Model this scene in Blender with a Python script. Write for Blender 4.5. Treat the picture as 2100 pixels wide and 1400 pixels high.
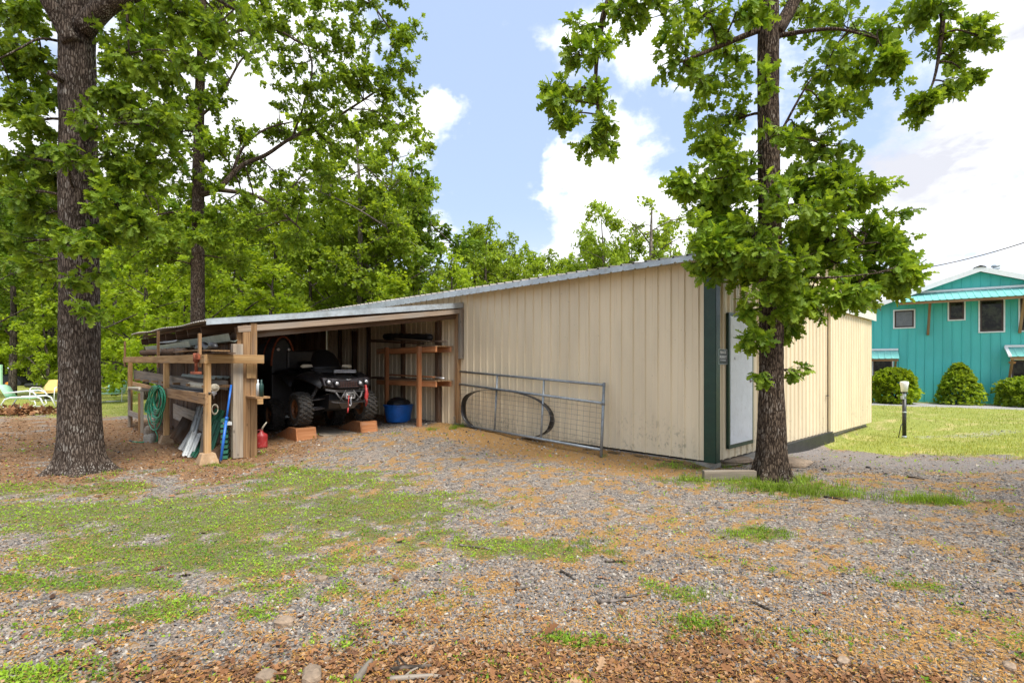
import bpy, math, random
import numpy as np
from mathutils import Vector, Matrix

for _o in list(bpy.data.objects):
    bpy.data.objects.remove(_o)
rad = math.radians
rng = np.random.default_rng(7)
random.seed(7)
SC = bpy.context.scene
COL = SC.collection

# ------------------------------------------------------------------ camera
EYE = 1.5
FPX = 1060.0          # focal length measured in pixels of the 2100 px wide photograph
HOR = 754.0           # row of the horizon
cam_d = bpy.data.cameras.new("camera")
cam = bpy.data.objects.new("camera", cam_d)
COL.objects.link(cam)
cam.location = (0, 0, EYE)
cam.rotation_euler = (rad(90), 0, 0)
cam_d.sensor_width = 36
cam_d.lens = FPX / 2100 * 36
cam_d.shift_y = (HOR - 700) / 2100
cam_d.clip_start = 0.05
cam_d.clip_end = 3000
SC.camera = cam

# ------------------------------------------------------------------ light
SUN_EL, SUN_AZ = 60, 145      # azimuth clockwise from +Y : sun behind the camera to the right
SC.view_settings.view_transform = 'Standard'
SC.view_settings.look = 'None'
SC.view_settings.gamma = 1
SC.view_settings.exposure = 1.38
sd = Vector((math.sin(rad(SUN_AZ)) * math.cos(rad(SUN_EL)), math.cos(rad(SUN_AZ)) * math.cos(rad(SUN_EL)), math.sin(rad(SUN_EL))))
sun_d = bpy.data.lights.new("sun", 'SUN')
sun_d.energy = 2.1
sun_d.angle = rad(22)
sun_d.color = (1.0, 0.95, 0.87)
sun = bpy.data.objects.new("sun", sun_d)
COL.objects.link(sun)
sun.rotation_euler = sd.to_track_quat('Z', 'Y').to_euler()

class NT:
    """tiny node helper"""
    def __init__(s, tree):
        s.t = tree; s.n = tree.nodes; s.l = tree.links
    def new(s, typ, **kw):
        nd = s.n.new(typ)
        for k, v in kw.items():
            if k.startswith('i_'):
                key = k[2:]
                key = int(key) if key.isdigit() else key.replace('_', ' ')
                s.inp(nd, key, v)
            else:
                setattr(nd, k, v)
        return nd
    def inp(s, nd, key, v):
        sock = nd.inputs[key]
        if isinstance(v, bpy.types.NodeSocket): s.l.new(v, sock)
        else: sock.default_value = v
    def math(s, op, a, b=None, c=None, clamp=False):
        nd = s.n.new('ShaderNodeMath'); nd.operation = op; nd.use_clamp = clamp
        s.inp(nd, 0, a)
        if b is not None: s.inp(nd, 1, b)
        if c is not None: s.inp(nd, 2, c)
        return nd.outputs[0]
    def vmath(s, op, a, b=None, scale=None):
        nd = s.n.new('ShaderNodeVectorMath'); nd.operation = op
        s.inp(nd, 0, a)
        if b is not None: s.inp(nd, 1, b)
        if scale is not None: s.inp(nd, 3, scale)
        return nd.outputs['Value'] if op in ('DOT_PRODUCT', 'LENGTH', 'DISTANCE') else nd.outputs[0]
    def mix(s, f, a, b, blend='MIX'):
        nd = s.n.new('ShaderNodeMix'); nd.data_type = 'RGBA'; nd.blend_type = blend
        s.inp(nd, 0, f)
        for k, v in ((6, a), (7, b)):
            if isinstance(v, tuple) and len(v) == 3: v = v + (1,)
            s.inp(nd, k, v)
        return nd.outputs[2]
    def ramp(s, f, lo, hi, a=0.0, b=1.0, smooth=True):
        nd = s.n.new('ShaderNodeMapRange')
        nd.interpolation_type = 'SMOOTHSTEP' if smooth else 'LINEAR'
        s.inp(nd, 0, f); s.inp(nd, 1, lo); s.inp(nd, 2, hi); s.inp(nd, 3, a); s.inp(nd, 4, b)
        return nd.outputs[0]
    def noise(s, vec, scale, detail=4, rough=0.55, dist=0.0, col=False):
        nd = s.n.new('ShaderNodeTexNoise')
        s.inp(nd, 'Vector', vec); s.inp(nd, 'Scale', scale); s.inp(nd, 'Detail', detail)
        s.inp(nd, 'Roughness', rough); s.inp(nd, 'Distortion', dist)
        return nd.outputs['Color' if col else 'Fac']
    def voro(s, vec, scale, feature='F1', out='Distance', rnd=1.0):
        nd = s.n.new('ShaderNodeTexVoronoi'); nd.feature = feature
        s.inp(nd, 'Vector', vec); s.inp(nd, 'Scale', scale); s.inp(nd, 'Randomness', rnd)
        return nd.outputs[out]
    def mapping(s, vec, scale=(1, 1, 1), loc=(0, 0, 0), rot=(0, 0, 0)):
        nd = s.n.new('ShaderNodeMapping')
        s.inp(nd, 'Vector', vec); s.inp(nd, 'Scale', scale); s.inp(nd, 'Location', loc); s.inp(nd, 'Rotation', rot)
        return nd.outputs[0]
    def bump(s, h, strength=0.4, dist=0.01):
        nd = s.n.new('ShaderNodeBump')
        s.inp(nd, 'Height', h); s.inp(nd, 'Strength', strength); s.inp(nd, 'Distance', dist)
        return nd.outputs[0]

# ---- sky : Nishita sky with broken clouds, all as a function of direction
W = bpy.data.worlds.new("World")
SC.world = W
W.use_nodes = True
w = NT(W.node_tree)
for n_ in list(w.n): w.n.remove(n_)
sky = w.new('ShaderNodeTexSky', sky_type='NISHITA', sun_disc=False, sun_elevation=rad(SUN_EL), sun_rotation=rad(SUN_AZ))
sky.air_density = 1.1; sky.dust_density = 1.5; sky.ozone_density = 1.5
geo = w.new('ShaderNodeNewGeometry')
D = w.vmath('SCALE', geo.outputs['Incoming'], scale=-1.0)
sx = w.new('ShaderNodeSeparateXYZ', i_0=D)
zc = w.math('ADD', w.math('MAXIMUM', sx.outputs[2], 0.0), 0.22)
cv = w.new('ShaderNodeCombineXYZ', i_0=w.math('DIVIDE', sx.outputs[0], zc), i_1=w.math('DIVIDE', sx.outputs[1], zc), i_2=sx.outputs[2])
def skydir(px, py):
    v = Vector(((px - 1050) / FPX, 1, (HOR - py) / FPX)); v.normalize(); return tuple(v)
cn = w.noise(cv.outputs[0], 1.9, 10, 0.60, 0.25)
DW = w.vmath('NORMALIZE', w.vmath('ADD', D, w.vmath('SCALE', w.vmath('SUBTRACT', w.noise(D, 5.5, 5, .62, 0, True), (.5, .5, .5)), scale=.34)))
dens = w.math('ADD', .5, w.math('MULTIPLY', w.math('SUBTRACT', cn, .5), 1.35))
def skyblob(px, py, wid, amt):
    global dens
    dt = w.vmath('DOT_PRODUCT', DW, skydir(px, py))
    g = w.ramp(dt, math.cos(wid), 1.0, 0.0, amt)
    dens = w.math('ADD', dens, g)
for b in ((1170, 430, .16, .30), (1330, 430, .17, .26), (1180, 385, .08, .12), (905, 290, .11, .22), (900, 250, .06, .1), (1290, 120, .17, .22), (1950, 350, .30, .10), (2050, 230, .2, .1),
          (1950, 60, .3, .08), (560, 330, .35, .16), (250, 300, .5, .12), (1700, 560, .3, .08), (1050, 520, .25, .04),
          (960, 110, .36, -.20), (1080, 290, .18, -.20), (1400, 260, .14, -.17), (1820, 250, .12, -.22), (1920, 430, .06, -.1), (1480, 20, .1, -.1)):
    skyblob(*b)
dens = w.math('ADD', dens, w.math('MULTIPLY', w.math('SUBTRACT', w.noise(D, 17, 6, .65), .5), .28))
cf = w.ramp(dens, 0.42, 0.71)
low = w.ramp(sx.outputs[2], 0.0, 0.30, 0.75, 0.0)
cf = w.math('MAXIMUM', cf, low)
shade_n = w.noise(cv.outputs[0], 2.3, 5, 0.5, 0.2)
gr = w.vmath('DOT_PRODUCT', D, skydir(2050, 230))
grey = w.math('ADD', w.ramp(shade_n, 0.42, 0.66, 0.0, 0.62), w.math('MULTIPLY', w.ramp(gr, math.cos(.30), 1.0, 0.0, 1.0), w.ramp(cn, .4, .62, 0.0, .75)), clamp=True)
ccol = w.mix(grey, (0.95, 0.96, 0.98), (0.50, 0.51, 0.56))
bg1 = w.new('ShaderNodeBackground', i_0=w.mix(1.0, sky.outputs[0], (1.0, 1.0, 1.10), 'MULTIPLY'), i_1=0.085)
bg2 = w.new('ShaderNodeBackground', i_0=ccol, i_1=0.66)
# pale veil over the blue
veil = w.new('ShaderNodeBackground', i_0=(0.58, 0.73, 1.0, 1), i_1=0.43)
ms0 = w.new('ShaderNodeMixShader', i_0=0.72, i_1=bg1.outputs[0], i_2=veil.outputs[0])
ms = w.new('ShaderNodeMixShader', i_0=cf, i_1=ms0.outputs[0], i_2=bg2.outputs[0])
w.new('ShaderNodeOutputWorld', i_0=ms.outputs[0])

# ------------------------------------------------------------------ frames and measuring helpers
CX, CY = 2.98, 7.6
D1 = Vector((-0.696, 0.718, 0))      # along the long wall, away from its near corner
D2 = Vector((0.718, 0.696, 0))       # along the gable wall
BF = Matrix(((D2.x, D1.x, 0, CX), (D2.y, D1.y, 0, CY), (0, 0, 1, 0), (0, 0, 0, 1)))
BANG = math.atan2(D2.y, D2.x)
I4 = Matrix.Identity(4)
def Bp(x, u, z): return BF @ Vector((x, u, z))
def ray(px, py): return (px - 1050) / FPX, (HOR - py) / FPX
def P(px, py, Y):
    a, b = ray(px, py); return Vector((a * Y, Y, EYE + b * Y))
def G(px, py, z=0.0):
    a, b = ray(px, py); t = (z - EYE) / b; return Vector((a * t, t, z))
def hitx(px, py, x0):                  # barn coordinates of the point seen at a pixel on the plane x = x0
    a, b = ray(px, py); t = (x0 + CX * D2.x + CY * D2.y) / (a * D2.x + D2.y)
    X, Y = a * t, t
    return Vector((x0, (X - CX) * D1.x + (Y - CY) * D1.y, EYE + b * t))
def hitu(px, py, u0):
    a, b = ray(px, py); t = (u0 + CX * D1.x + CY * D1.y) / (a * D1.x + D1.y)
    X, Y = a * t, t
    return Vector(((X - CX) * D2.x + (Y - CY) * D2.y, u0, EYE + b * t))

# ------------------------------------------------------------------ numeric noise
_perm = rng.random((64, 64, 64)).astype(np.float32)
def vnoise(x, y, z=0.0):
    x = np.asarray(x, float); y = np.asarray(y, float); z = np.asarray(z, float) + np.zeros_like(x)
    xi = np.floor(x).astype(int); yi = np.floor(y).astype(int); zi = np.floor(z).astype(int)
    fx, fy, fz = x - xi, y - yi, z - zi
    fx = fx * fx * (3 - 2 * fx); fy = fy * fy * (3 - 2 * fy); fz = fz * fz * (3 - 2 * fz)
    def h(a, b, c): return _perm[a & 63, b & 63, c & 63]
    def lx(b, c): return h(xi, b, c) * (1 - fx) + h(xi + 1, b, c) * fx
    def ly(c): return lx(yi, c) * (1 - fy) + lx(yi + 1, c) * fy
    return ly(zi) * (1 - fz) + ly(zi + 1) * fz
def fbm(x, y, z=0.0, o=4):
    s = 0; a = 0.5; t = 0
    for i in range(o):
        s = s + a * vnoise(np.asarray(x) * 2 ** i + 13 * i, np.asarray(y) * 2 ** i + 7 * i, np.asarray(z) * 2 ** i); t += a; a *= .5
    return s / t
def sstep(x, a, b):
    t = np.clip((x - a) / (b - a), 0, 1); return t * t * (3 - 2 * t)

# ------------------------------------------------------------------ object helpers
WM = {}
def setp(o, label=None, cat=None, group=None, kind=None):
    if label: o['label'] = label
    if cat: o['category'] = cat
    if group: o['group'] = group
    if kind: o['kind'] = kind
    return o
def thing(name, label, cat, loc=(0, 0, 0), rot=0.0, group=None, mat=None):
    o = bpy.data.objects.new(name, None); COL.objects.link(o)
    o.empty_display_size = 0.2
    m = mat if mat is not None else Matrix.Translation(Vector(loc)) @ Matrix.Rotation(rot, 4, 'Z')
    o.location = m.to_translation(); o.rotation_euler = m.to_euler()
    WM[o.name] = m
    return setp(o, label, cat, group)
def link_mesh(name, me, mats, parent=None):
    o = bpy.data.objects.new(name, me); COL.objects.link(o)
    for m in (mats if isinstance(mats, (list, tuple)) else [mats]): me.materials.append(m)
    if parent is not None:
        o.parent = parent; WM[o.name] = WM[parent.name]
    else:
        WM[o.name] = I4
    return o
def copy_tree(o, m=None, label=None):
    """a copy of a thing, its parts and their sub-parts (mesh data shared)"""
    c = o.copy(); COL.objects.link(c)
    if m is not None:
        c.location = m.to_translation(); c.rotation_euler = m.to_euler(); c.scale = m.to_scale()
    if label: c['label'] = label
    for ch in list(o.children):
        k = ch.copy(); COL.objects.link(k); k.parent = c
        for g in list(ch.children):
            q = g.copy(); COL.objects.link(q); q.parent = k
    return c

class MB:
    """collects shapes in world space (through frame F) and links them as one mesh"""
    def __init__(s, F=I4):
        s.F = F; s.v = []; s.f = []; s.g = []; s.r = []; s.sm = []
    def _add(s, vs, fs, gc=None, smooth=False, F=None):
        F = s.F if F is None else F
        b = len(s.v); r = random.random()
        for i, p in enumerate(vs):
            p = Vector(p); s.v.append(F @ p)
            g = gc[i] if gc else p
            s.g.append((g[0] + r * 17, g[1] + r * 5, g[2])); s.r.append(r)
        for f in fs:
            s.f.append([b + i for i in f]); s.sm.append(smooth)
        return s
    def box(s, a, b, F=None):
        x0, y0, z0 = [min(a[i], b[i]) for i in range(3)]; x1, y1, z1 = [max(a[i], b[i]) for i in range(3)]
        vs = [(x0, y0, z0), (x1, y0, z0), (x1, y1, z0), (x0, y1, z0), (x0, y0, z1), (x1, y0, z1), (x1, y1, z1), (x0, y1, z1)]
        d = (x1 - x0, y1 - y0, z1 - z0); k = d.index(max(d)); o = [k] + [i for i in range(3) if i != k]
        gc = [tuple(p[i] for i in o) for p in vs]
        return s._add(vs, [(0, 3, 2, 1), (4, 5, 6, 7), (0, 1, 5, 4), (1, 2, 6, 5), (2, 3, 7, 6), (3, 0, 4, 7)], gc, F=F)
    def beam(s, p, q, w_, h_, up=(0, 0, 1), warp=0.0, n=1, F=None):
        """a plank or beam from p to q, w_ wide (sideways) and h_ along up"""
        p = Vector(p); q = Vector(q); d = q - p; L = d.length; d.normalize()
        up = Vector(up)
        if abs(d.dot(up)) > 0.99: up = Vector((0, 1, 0)) if abs(d.y) < .9 else Vector((1, 0, 0))
        sd_ = d.cross(up).normalized(); up = sd_.cross(d).normalized()
        if warp: n = max(n, 6)
        vs = []; gc = []; c = min(w_, h_) * .08
        sec = [(-w_ / 2 + c, -h_ / 2), (w_ / 2 - c, -h_ / 2), (w_ / 2, -h_ / 2 + c), (w_ / 2, h_ / 2 - c), (w_ / 2 - c, h_ / 2), (-w_ / 2 + c, h_ / 2), (-w_ / 2, h_ / 2 - c), (-w_ / 2, -h_ / 2 + c)]
        ph = random.random() * 6
        for i in range(n + 1):
            t = i / n; cpt = p + d * L * t
            if warp: cpt = cpt + up * warp * math.sin(t * math.pi) + sd_ * warp * .5 * math.sin(t * 5 + ph)
            for a, b in sec:
                vs.append(cpt + sd_ * a + up * b); gc.append((L * t, a, b))
        fs = [tuple(range(8))[::-1], tuple(range(n * 8, n * 8 + 8))]
        for i in range(n):
            for k in range(8):
                a = i * 8 + k; b = i * 8 + (k + 1) % 8
                fs.append((a, b, b + 8, a + 8))
        return s._add(vs, fs, gc, F=F)
    def tube(s, pts, r, seg=8, cap=True, closed=False, F=None, sq=1.0):
        pts = [Vector(p) for p in pts]; n = len(pts)
        rs = r if isinstance(r, (list, tuple)) else [r] * n
        vs = []; gc = []; L = 0
        prev = None
        for i, p in enumerate(pts):
            a = pts[(i - 1) % n] if (closed or i > 0) else p
            b = pts[(i + 1) % n] if (closed or i < n - 1) else p
            t = (b - a).normalized()
            if prev is None:
                ref = Vector((0, 0, 1)) if abs(t.z) < .9 else Vector((1, 0, 0))
                nx = t.cross(ref).normalized()
            else:
                nx = (prev - t * prev.dot(t)).normalized()
            ny = t.cross(nx); prev = nx
            if i: L += (p - pts[i - 1]).length
            for k in range(seg):
                an = 2 * math.pi * k / seg
                vs.append(p + (nx * math.cos(an) + ny * math.sin(an) * sq) * rs[i]); gc.append((L, math.cos(an) * rs[i], math.sin(an) * rs[i]))
        fs = []
        for i in range(n if closed else n - 1):
            for k in range(seg):
                a = i * seg + k; b = i * seg + (k + 1) % seg; c = ((i + 1) % n) * seg
                fs.append((a, b, c + (k + 1) % seg, c + k))
        if cap and not closed:
            fs.append(tuple(range(seg))[::-1]); fs.append(tuple(range((n - 1) * seg, n * seg)))
        return s._add(vs, fs, gc, True, F=F)
    def lathe(s, prof, c, axis=(0, 0, 1), seg=20, F=None, arc=None):
        """prof = [(radius, height)], revolved about axis through c"""
        c = Vector(c); ax = Vector(axis).normalized()
        e1 = ax.orthogonal().normalized(); e2 = ax.cross(e1)
        vs = []
        for (r_, h_) in prof:
            for k in range(seg):
                an = 2 * math.pi * k / seg
                vs.append(c + ax * h_ + (e1 * math.cos(an) + e2 * math.sin(an)) * r_)
        fs = []
        for i in range(len(prof) - 1):
            for k in range(seg):
                a = i * seg + k; b = i * seg + (k + 1) % seg
                fs.append((a, b, b + seg, a + seg))
        if prof[0][0] > 1e-4 and prof[0] != prof[-1]: fs.append(tuple(range(seg))[::-1])
        if prof[-1][0] > 1e-4 and prof[0] != prof[-1]: fs.append(tuple(range((len(prof) - 1) * seg, len(prof) * seg)))
        return s._add(vs, fs, None, True, F=F)
    def prism(s, poly, ext, F=None):
        """planar polygon (3D points) extruded by the vector ext"""
        e = Vector(ext); n = len(poly); vs = [Vector(p) for p in poly] + [Vector(p) + e for p in poly]
        fs = [tuple(range(n))[::-1], tuple(range(n, 2 * n))] + [(i, (i + 1) % n, n + (i + 1) % n, n + i) for i in range(n)]
        return s._add(vs, fs, F=F)
    def sheet(s, grid, th=None, F=None, smooth=False):
        """grid = rows of 3D points; optional thickness vector"""
        R = len(grid); Cn = len(grid[0]); vs = [Vector(p) for row in grid for p in row]
        fs = [(i * Cn + j, i * Cn + j + 1, (i + 1) * Cn + j + 1, (i + 1) * Cn + j) for i in range(R - 1) for j in range(Cn - 1)]
        if th is not None:
            th = Vector(th); o = len(vs); vs += [v + th for v in vs]
            fs += [tuple(o + k for k in f)[::-1] for f in fs]
            for j in range(Cn - 1):
                fs.append((j + 1, j, o + j, o + j + 1)); a = (R - 1) * Cn + j; fs.append((a, a + 1, o + a + 1, o + a))
            for i in range(R - 1):
                a = i * Cn; fs.append((a, a + Cn, o + a + Cn, o + a)); a = i * Cn + Cn - 1; fs.append((a + Cn, a, o + a, o + a + Cn))
        return s._add(vs, fs, smooth=smooth, F=F)
    def build(s, name, mat, parent=None, bevel=0):
        inv = WM[parent.name].inverted() if parent is not None else I4
        me = bpy.data.meshes.new(name)
        me.from_pydata([tuple(inv @ v) for v in s.v], [], s.f)
        me.polygons.foreach_set('use_smooth', s.sm)
        a = me.attributes.new('gc', 'FLOAT_VECTOR', 'POINT'); a.data.foreach_set('vector', [c for g in s.g for c in g])
        a = me.attributes.new('rnd', 'FLOAT', 'POINT'); a.data.foreach_set('value', s.r)
        o = link_mesh(name, me, mat, parent)
        if bevel:
            m = o.modifiers.new('bevel', 'BEVEL'); m.width = bevel; m.segments = 2; m.limit_method = 'ANGLE'
        return o
    def top(s, name, mat, label, cat, group=None, kind=None, bevel=0):
        """a thing that is a single mesh, with its origin at its own base"""
        c = Vector((0, 0, 0))
        for v in s.v: c += v
        c /= len(s.v); c.z = min(v.z for v in s.v)
        s.v = [v - c for v in s.v]
        o = s.build(name, mat, None, bevel); o.location = c
        WM[o.name] = Matrix.Translation(c)
        return setp(o, label, cat, group, kind)

def np_mesh(name, V, faces, rnd=None, attrs=None, smooth=False):
    """V (N,3); faces = list of (M,k) index arrays"""
    me = bpy.data.meshes.new(name)
    V = np.ascontiguousarray(V, dtype=np.float32)
    me.vertices.add(len(V)); me.vertices.foreach_set('co', V.ravel())
    li = np.concatenate([f.ravel() for f in faces]).astype(np.int32)
    tot = np.concatenate([np.full(len(f), f.shape[1]) for f in faces]).astype(np.int32)
    st = np.concatenate([[0], np.cumsum(tot)[:-1]]).astype(np.int32)
    me.loops.add(len(li)); me.loops.foreach_set('vertex_index', li)
    me.polygons.add(len(tot)); me.polygons.foreach_set('loop_start', st)
    me.polygons.foreach_set('use_smooth', np.full(len(tot), smooth))
    me.update(calc_edges=True)
    if rnd is not None:
        a = me.attributes.new('rnd', 'FLOAT', 'POINT'); a.data.foreach_set('value', np.ascontiguousarray(rnd, dtype=np.float32))
    for k, v in (attrs or {}).items():
        a = me.attributes.new(k, 'FLOAT_COLOR', 'POINT'); a.data.foreach_set('color', np.ascontiguousarray(v, dtype=np.float32).ravel())
    return me
def scatter(tv, tf, pos, R, sc, rnd):
    """instances of a template mesh baked into arrays"""
    tv = np.asarray(tv, float); N = len(pos); n = len(tv)
    sc = np.asarray(sc, float)
    if sc.ndim == 1: sc = np.repeat(sc[:, None], 3, 1)
    V = np.einsum('nij,nkj->nki', R, tv[None] * sc[:, None, :]) + pos[:, None, :]
    off = (np.arange(N) * n)[:, None, None]
    F = [(np.asarray(f)[None] + off).reshape(-1, np.asarray(f).shape[1]) for f in tf]
    return V.reshape(-1, 3), F, np.repeat(rnd, n)
def rot_from(t, nrm):
    """frames whose x axis is t and z axis leans to nrm"""
    t = t / (np.linalg.norm(t, axis=1, keepdims=True) + 1e-9)
    b = np.cross(nrm, t); b /= (np.linalg.norm(b, axis=1, keepdims=True) + 1e-9)
    n = np.cross(t, b)
    return np.stack([t, b, n], axis=2)
def rand_unit(n):
    v = rng.normal(size=(n, 3)); return v / np.linalg.norm(v, axis=1, keepdims=True)

# ------------------------------------------------------------------ materials
def newmat(name):
    m = bpy.data.materials.new(name); m.use_nodes = True
    t = NT(m.node_tree); b = m.node_tree.nodes['Principled BSDF']
    return m, t, b
def attr(t, name, out='Vector'):
    nd = t.n.new('ShaderNodeAttribute'); nd.attribute_name = name; return nd.outputs[out]
def paint(name, col, rough=0.5, metal=0.0, var=0.12, scale=6, bump=0.0, dirt=None, dirt_amt=0.3, spec=0.5, bscale=40):
    """plain surface with mottling, optional stains"""
    m, t, b = newmat(name)
    tc = t.new('ShaderNodeTexCoord').outputs['Object']
    n1 = t.noise(tc, scale, 5); n2 = t.noise(tc, scale * 7, 4)
    v = t.math('ADD', t.ramp(n1, .3, .7, 1 - var, 1 + var), t.ramp(n2, .3, .7, -var * .5, var * .5))
    rv = t.ramp(attr(t, 'rnd', 'Fac'), 0, 1, 1 - var * .7, 1 + var * .7, False)
    c = t.vmath('SCALE', tuple(col[:3]), scale=t.math('MULTIPLY', v, rv))
    if dirt:
        dm = t.ramp(t.noise(tc, scale * 2.3, 6, .65), .5, .72, 0, dirt_amt)
        c = t.mix(dm, c, dirt)
    t.inp(b, 'Base Color', c); t.inp(b, 'Metallic', metal)
    t.inp(b, 'Roughness', t.ramp(n2, .3, .7, rough * .85, min(1, rough * 1.15)))
    t.inp(b, 'Specular IOR Level', spec)
    if bump: t.inp(b, 'Normal', t.bump(t.noise(tc, bscale, 4), .6, bump))
    return m
def wood(name, c1, c2, grey=0.0, rough=0.85, dark=(0.03, 0.02, 0.012)):
    m, t, b = newmat(name)
    g = attr(t, 'gc')
    st = t.mapping(g, (1.2, 38, 38))
    n1 = t.noise(st, 1.0, 6, .6, .6)
    n2 = t.noise(t.mapping(g, (.9, 7, 7)), 1.0, 4)
    r_ = attr(t, 'rnd', 'Fac')
    c = t.mix(t.ramp(n1, .3, .68), c1, c2)
    c = t.mix(t.ramp(n2, .45, .75, 0, .55), c, tuple(x * .6 for x in c1))
    gm = t.math('ADD', t.ramp(t.noise(t.mapping(g, (.7, 4, 4)), 1.6, 4), .4, .7, 0, .5), grey - .25, clamp=True)
    c = t.mix(gm, c, (0.25, 0.235, 0.21))
    knots = t.voro(t.mapping(g, (2.2, 7, 7)), 1.0)
    c = t.mix(t.ramp(knots, .10, .03, 0, .8), c, dark)
    c = t.vmath('SCALE', c, scale=t.ramp(r_, 0, 1, .72, 1.22, False))
    cr = t.noise(t.mapping(g, (1.0, 60, 60)), 1.0, 3, .5)
    c = t.mix(t.ramp(cr, .36, .28, 0, .7), c, dark)
    t.inp(b, 'Base Color', c); t.inp(b, 'Roughness', rough); t.inp(b, 'Specular IOR Level', .2)
    t.inp(b, 'Normal', t.bump(t.math('ADD', n1, cr), .5, .004))
    return m
def leafmat(name, c_dark, c_light, trans=0.35, rough=0.5, tcol=None):
    m, t, b = newmat(name)
    r_ = attr(t, 'rnd', 'Fac')
    oi = t.new('ShaderNodeObjectInfo').outputs['Random']
    c = t.mix(t.ramp(r_, 0, 1, 0, 1, False), c_dark, c_light)
    tc = t.new('ShaderNodeTexCoord').outputs['Object']
    c = t.vmath('SCALE', c, scale=t.math('MULTIPLY', t.ramp(t.noise(tc, .9, 3), .3, .7, .8, 1.2), t.ramp(oi, 0, 1, .88, 1.12, False)))
    t.inp(b, 'Base Color', c); t.inp(b, 'Roughness', rough); t.inp(b, 'Specular IOR Level', .28)
    tr = t.new('ShaderNodeBsdfTranslucent', i_0=t.vmath('MULTIPLY', c, tcol or (1.5, 1.35, .6)))
    mx = t.new('ShaderNodeMixShader', i_0=trans, i_1=b.outputs[0], i_2=tr.outputs[0])
    t.l.new(mx.outputs[0], t.n['Material Output'].inputs[0])
    return m
def bark(name, c1, c2, sc=1.0, lichen=0.25):
    m, t, b = newmat(name)
    tc = t.new('ShaderNodeTexCoord').outputs['Object']
    q = t.mapping(tc, (30 * sc, 30 * sc, 6.5 * sc))
    n1 = t.noise(q, 1.0, 6, .62, .5)
    v1 = t.voro(t.vmath('ADD', t.mapping(tc, (26 * sc, 26 * sc, 5 * sc)), t.vmath('SCALE', t.noise(tc, 9 * sc, 3, col=True), scale=1.2)), 1.0, 'DISTANCE_TO_EDGE')
    n3_ = t.noise(t.mapping(tc, (75 * sc, 75 * sc, 12 * sc)), 1.0, 4, .6)
    h = t.math('ADD', t.math('ADD', t.math('MULTIPLY', n1, .75), t.math('MULTIPLY', n3_, .4)), t.ramp(v1, 0, .3, -.12, .32))
    c = t.mix(t.ramp(h, .35, 1.0), c1, c2)
    li = t.math('MULTIPLY', t.ramp(t.noise(tc, 5, 5, .6), .48, .66), t.ramp(h, .6, 1.0, 0, lichen * 2.4))
    c = t.mix(li, c, (0.36, 0.34, 0.30))
    c = t.mix(t.ramp(t.noise(tc, 2.2, 4), .5, .75, 0, .35), c, tuple(x * .6 for x in c1))
    t.inp(b, 'Base Color', c); t.inp(b, 'Roughness', .92); t.inp(b, 'Specular IOR Level', .15)
    t.inp(b, 'Normal', t.bump(h, .9, .018))
    return m

M = {}
M['siding'] = None
def siding_mat(name, col, dirtcol, moss=0.5, gcol=None):
    m, t, b = newmat(name)
    tc = t.new('ShaderNodeTexCoord').outputs['Object']
    sep = t.new('ShaderNodeSeparateXYZ', i_0=tc)
    n1 = t.noise(t.mapping(tc, (1.3, 1.3, .35)), 1.5, 5)
    c = t.vmath('SCALE', tuple(col), scale=t.ramp(n1, .3, .7, .93, 1.06))
    str_ = t.noise(t.mapping(tc, (20, 20, .6)), 1.0, 4)
    c = t.mix(t.ramp(str_, .55, .8, 0, .22), c, dirtcol)
    low = t.ramp(sep.outputs[2], .95, .12)
    sp = t.ramp(t.noise(t.mapping(tc, (14, 14, 9)), 1.0, 6, .7), .50, .66)
    blotch = t.ramp(t.noise(tc, 1.1, 3), .42, .62)
    c = t.mix(t.math('MULTIPLY', t.math('MULTIPLY', low, sp), t.math('MULTIPLY', blotch, moss)), c, (0.055, 0.055, 0.025))
    scuff = t.ramp(t.noise(tc, 23, 3, .4), .74, .78, 0, .6)
    c = t.mix(scuff, c, (0.20, 0.17, 0.12))
    t.inp(b, 'Base Color', c); t.inp(b, 'Roughness', t.ramp(n1, .3, .7, .38, .5)); t.inp(b, 'Specular IOR Level', .4)
    t.inp(b, 'Normal', t.bump(t.noise(tc, 2.5, 2), .25, .006))
    return m
M['cream'] = siding_mat('cream_siding', (0.76, 0.645, 0.45), (0.42, 0.33, 0.21), .6)
M['teal'] = siding_mat('teal_siding', (0.085, 0.52, 0.50), (0.03, 0.28, 0.33), .1)
M['green_trim'] = paint('green_trim', (0.004, 0.036, 0.020), .4, var=.15, dirt=(0.05, .07, .03), dirt_amt=.3)
M['white'] = paint('white_paint', (0.80, 0.81, 0.83), .45, var=.04, dirt=(0.45, .42, .36), dirt_amt=.25)
M['white_trim'] = paint('white_trim', (0.72, 0.70, 0.64), .5, var=.06, dirt=(0.35, .3, .2), dirt_amt=.4)
M['galv'] = paint('galvanised', (0.42, 0.47, 0.50), .42, .35, .15, 3, dirt=(0.25, .2, .14), dirt_amt=.35)
M['pipe'] = paint('galvanised_pipe', (0.30, 0.33, 0.35), .45, .55, .18, 9, dirt=(0.14, .13, .11), dirt_amt=.5)
M['wire'] = paint('mesh_wire', (0.22, 0.20, 0.17), .6, .4, .3, 9)
M['roof'] = paint('weathered_roof', (0.42, 0.38, 0.33), .5, .1, .15, 3, dirt=(.2, .14, .09), dirt_amt=.5)
M['tealroof'] = paint('teal_roof', (0.20, 0.52, 0.48), .45, 0, .08, 3)
M['dark'] = paint('dark_paint', (0.018, 0.018, 0.02), .5, var=.3)
M['blackp'] = paint('black_plastic', (0.022, 0.022, 0.024), .38, var=.3, scale=5, dirt=(.10, .08, .06), dirt_amt=.3)
M['rubber'] = paint('tyre_rubber', (0.035, 0.033, 0.03), .8, var=.3, scale=12, bump=.002, dirt=(.14, .10, .07), dirt_amt=.6)
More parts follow.
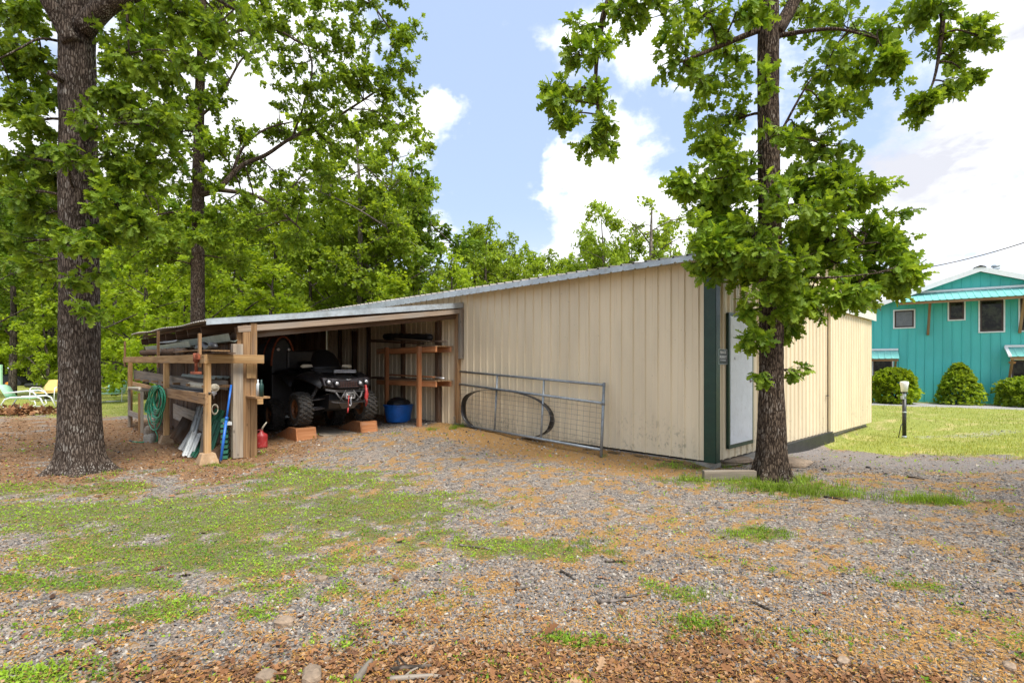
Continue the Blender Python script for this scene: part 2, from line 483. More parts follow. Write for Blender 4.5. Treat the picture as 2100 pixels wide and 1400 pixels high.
M['metal'] = paint('bare_steel', (0.45, 0.45, 0.46), .4, .8, .2, 12)
M['rust'] = paint('rusty_steel', (0.24, 0.065, 0.03), .85, .1, .4, 12, bump=.003, dirt=(.06, .025, .015), dirt_amt=.6)
M['wood_new'] = wood('pine_lumber', (0.36, 0.20, 0.08), (0.56, 0.36, 0.17))
M['wood_brown'] = wood('brown_lumber', (0.24, 0.13, 0.06), (0.42, 0.26, 0.13))
M['wood_old'] = wood('weathered_wood', (0.20, 0.15, 0.10), (0.40, 0.32, 0.23), .45)
M['wood_grey'] = wood('grey_brown_lumber', (0.20, 0.135, 0.09), (0.34, 0.255, 0.18), .35)
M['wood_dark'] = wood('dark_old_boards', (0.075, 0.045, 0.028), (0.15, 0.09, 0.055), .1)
M['wood_orange'] = wood('orange_wood', (0.33, 0.13, 0.05), (0.48, 0.22, 0.10))
M['concrete'] = paint('concrete', (0.33, 0.30, 0.25), .9, 0, .2, 6, .006, (.14, .12, .08), .6)
M['rock'] = paint('sandstone', (0.30, 0.22, 0.15), .95, 0, .3, 5, .012, (.10, .08, .04), .7)
M['moss'] = paint('mossy_timber', (0.13, 0.075, 0.03), .95, 0, .5, 7, .02, (.07, .08, .02), .8)
M['bark_l'] = bark('grey_oak_bark', (0.026, 0.018, 0.013), (0.165, 0.128, 0.100), 1.5, .34)
M['bark_r'] = bark('dark_oak_bark', (0.020, 0.013, 0.009), (0.150, 0.108, 0.075), 1.7, .22)
M['bark_f'] = bark('background_bark', (0.035, 0.028, 0.022), (0.15, 0.12, 0.095), .6, .2)
M['bark_p'] = bark('pale_branch_bark', (0.10, 0.085, 0.07), (0.26, 0.22, 0.19), .6, .3)
M['leaf_oak'] = leafmat('oak_leaf', (0.060, 0.140, 0.006), (0.330, 0.460, 0.050), .45)
M['leaf_mid'] = leafmat('mid_oak_leaf', (0.070, 0.145, 0.006), (0.310, 0.430, 0.040), .45)
M['leaf_dark'] = leafmat('dark_leaf', (0.065, 0.14, 0.010), (0.22, 0.33, 0.035), .42)
M['leaf_far'] = leafmat('far_leaf', (0.140, 0.235, 0.014), (0.400, 0.520, 0.060), .52)
M['leaf_yell'] = leafmat('yellow_green_leaf', (0.160, 0.260, 0.012), (0.420, 0.540, 0.045), .55)
M['leaf_pine'] = leafmat('pine_needle', (0.045, 0.080, 0.020), (0.11, 0.155, 0.040), .2)
M['grass'] = leafmat('grass_blade', (0.11, 0.20, 0.015), (0.32, 0.44, 0.05), .4)
M['weed'] = leafmat('weed_leaf', (0.10, 0.22, 0.012), (0.36, 0.52, 0.045), .38)
M['lawn'] = leafmat('lawn_blade', (0.20, 0.26, 0.04), (0.46, 0.47, 0.12), .3)
def litter(name, cols, rough=.9):
    m, t, b = newmat(name)
    r_ = attr(t, 'rnd', 'Fac')
    cr = t.new('ShaderNodeValToRGB', i_0=r_)
    e = cr.color_ramp.elements
    e[0].position = 0; e[0].color = cols[0] + (1,); e[1].position = 1; e[1].color = cols[-1] + (1,)
    for i, c in enumerate(cols[1:-1]):
        x = e.new((i + 1) / (len(cols) - 1)); x.color = c + (1,)
    t.inp(b, 'Base Color', cr.outputs[0]); t.inp(b, 'Roughness', rough); t.inp(b, 'Specular IOR Level', .25)
    return m
M['straw'] = litter('orange_catkins', [(0.28, 0.12, 0.03), (0.46, 0.23, 0.05), (0.38, 0.22, 0.08), (0.54, 0.32, 0.10)])
M['dead'] = litter('dead_leaves', [(0.07, 0.035, 0.018), (0.22, 0.10, 0.04), (0.32, 0.16, 0.07), (0.13, 0.06, 0.03), (0.42, 0.27, 0.15)])
M['stone'] = litter('gravel_stone', [(0.06, 0.055, 0.055), (0.25, 0.225, 0.20), (0.12, 0.11, 0.105), (0.36, 0.325, 0.28), (0.28, 0.20, 0.13), (0.17, 0.155, 0.15), (0.52, 0.47, 0.39)])
# ------------------------------------------------------------------ ground
def to_barn(X, Y):
    dx, dy = X - CX, Y - CY
    return dx * D2.x + dy * D2.y, dx * D1.x + dy * D1.y
def gh(X, Y):
    X = np.asarray(X, float); Y = np.asarray(Y, float)
    x, u = to_barn(X, Y)
    h = 0.12 * sstep(u, 2.5, 6.2) * sstep(x, -4.6, -2.6) * sstep(x, 12, 10)
    h = h + 0.09 * np.exp(-(np.minimum(x + .05, 0) / .35) ** 2) * sstep(u, -.1, .5) * (x < .6)
    near = sstep(np.hypot(X, Y), 60, 15)
    h = h - 0.22 * sstep(x, .8, 5.0) * sstep(x, 11.5, 9.8) * sstep(u, -4.0, -1.2) * (u < 1.5)
    h = h + (fbm(X * .9, Y * .9, 0, 3) - .5) * .05 * near + (fbm(X * 5, Y * 5, 3, 3) - .5) * .022 * near
    h = h * (1 - .8 * sstep(x, -.1, .3) * sstep(u, -.2, .1) * (x < 9.6))
    return h
def ghs(p): return float(gh(p[0], p[1]))
GB = [(450, 1060, 2.0, .85, 1), (100, 1050, 1.3, .42, 1), (760, 1040, 1.1, .6, 1), (640, 985, 1.0, .7, 1), (380, 1130, 1.1, .32, 1),
      (160, 1192, 1.0, .13, .8), (620, 1215, .5, .25, .6), (130, 1300, .7, .16, .5), (480, 1160, .9, .2, .9), (1030, 1122, .7, .24, .85),
      (900, 1095, .3, .2, .8), (880, 1160, .3, .12, .6), (1560, 1095, .28, .2, .75), (1900, 1025, .45, .18, 1), (1610, 1000, .75, .34, 1),
      (1430, 985, .5, .2, .8), (1400, 1225, .22, .12, .6), (1180, 1312, .3, .08, .7), (1430, 1285, .2, .12, .7), (300, 1250, .6, .16, .4),
      (60, 1385, .4, .15, .7), (200, 1000, 1.2, .5, .6), (940, 890, .25, .2, .7), (700, 1320, .3, .1, .5), (1800, 1310, .8, .3, .25), (1930, 1200, .5, .2, .25), (1380, 960, .4, .15, .6), (1720, 1010, .7, .25, .6)]
GBW = [(G(a, b).x, G(a, b).y, c, d, e) for a, b, c, d, e in GB]
def masks(X, Y):
    """grass, litter, catkins, packed drive, lawn : all functions of the place on the ground"""
    X = np.asarray(X, float); Y = np.asarray(Y, float)
    x, u = to_barn(X, Y)
    n = fbm(X * 1.6, Y * 1.6, 1, 4); n2 = fbm(X * 4.5, Y * 4.5, 2, 4); n3 = fbm(X * .6, Y * .6, 5, 3)
    g = np.zeros_like(X)
    for cx, cy, rx, ry, wt in GBW:
        q = np.hypot((X - cx) / rx, (Y - cy) / ry)
        g = np.maximum(g, wt * (1.25 - .75 * q))
    grass = sstep(g + (n2 - .5) * 1.3 + (fbm(X * 11, Y * 11, 4, 2) - .5) * .9 + (n - .5) * .4, .14, .78)
    # lawns
    dR = (X - 6.55) * .625 + (Y - 10.4) * .78 + (n - .5) * 1.5
    lawn = sstep(dR, 0, .8) * (x > 2) * (u < 1.5)
    dL = np.minimum(Y - 15.2 + (n - .5) * 4, -X - 4)
    lawn = np.maximum(lawn, sstep(dL, 0, 2.0))
    lawn = np.maximum(lawn, sstep(Y, 30, 34))
    # gravel track in front of the teal house
    s = (X - 17.5) * (-.55) + (Y - 22.9) * (-.83)
    trk = sstep(s + (n - .5) * .8, .5, .8) * sstep(s + (n - .5) * .8, 3.6, 3.0) * (X > 8)
    trk = np.maximum(trk, .4 * sstep(np.hypot((X - 11.3) / 1.6, (Y - 12.8) / .6) + (n - .5), 1.0, .7))
    lawn = lawn * (1 - trk)
    # brown litter
    lit = .8 * sstep(3.05 + (n - .5) * .9 + (n2 - .5) * .8 - Y + .15 * sstep(X, -1.0, .8) - .35 * sstep(X, 1.2, 2.0), 0, .5) * sstep(X, -2.6, -1.2)
    lit = np.maximum(lit, .9 * sstep(Y, 5.6, 7.2) * sstep(X, -2.4, -4.4) * sstep(Y, 17, 13.5) * sstep(n2 + n, .66, .95))
    lit = np.maximum(lit, sstep(x, -7.5, -6.2) * sstep(x, -4.2, -4.9) * sstep(u, 5.6, 6.6) * sstep(u, 14, 12))
    # orange catkins
    n4 = fbm(X * 13, Y * 13, 9, 3)
    cat = .08 + .70 * sstep(n4 * .75 + n2 * .45 + n * .3, .66, .92)
    strip = sstep(x, -1.7 + 0, -.7) * (x < .3) * sstep(u, -.3, .5) * sstep(u, 7.2, 6.0)
    cat = np.maximum(cat, strip * (.55 + n2))
    cat = np.maximum(cat, .5 * sstep(3.5 - Y + (n - .5) * 1.2, 0, .6) * sstep(X, .4, 1.6))
    cat = np.maximum(cat, .5 * sstep(3.6 - Y, 0, .6) * sstep(X, -1.5, 0))
    drive = sstep(Y, 7.4, 8.2) * sstep(X, 4.2, 5.4) * (1 - sstep(dR, -.2, .4))
    cat = cat * (1 - .85 * drive) * (1 - .9 * trk)
    cat = cat * (1 - sstep(u, 7, 8) * (x > -5) * (x < 0))
    lawn = lawn * (1 - sstep(x, -5, -4.9) * sstep(x, 9.6, 9.4) * sstep(u, -.2, 0.2) * sstep(u, 14, 13.8))
    grass = grass * (1 - trk) * (1 - lawn)
    return grass, np.clip(lit, 0, 1), np.clip(cat, 0, 1), drive, lawn, trk

def axis_grid(n, a, rng_):
    t = np.linspace(-1, 1, n); return np.sinh(t * a) / math.sinh(a) * rng_
gx = axis_grid(560, 6.2, 700.0)
gy = axis_grid(560, 6.2, 700.0) + 4.5
GX, GY = np.meshgrid(gx, gy)
GZ = gh(GX, GY)
ms_ = masks(GX, GY)
ny_, nx_ = GX.shape
idx = np.arange(nx_ * ny_).reshape(ny_, nx_)
FQ = np.stack([idx[:-1, :-1], idx[:-1, 1:], idx[1:, 1:], idx[1:, :-1]], -1).reshape(-1, 4)
one = np.ones(nx_ * ny_)
A1 = np.stack([ms_[0].ravel(), ms_[1].ravel(), ms_[2].ravel(), one], 1)
A2 = np.stack([ms_[3].ravel(), ms_[4].ravel(), ms_[5].ravel(), one], 1)
gme = np_mesh('ground', np.stack([GX.ravel(), GY.ravel(), GZ.ravel()], 1), [FQ], None, {'m1': A1, 'm2': A2}, True)
gm, t, b = newmat('ground_mix')
tc = t.new('ShaderNodeTexCoord').outputs['Object']
a1 = t.new('ShaderNodeSeparateColor', i_0=attr(t, 'm1', 'Color')); a2 = t.new('ShaderNodeSeparateColor', i_0=attr(t, 'm2', 'Color'))
wv = t.vmath('ADD', tc, t.vmath('SCALE', t.noise(tc, 14, 2, col=True), scale=.03))
vor = t.new('ShaderNodeTexVoronoi', i_Vector=wv, i_Scale=42.0)
vor2 = t.new('ShaderNodeTexVoronoi', i_Vector=wv, i_Scale=95.0)
sc1 = t.new('ShaderNodeSeparateColor', i_0=vor.outputs['Color']); sc2 = t.new('ShaderNodeSeparateColor', i_0=vor2.outputs['Color'])
cr = t.new('ShaderNodeValToRGB', i_0=t.math('ADD', t.math('MULTIPLY', sc1.outputs[0], .6), t.math('MULTIPLY', sc2.outputs[0], .4)))
e = cr.color_ramp.elements
e[0].position = .12; e[0].color = (.06, .052, .045, 1); e[1].position = .92; e[1].color = (.48, .42, .35, 1)
x_ = e.new(.45); x_.color = (.18, .16, .14, 1); x_ = e.new(.7); x_.color = (.29, .25, .21, 1)
grav = cr.outputs[0]
dirt_n = t.noise(tc, 3.2, 7, .65)
grav = t.mix(t.ramp(dirt_n, .46, .68, 0, .65), grav, (.31, .24, .18))
n_f = t.noise(tc, 55, 5, .6); n_m = t.noise(tc, 9, 6, .6)
catc = t.mix(t.ramp(t.noise(t.mapping(tc, (120, 120, 120)), 1, 3, .7), .3, .7), (.24, .12, .035), (.48, .28, .09))
catm = t.ramp(t.math('ADD', t.math('MULTIPLY', n_f, .75), t.math('MULTIPLY', a1.outputs[2], .42)), .50, .64)
grav = t.mix(t.math('MULTIPLY', catm, .85), grav, catc)
drv = t.mix(t.ramp(n_f, .35, .68), (.15, .135, .13), (.32, .29, .27))
drv = t.mix(t.ramp(n_m, .55, .72, 0, .6), drv, (.26, .17, .10))
c = t.mix(t.math('MULTIPLY', a2.outputs[0], .8), grav, drv)
litc = t.mix(t.ramp(n_f, .3, .7), (.10, .055, .027), (.36, .21, .11))
litc = t.mix(t.ramp(n_m, .5, .7, 0, .5), litc, (.30, .20, .11))
c = t.mix(t.ramp(t.math('ADD', a1.outputs[1], t.math('MULTIPLY', t.math('SUBTRACT', n_f, .5), 1.4)), .3, .6), c, litc)
grc = t.mix(t.ramp(n_f, .3, .7), (.075, .07, .025), (.20, .20, .06))
c = t.mix(t.ramp(t.math('ADD', a1.outputs[0], t.math('MULTIPLY', t.math('SUBTRACT', n_f, .5), 1.6)), .35, .65, 0, .8), c, grc)
ln = t.noise(tc, 1.1, 6, .65)
lawc = t.mix(t.ramp(n_f, .3, .7), (.17, .21, .035), (.38, .40, .10))
lawc = t.mix(t.ramp(ln, .50, .68, 0, .85), lawc, (.52, .43, .19))
c = t.mix(t.ramp(t.math('ADD', a2.outputs[1], t.math('MULTIPLY', t.math('SUBTRACT', n_m, .5), 1.2)), .3, .6), c, lawc)
trc = t.mix(t.ramp(n_f, .3, .7), (.27, .26, .26), (.46, .44, .42))
c = t.mix(t.ramp(t.math('ADD', a2.outputs[2], t.math('MULTIPLY', t.math('SUBTRACT', n_m, .5), 1.0)), .35, .6), c, trc)
t.inp(b, 'Base Color', c); t.inp(b, 'Roughness', .95); t.inp(b, 'Specular IOR Level', .2)
hh = t.math('ADD', t.math('ADD', t.math('MULTIPLY', vor.outputs['Distance'], -1.0), t.math('MULTIPLY', vor2.outputs['Distance'], -.5)), n_f)
t.inp(b, 'Normal', t.bump(hh, .8, .012))
ground = link_mesh('ground', gme, gm); setp(ground, 'gravel yard with weeds, leaf litter and lawn beyond', None, None, 'structure')

# ------------------------------------------------------------------ metal barn
# shallow minor ribs between the main ones
RIB = [(0, 0), (.012, .026), (.034, .026), (.046, 0), (.108, 0), (.114, .005), (.134, .005), (.14, 0)]
def ribbed(mb, s0, s1, fn, zb, zt, pitch=.2286, nz=1, minor=True):
    """ribbed cladding: fn(s, depth, z) gives the point"""
    ss = []
    k = math.floor(s0 / pitch)
    while k * pitch < s1:
        for a, d in (RIB if minor else RIB[:4]):
            s = k * pitch + a
            if s0 <= s <= s1: ss.append((s, d))
        k += 1
    ss = [(s0, 0)] + ss + [(s1, 0)]
    rows = []
    for j in range(nz + 1):
        rows.append([fn(s, d, zb(s) + (zt(s) - zb(s)) * j / nz) for s, d in ss])
    return mb.sheet(rows)
barn = thing('metal_barn', 'cream ribbed metal barn with dark green corner trim and low pitched roof', 'barn', mat=BF)
BL, BW = 14.0, 9.42
zb1 = lambda u: .115 + .006 * u
ef = [hitx(1430, 533, -.33), hitx(960, 604, -.33)]; et = [hitx(1430, 523, -.33), hitx(960, 593, -.33)]
def lin(p, q, u): return p.z + (q.z - p.z) * (u - p.y) / (q.y - p.y)
ZE = lambda u: lin(ef[0], ef[1], u); ZT = lambda u: lin(et[0], et[1], u)
print('eave', ef, et)
mb = ribbed(MB(BF), .0, BL, lambda s, d, z: (-d, s, z), zb1, lambda u: ZT(0) + .06)
for zz in (.78, 1.62, 2.08):
    for k in range(int(BL / .2286)):
        u = k * .2286 + .075 + random.uniform(-.004, .004)
        mb.lathe([(.0, .006), (.009, .004), (.011, 0)], (0.0, u, zz + random.uniform(-.008, .008)), (-1, 0, 0), 6)
mb.build('long_wall', M['cream'], barn)
zb2 = lambda s: .125 - .009 * s
RIDX = BW / 2; PITCH = .165
zr = lambda s: ZT(0) + .05 + PITCH * (RIDX - abs(s - RIDX))
mb = ribbed(MB(BF), .0, BW, lambda s, d, z: (s, -d, z), zb2, zr)
for zz in (.78, 1.62, 2.4):
    for k in range(int(BW / .2286)):
        s = k * .2286 + .075
        if not (.45 < s < 1.5): mb.lathe([(.0, .006), (.009, .004), (.011, 0)], (s, 0.0, zz), (0, -1, 0), 6)
mb.build('gable_wall', M['cream'], barn)
mb = MB(BF); mb.sheet([[(0.01, BL, .1), (BW, BL, .1)], [(0.01, BL, 3.1), (BW, BL, 3.1)]]); mb.prism([(0.01, BL, 3.1), (BW, BL, 3.1), (RIDX, BL, zr(RIDX))], (0, .01, 0))
mb.sheet([[(BW, 0.01, .1), (BW, BL, .1)], [(BW, 0.01, 3.12), (BW, BL, 3.12)]]); mb.build('back_wall', M['cream'], barn)
# roof with ribs down the slope
mb = MB(BF)
ss = []
k = -1
while k * .2286 < BL + .2:
    ss += [(k * .2286 + a, d * 1.1) for a, d in RIB[:4]]; k += 1
for sgn in (-1, 1):
    e_x = -.34 if sgn < 0 else BW + .34
    rows = []
    for x in (e_x, RIDX):
        rows.append([(x, s, (ZT(s) + .008 if x == e_x else zr(RIDX) + .05) + d) for s, d in ss])
    mb.sheet(rows, (0, 0, -.006))
mb.build('roof', M['roof'], barn)
mb = MB(BF); mb.box((RIDX - .18, -.25, zr(RIDX) + .06), (RIDX + .18, BL + .1, zr(RIDX) + .09)); mb.build('ridge_cap', M['galv'], barn)
# eave flashing with its notched lower edge
mb = MB(BF)
u = -.22
poly = []
while u < BL:
    poly += [(-.345, u, ZE(u)), (-.345, u + .185, ZE(u + .185)), (-.345, u + .195, ZE(u) + .018), (-.345, u + .218, ZE(u) + .018)]
    u += .2286
front = poly; top_ = [(-.345, p[1], ZT(p[1]) + .004) for p in poly]
mb.sheet([front, top_], (.006, 0, 0))
mb.sheet([[(-.34, p[1], ZT(p[1]) - .02) for p in poly], [(-.01, p[1], ZT(p[1]) - .02) for p in poly]], (0, 0, .006))
mb.build('eave_flashing', M['galv'], barn)
mb = MB(BF)
mb.box((-.031, -.035, .10), (-.024, .145, ZE(0) + .02)); mb.box((-.031, -.035, .10), (.105, -.026, ZE(0) + .02)); mb.box((-.034, .142, .10), (-.001, .15, ZE(0) + .02)); mb.box((.1, -.034, .10), (.107, -.001, ZE(0) + .02))
mb.build('corner_trim', M['green_trim'], barn)
mb = MB(BF)
mb.box((BW - .05, -.04, .05), (BW + .035, -.03, ZT(0))); mb.box((BW + .027, -.04, .05), (BW + .035, .12, ZT(0)))
mb.build('corner_trim', M['green_trim'], barn)
mb = MB(BF)
for sgn, xe in ((1, -.34), (-1, BW + .34)):
    z0 = ZT(0) - .06; z1 = zr(RIDX) + .02
    mb.prism([(xe, -.24, z0), (RIDX, -.24, z1), (RIDX, -.24, z1 + .12), (xe, -.24, z0 + .12)], (0, .012, 0))
mb.build('rake_trim', M['green_trim'], barn)
# walk door
dz0, dz1 = hitu(1497, 916, -.05).z, hitu(1497, 645, -.05).z
dx0, dx1 = hitu(1496.5, 700, -.05).x, hitu(1543.5, 700, -.05).x
mb = MB(BF); mb.box((dx0 + .02, -.055, dz0 + .03), (dx1 - .02, -.015, dz1 - .02))
mb.box((dx0 + .06, -.058, dz0 + .035), (dx1 - .06, -.056, dz0 + .10))
door = mb.build('door', M['white'], barn, .003)
mb = MB(BF)
for a, b_ in (((dx0 - .03, -.05, dz0 - .02), (dx0 + .018, -.01, dz1 + .02)), ((dx1 - .018, -.05, dz0 - .02), (dx1 + .03, -.01, dz1 + .02)), ((dx0 - .03, -.052, dz1 - .018), (dx1 + .03, -.012, dz1 + .03)), ((dx0 - .03, -.052, dz0 - .03), (dx1 + .03, -.012, dz0 + .028))):
    mb.box(a, b_)
mb.build('door_frame', M['green_trim'], door)
mb = MB(BF); hp = hitu(1541, 780, -.07)
mb.lathe([(.0, .0), (.03, .0), (.03, .012), (.012, .02), (.012, .05), (.0, .05)], (hp.x, -.055, hp.z), (0, -1, 0), 14)
mb.tube([(hp.x, -.10, hp.z), (hp.x + .05, -.105, hp.z + .004), (hp.x + .12, -.10, hp.z - .004)], [.011, .010, .008])
mb.build('handle', M['metal'], door)
mb = MB(BF)
kp = hitu(1506, 736, -.056); mb.tube([kp, kp + Vector((.01, -.003, .03)), kp + Vector((.025, -.003, -.01))], .004, 5)
mb.build('scratch_mark', paint('scuff', (.42, .42, .44), .5), door)
# sliding door, track and header
sx0, sx1 = hitu(1703, 760, -.07).x, BW - .03
mb = ribbed(MB(BF), sx0, sx1, lambda s, d, z: (s, -.075 - d * .8, z), lambda s: .10 - .009 * s, lambda s: 2.80)
mb.box((sx0, -.072, .07), (sx0 + .04, -.03, 2.8)); mb.build('sliding_door', M['cream'], barn)
hz0, hz1 = hitu(1788, 657, -.12).z, hitu(1788, 640, -.12).z
mb = MB(BF); hx0 = 3.4
mb.prism([(hx0, -.025, hz1 + .06), (hx0, -.16, hz1 - .01), (hx0, -.16, hz0), (hx0, -.15, hz0), (hx0, -.15, hz1 - .03), (hx0, -.025, hz1 + .03)], (BW + .2 - hx0, 0, 0))
mb.build('door_track', M['white_trim'], barn)
mb = MB(BF); q = hitu(1693, 811, -.03); mb.tube([q, q + Vector((0, -.04, 0)), q + Vector((.09, -.04, 0)), q + Vector((.09, 0, 0))], .008, 6); mb.build('pull_handle', M['dark'], barn)
# footing seen below the cladding
mb = MB(BF)
mb.box((.03, .03, -.3), (BW - .03, BL - .03, .085)); mb.build('footing', M['concrete'], barn)
# vent cap on the roof, far end of ridge
# black ramp lying against the gable wall
rs, re = 2.35, hitu(1705, 882, -.03).x
mb = MB(BF)
gpt = lambda x, u: Bp(x, u, 0)
mb.prism([(rs, -.09, -.25), (rs, -.09, .10), (re - .05, -.09, .085), (re + .06, -.09, -.25)], (0, .05, 0))
mb.top('skirt_board', M['dark'], 'dark board on edge against the base of the gable wall right of the oak', 'board', bevel=.008)
# timber / stones at the foot
mb = MB(BF); pts = []
for i in range(15):
    u = .16 + i * .155; pts.append((-.17 + .02 * math.sin(i * 1.3), u, .025 + .012 * math.sin(i * 2.1)))
mb.tube(pts, [.05] + [.075 + .012 * math.sin(i * 1.7) for i in range(13)] + [.05], 10, sq=.8)
mb.top('mossy_timber', M['moss'], 'rotting mossy timber lying along the foot of the cream wall by the green corner', 'timber')
def rock(name, c, size, label, mat, cat='rock', rot=0, group=None, seed=0, parent=None, flat=.5, build=True, mbx=None):
    """irregular slab : low sphere pushed about by noise"""
    mb = mbx or MB(); vs = []; fs = []; n1, n2 = 9, 14
    ca, sa = math.cos(rot), math.sin(rot)
    for i in range(n1 + 1):
        th = math.pi * i / n1
        for j in range(n2):
            ph = 2 * math.pi * j / n2
            d = Vector((math.sin(th) * math.cos(ph), math.sin(th) * math.sin(ph), math.cos(th)))
            k = .75 + .5 * float(fbm(d.x * 1.3 + seed * 3.1 + 9, d.y * 1.3 + 5, d.z * 1.3 + seed + 8, 3))
            e_ = 5 if flat else 2
            m_ = (abs(d.x) ** e_ + abs(d.y) ** e_ + abs(d.z) ** e_) ** (1 / e_)
            p = d / m_ * k; p = Vector((p.x * size[0], p.y * size[1], p.z * size[2]))
            vs.append((c[0] + p.x * ca - p.y * sa, c[1] + p.x * sa + p.y * ca, c[2] + p.z))
    for i in range(n1):
        for j in range(n2): fs.append((i * n2 + j, (i + 1) * n2 + j, (i + 1) * n2 + (j + 1) % n2, i * n2 + (j + 1) % n2))
    mb._add(vs, fs)
    return mb.top(name, mat, label, cat, group) if build else mb
g = G(1508, 958); rock('stone_slab', (g.x, g.y + .35, .05), (.42, .26, .05), 'broad stone slab between the green corner and the big tree', M['rock'], rot=.5, seed=1)
g = G(1550, 950); rock('stone_slab', (g.x + .05, g.y + .25, .03), (.35, .22, .06), 'grey stone half hidden behind the big trunk under the white door', M['concrete'], rot=.3, seed=4)
g = G(1628, 955); rock('stone_slab', (g.x - .02, g.y + .12, .035), (.27, .28, .055), 'pale sandstone slab just right of the big trunk', M['rock'], rot=.8, seed=2)
g = G(1445, 985); g2 = G(1552, 985)
mb = MB(); mb.beam((g.x, g.y + .05, .06), (g2.x, g.y + .05, .06), .09, .13, warp=.004); mb.top('sill_timber', M['wood_old'], 'short grey timber step lying in front of the barn corner', 'timber')
# sign
mb = MB(BF); s0, s1 = hitu(1473, 730, -.03), hitu(1491, 730, -.03); st, sb = hitu(1482, 716, -.03).z, hitu(1482, 747, -.03).z
sign = thing('property_sign', 'small black private property sign with white lettering beside the white door', 'sign', mat=BF @ Matrix.Translation((s0.x, -.03, sb)))
mb.box((s0.x, -.034, sb), (s1.x, -.028, st)); mb.build('sign_plate', M['dark'], sign)
sw, sh = s1.x - s0.x, st - sb
mb = MB(BF)
for a, b_ in (((s0.x, 0, sb), (s0.x + .006, 0, st)), ((s1.x - .006, 0, sb), (s1.x, 0, st)), ((s0.x, 0, sb), (s1.x, 0, sb + .006)), ((s0.x, 0, st - .006), (s1.x, 0, st))):
    mb.box((a[0], -.037, a[2]), (b_[0], -.035, b_[2]))
mb.build('sign_border', M['galv'], sign)
def text_mesh(txt, w_, h_):
    cu = bpy.data.curves.new('t', 'FONT'); cu.body = txt; cu.size = 1; cu.extrude = 0.01; cu.offset = .012
    o = bpy.data.objects.new('t', cu); COL.objects.link(o); dg = bpy.context.evaluated_depsgraph_get(); dg.update()
    me = bpy.data.meshes.new_from_object(o.evaluated_get(dg)); bpy.data.objects.remove(o)
    co = np.array([v.co[:] for v in me.vertices]); mn, mx = co.min(0), co.max(0)
    co = (co - mn) / (mx - mn); co[:, 0] *= w_; co[:, 1] *= h_; co[:, 2] *= .003
    return co, [tuple(p.vertices) for p in me.polygons]
mb = MB(BF)
for txt, wf, hf, zc_ in (('PRIVATE', .66, .19, .70), ('PROPERTY', .76, .21, .40), ('NO TRESPASSING', .60, .07, .18)):
    co, fs = text_mesh(txt, sw * wf, sh * hf)
    x0 = s0.x + sw * (1 - wf) / 2
    mb._add([(x0 + c[0], -.0345 - c[2], sb + sh * zc_ - sh * hf / 2 + c[1] + .02) for c in co], fs)
mb.build('lettering', M['white'], sign)

# ------------------------------------------------------------------ lean-to shed
lt = thing('lean_to_shed', 'open timber lean-to with low metal roof built against the cream barn', 'shed', mat=BF)
U0, U1, XL = 5.85, 12.9, None
fc = hitu(430, 655, U0); fr = hitu(960, 622, U0)
fcb = hitu(430, 668, U0); frb = hitu(960, 633, U0)
XL = fc.x
bk = hitx(272, 684, XL)
print('leanto', fc, fr, bk)
U1 = bk.y
ltz = lambda x: fc.z + (fr.z - fc.z) * (x - fc.x) / (fr.x - fc.x)
mb = MB(BF); rows = []
for x in (XL - .03, XL / 2, -.01):
    row = []
    kk = 0; u = U0
    while u < U1:
        for a, d in ((0, 0), (.02, .016), (.045, .016), (.065, 0), (.11, 0)):
            uu = u + a; fz = (uu - U0) / (U1 - U0)
            row.append((x, uu, ltz(x) - .02 + (bk.z - fc.z) * fz * (x / XL) + d + .012 * math.sin(uu * 2.2) * (x / XL)))
        u += .152
    rows.append(row)
mb.sheet(rows, (0, 0, -.004)); mb.build('roof', M['roof'], lt)
mb = MB(BF)
hh = (fc.z - fcb.z)
mb.prism([(XL - .05, U0 - .012, fc.z), (XL - .05, U0 - .012, fc.z - hh * .88), (.0 - .03, U0 - .012, fr.z - (fr.z - frb.z) * .9), (-.03, U0 - .012, fr.z)], (0, .01, 0))
mb.prism([(XL - .05, U0 - .012, fc.z + .003), (-.03, U0 - .012, fr.z + .003), (-.03, U0 + .12, fr.z + .003), (XL - .05, U0 + .12, fc.z + .003)], (0, 0, .006))
mb.build('metal_fascia', M['galv'], lt)
pL = hitu(525, 700, U0 + .05); pLl = hitu(486, 700, U0 + .05)
def beamU(mb, px0, py0, px1, py1, u, th, hpx=None, h=.14):
    a = hitu(px0, py0, u); b_ = hitu(px1, py1, u); mb.beam(a, b_, th, h)
mb = MB(BF)
a = hitu(488, 675, U0 + .03); b_ = hitu(955, 637, U0 + .03); mb.beam(a, b_, .04, .105, warp=-.012)
mb.build('front_beam', M['wood_grey'], lt)
mb = MB(BF)
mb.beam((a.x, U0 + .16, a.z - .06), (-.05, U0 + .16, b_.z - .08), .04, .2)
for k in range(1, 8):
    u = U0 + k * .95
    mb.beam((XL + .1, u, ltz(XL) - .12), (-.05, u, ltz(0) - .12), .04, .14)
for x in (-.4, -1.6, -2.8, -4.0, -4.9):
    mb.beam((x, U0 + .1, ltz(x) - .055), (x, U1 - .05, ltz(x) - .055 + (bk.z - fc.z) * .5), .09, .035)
mb.build('rafters', M['wood_dark'], lt)
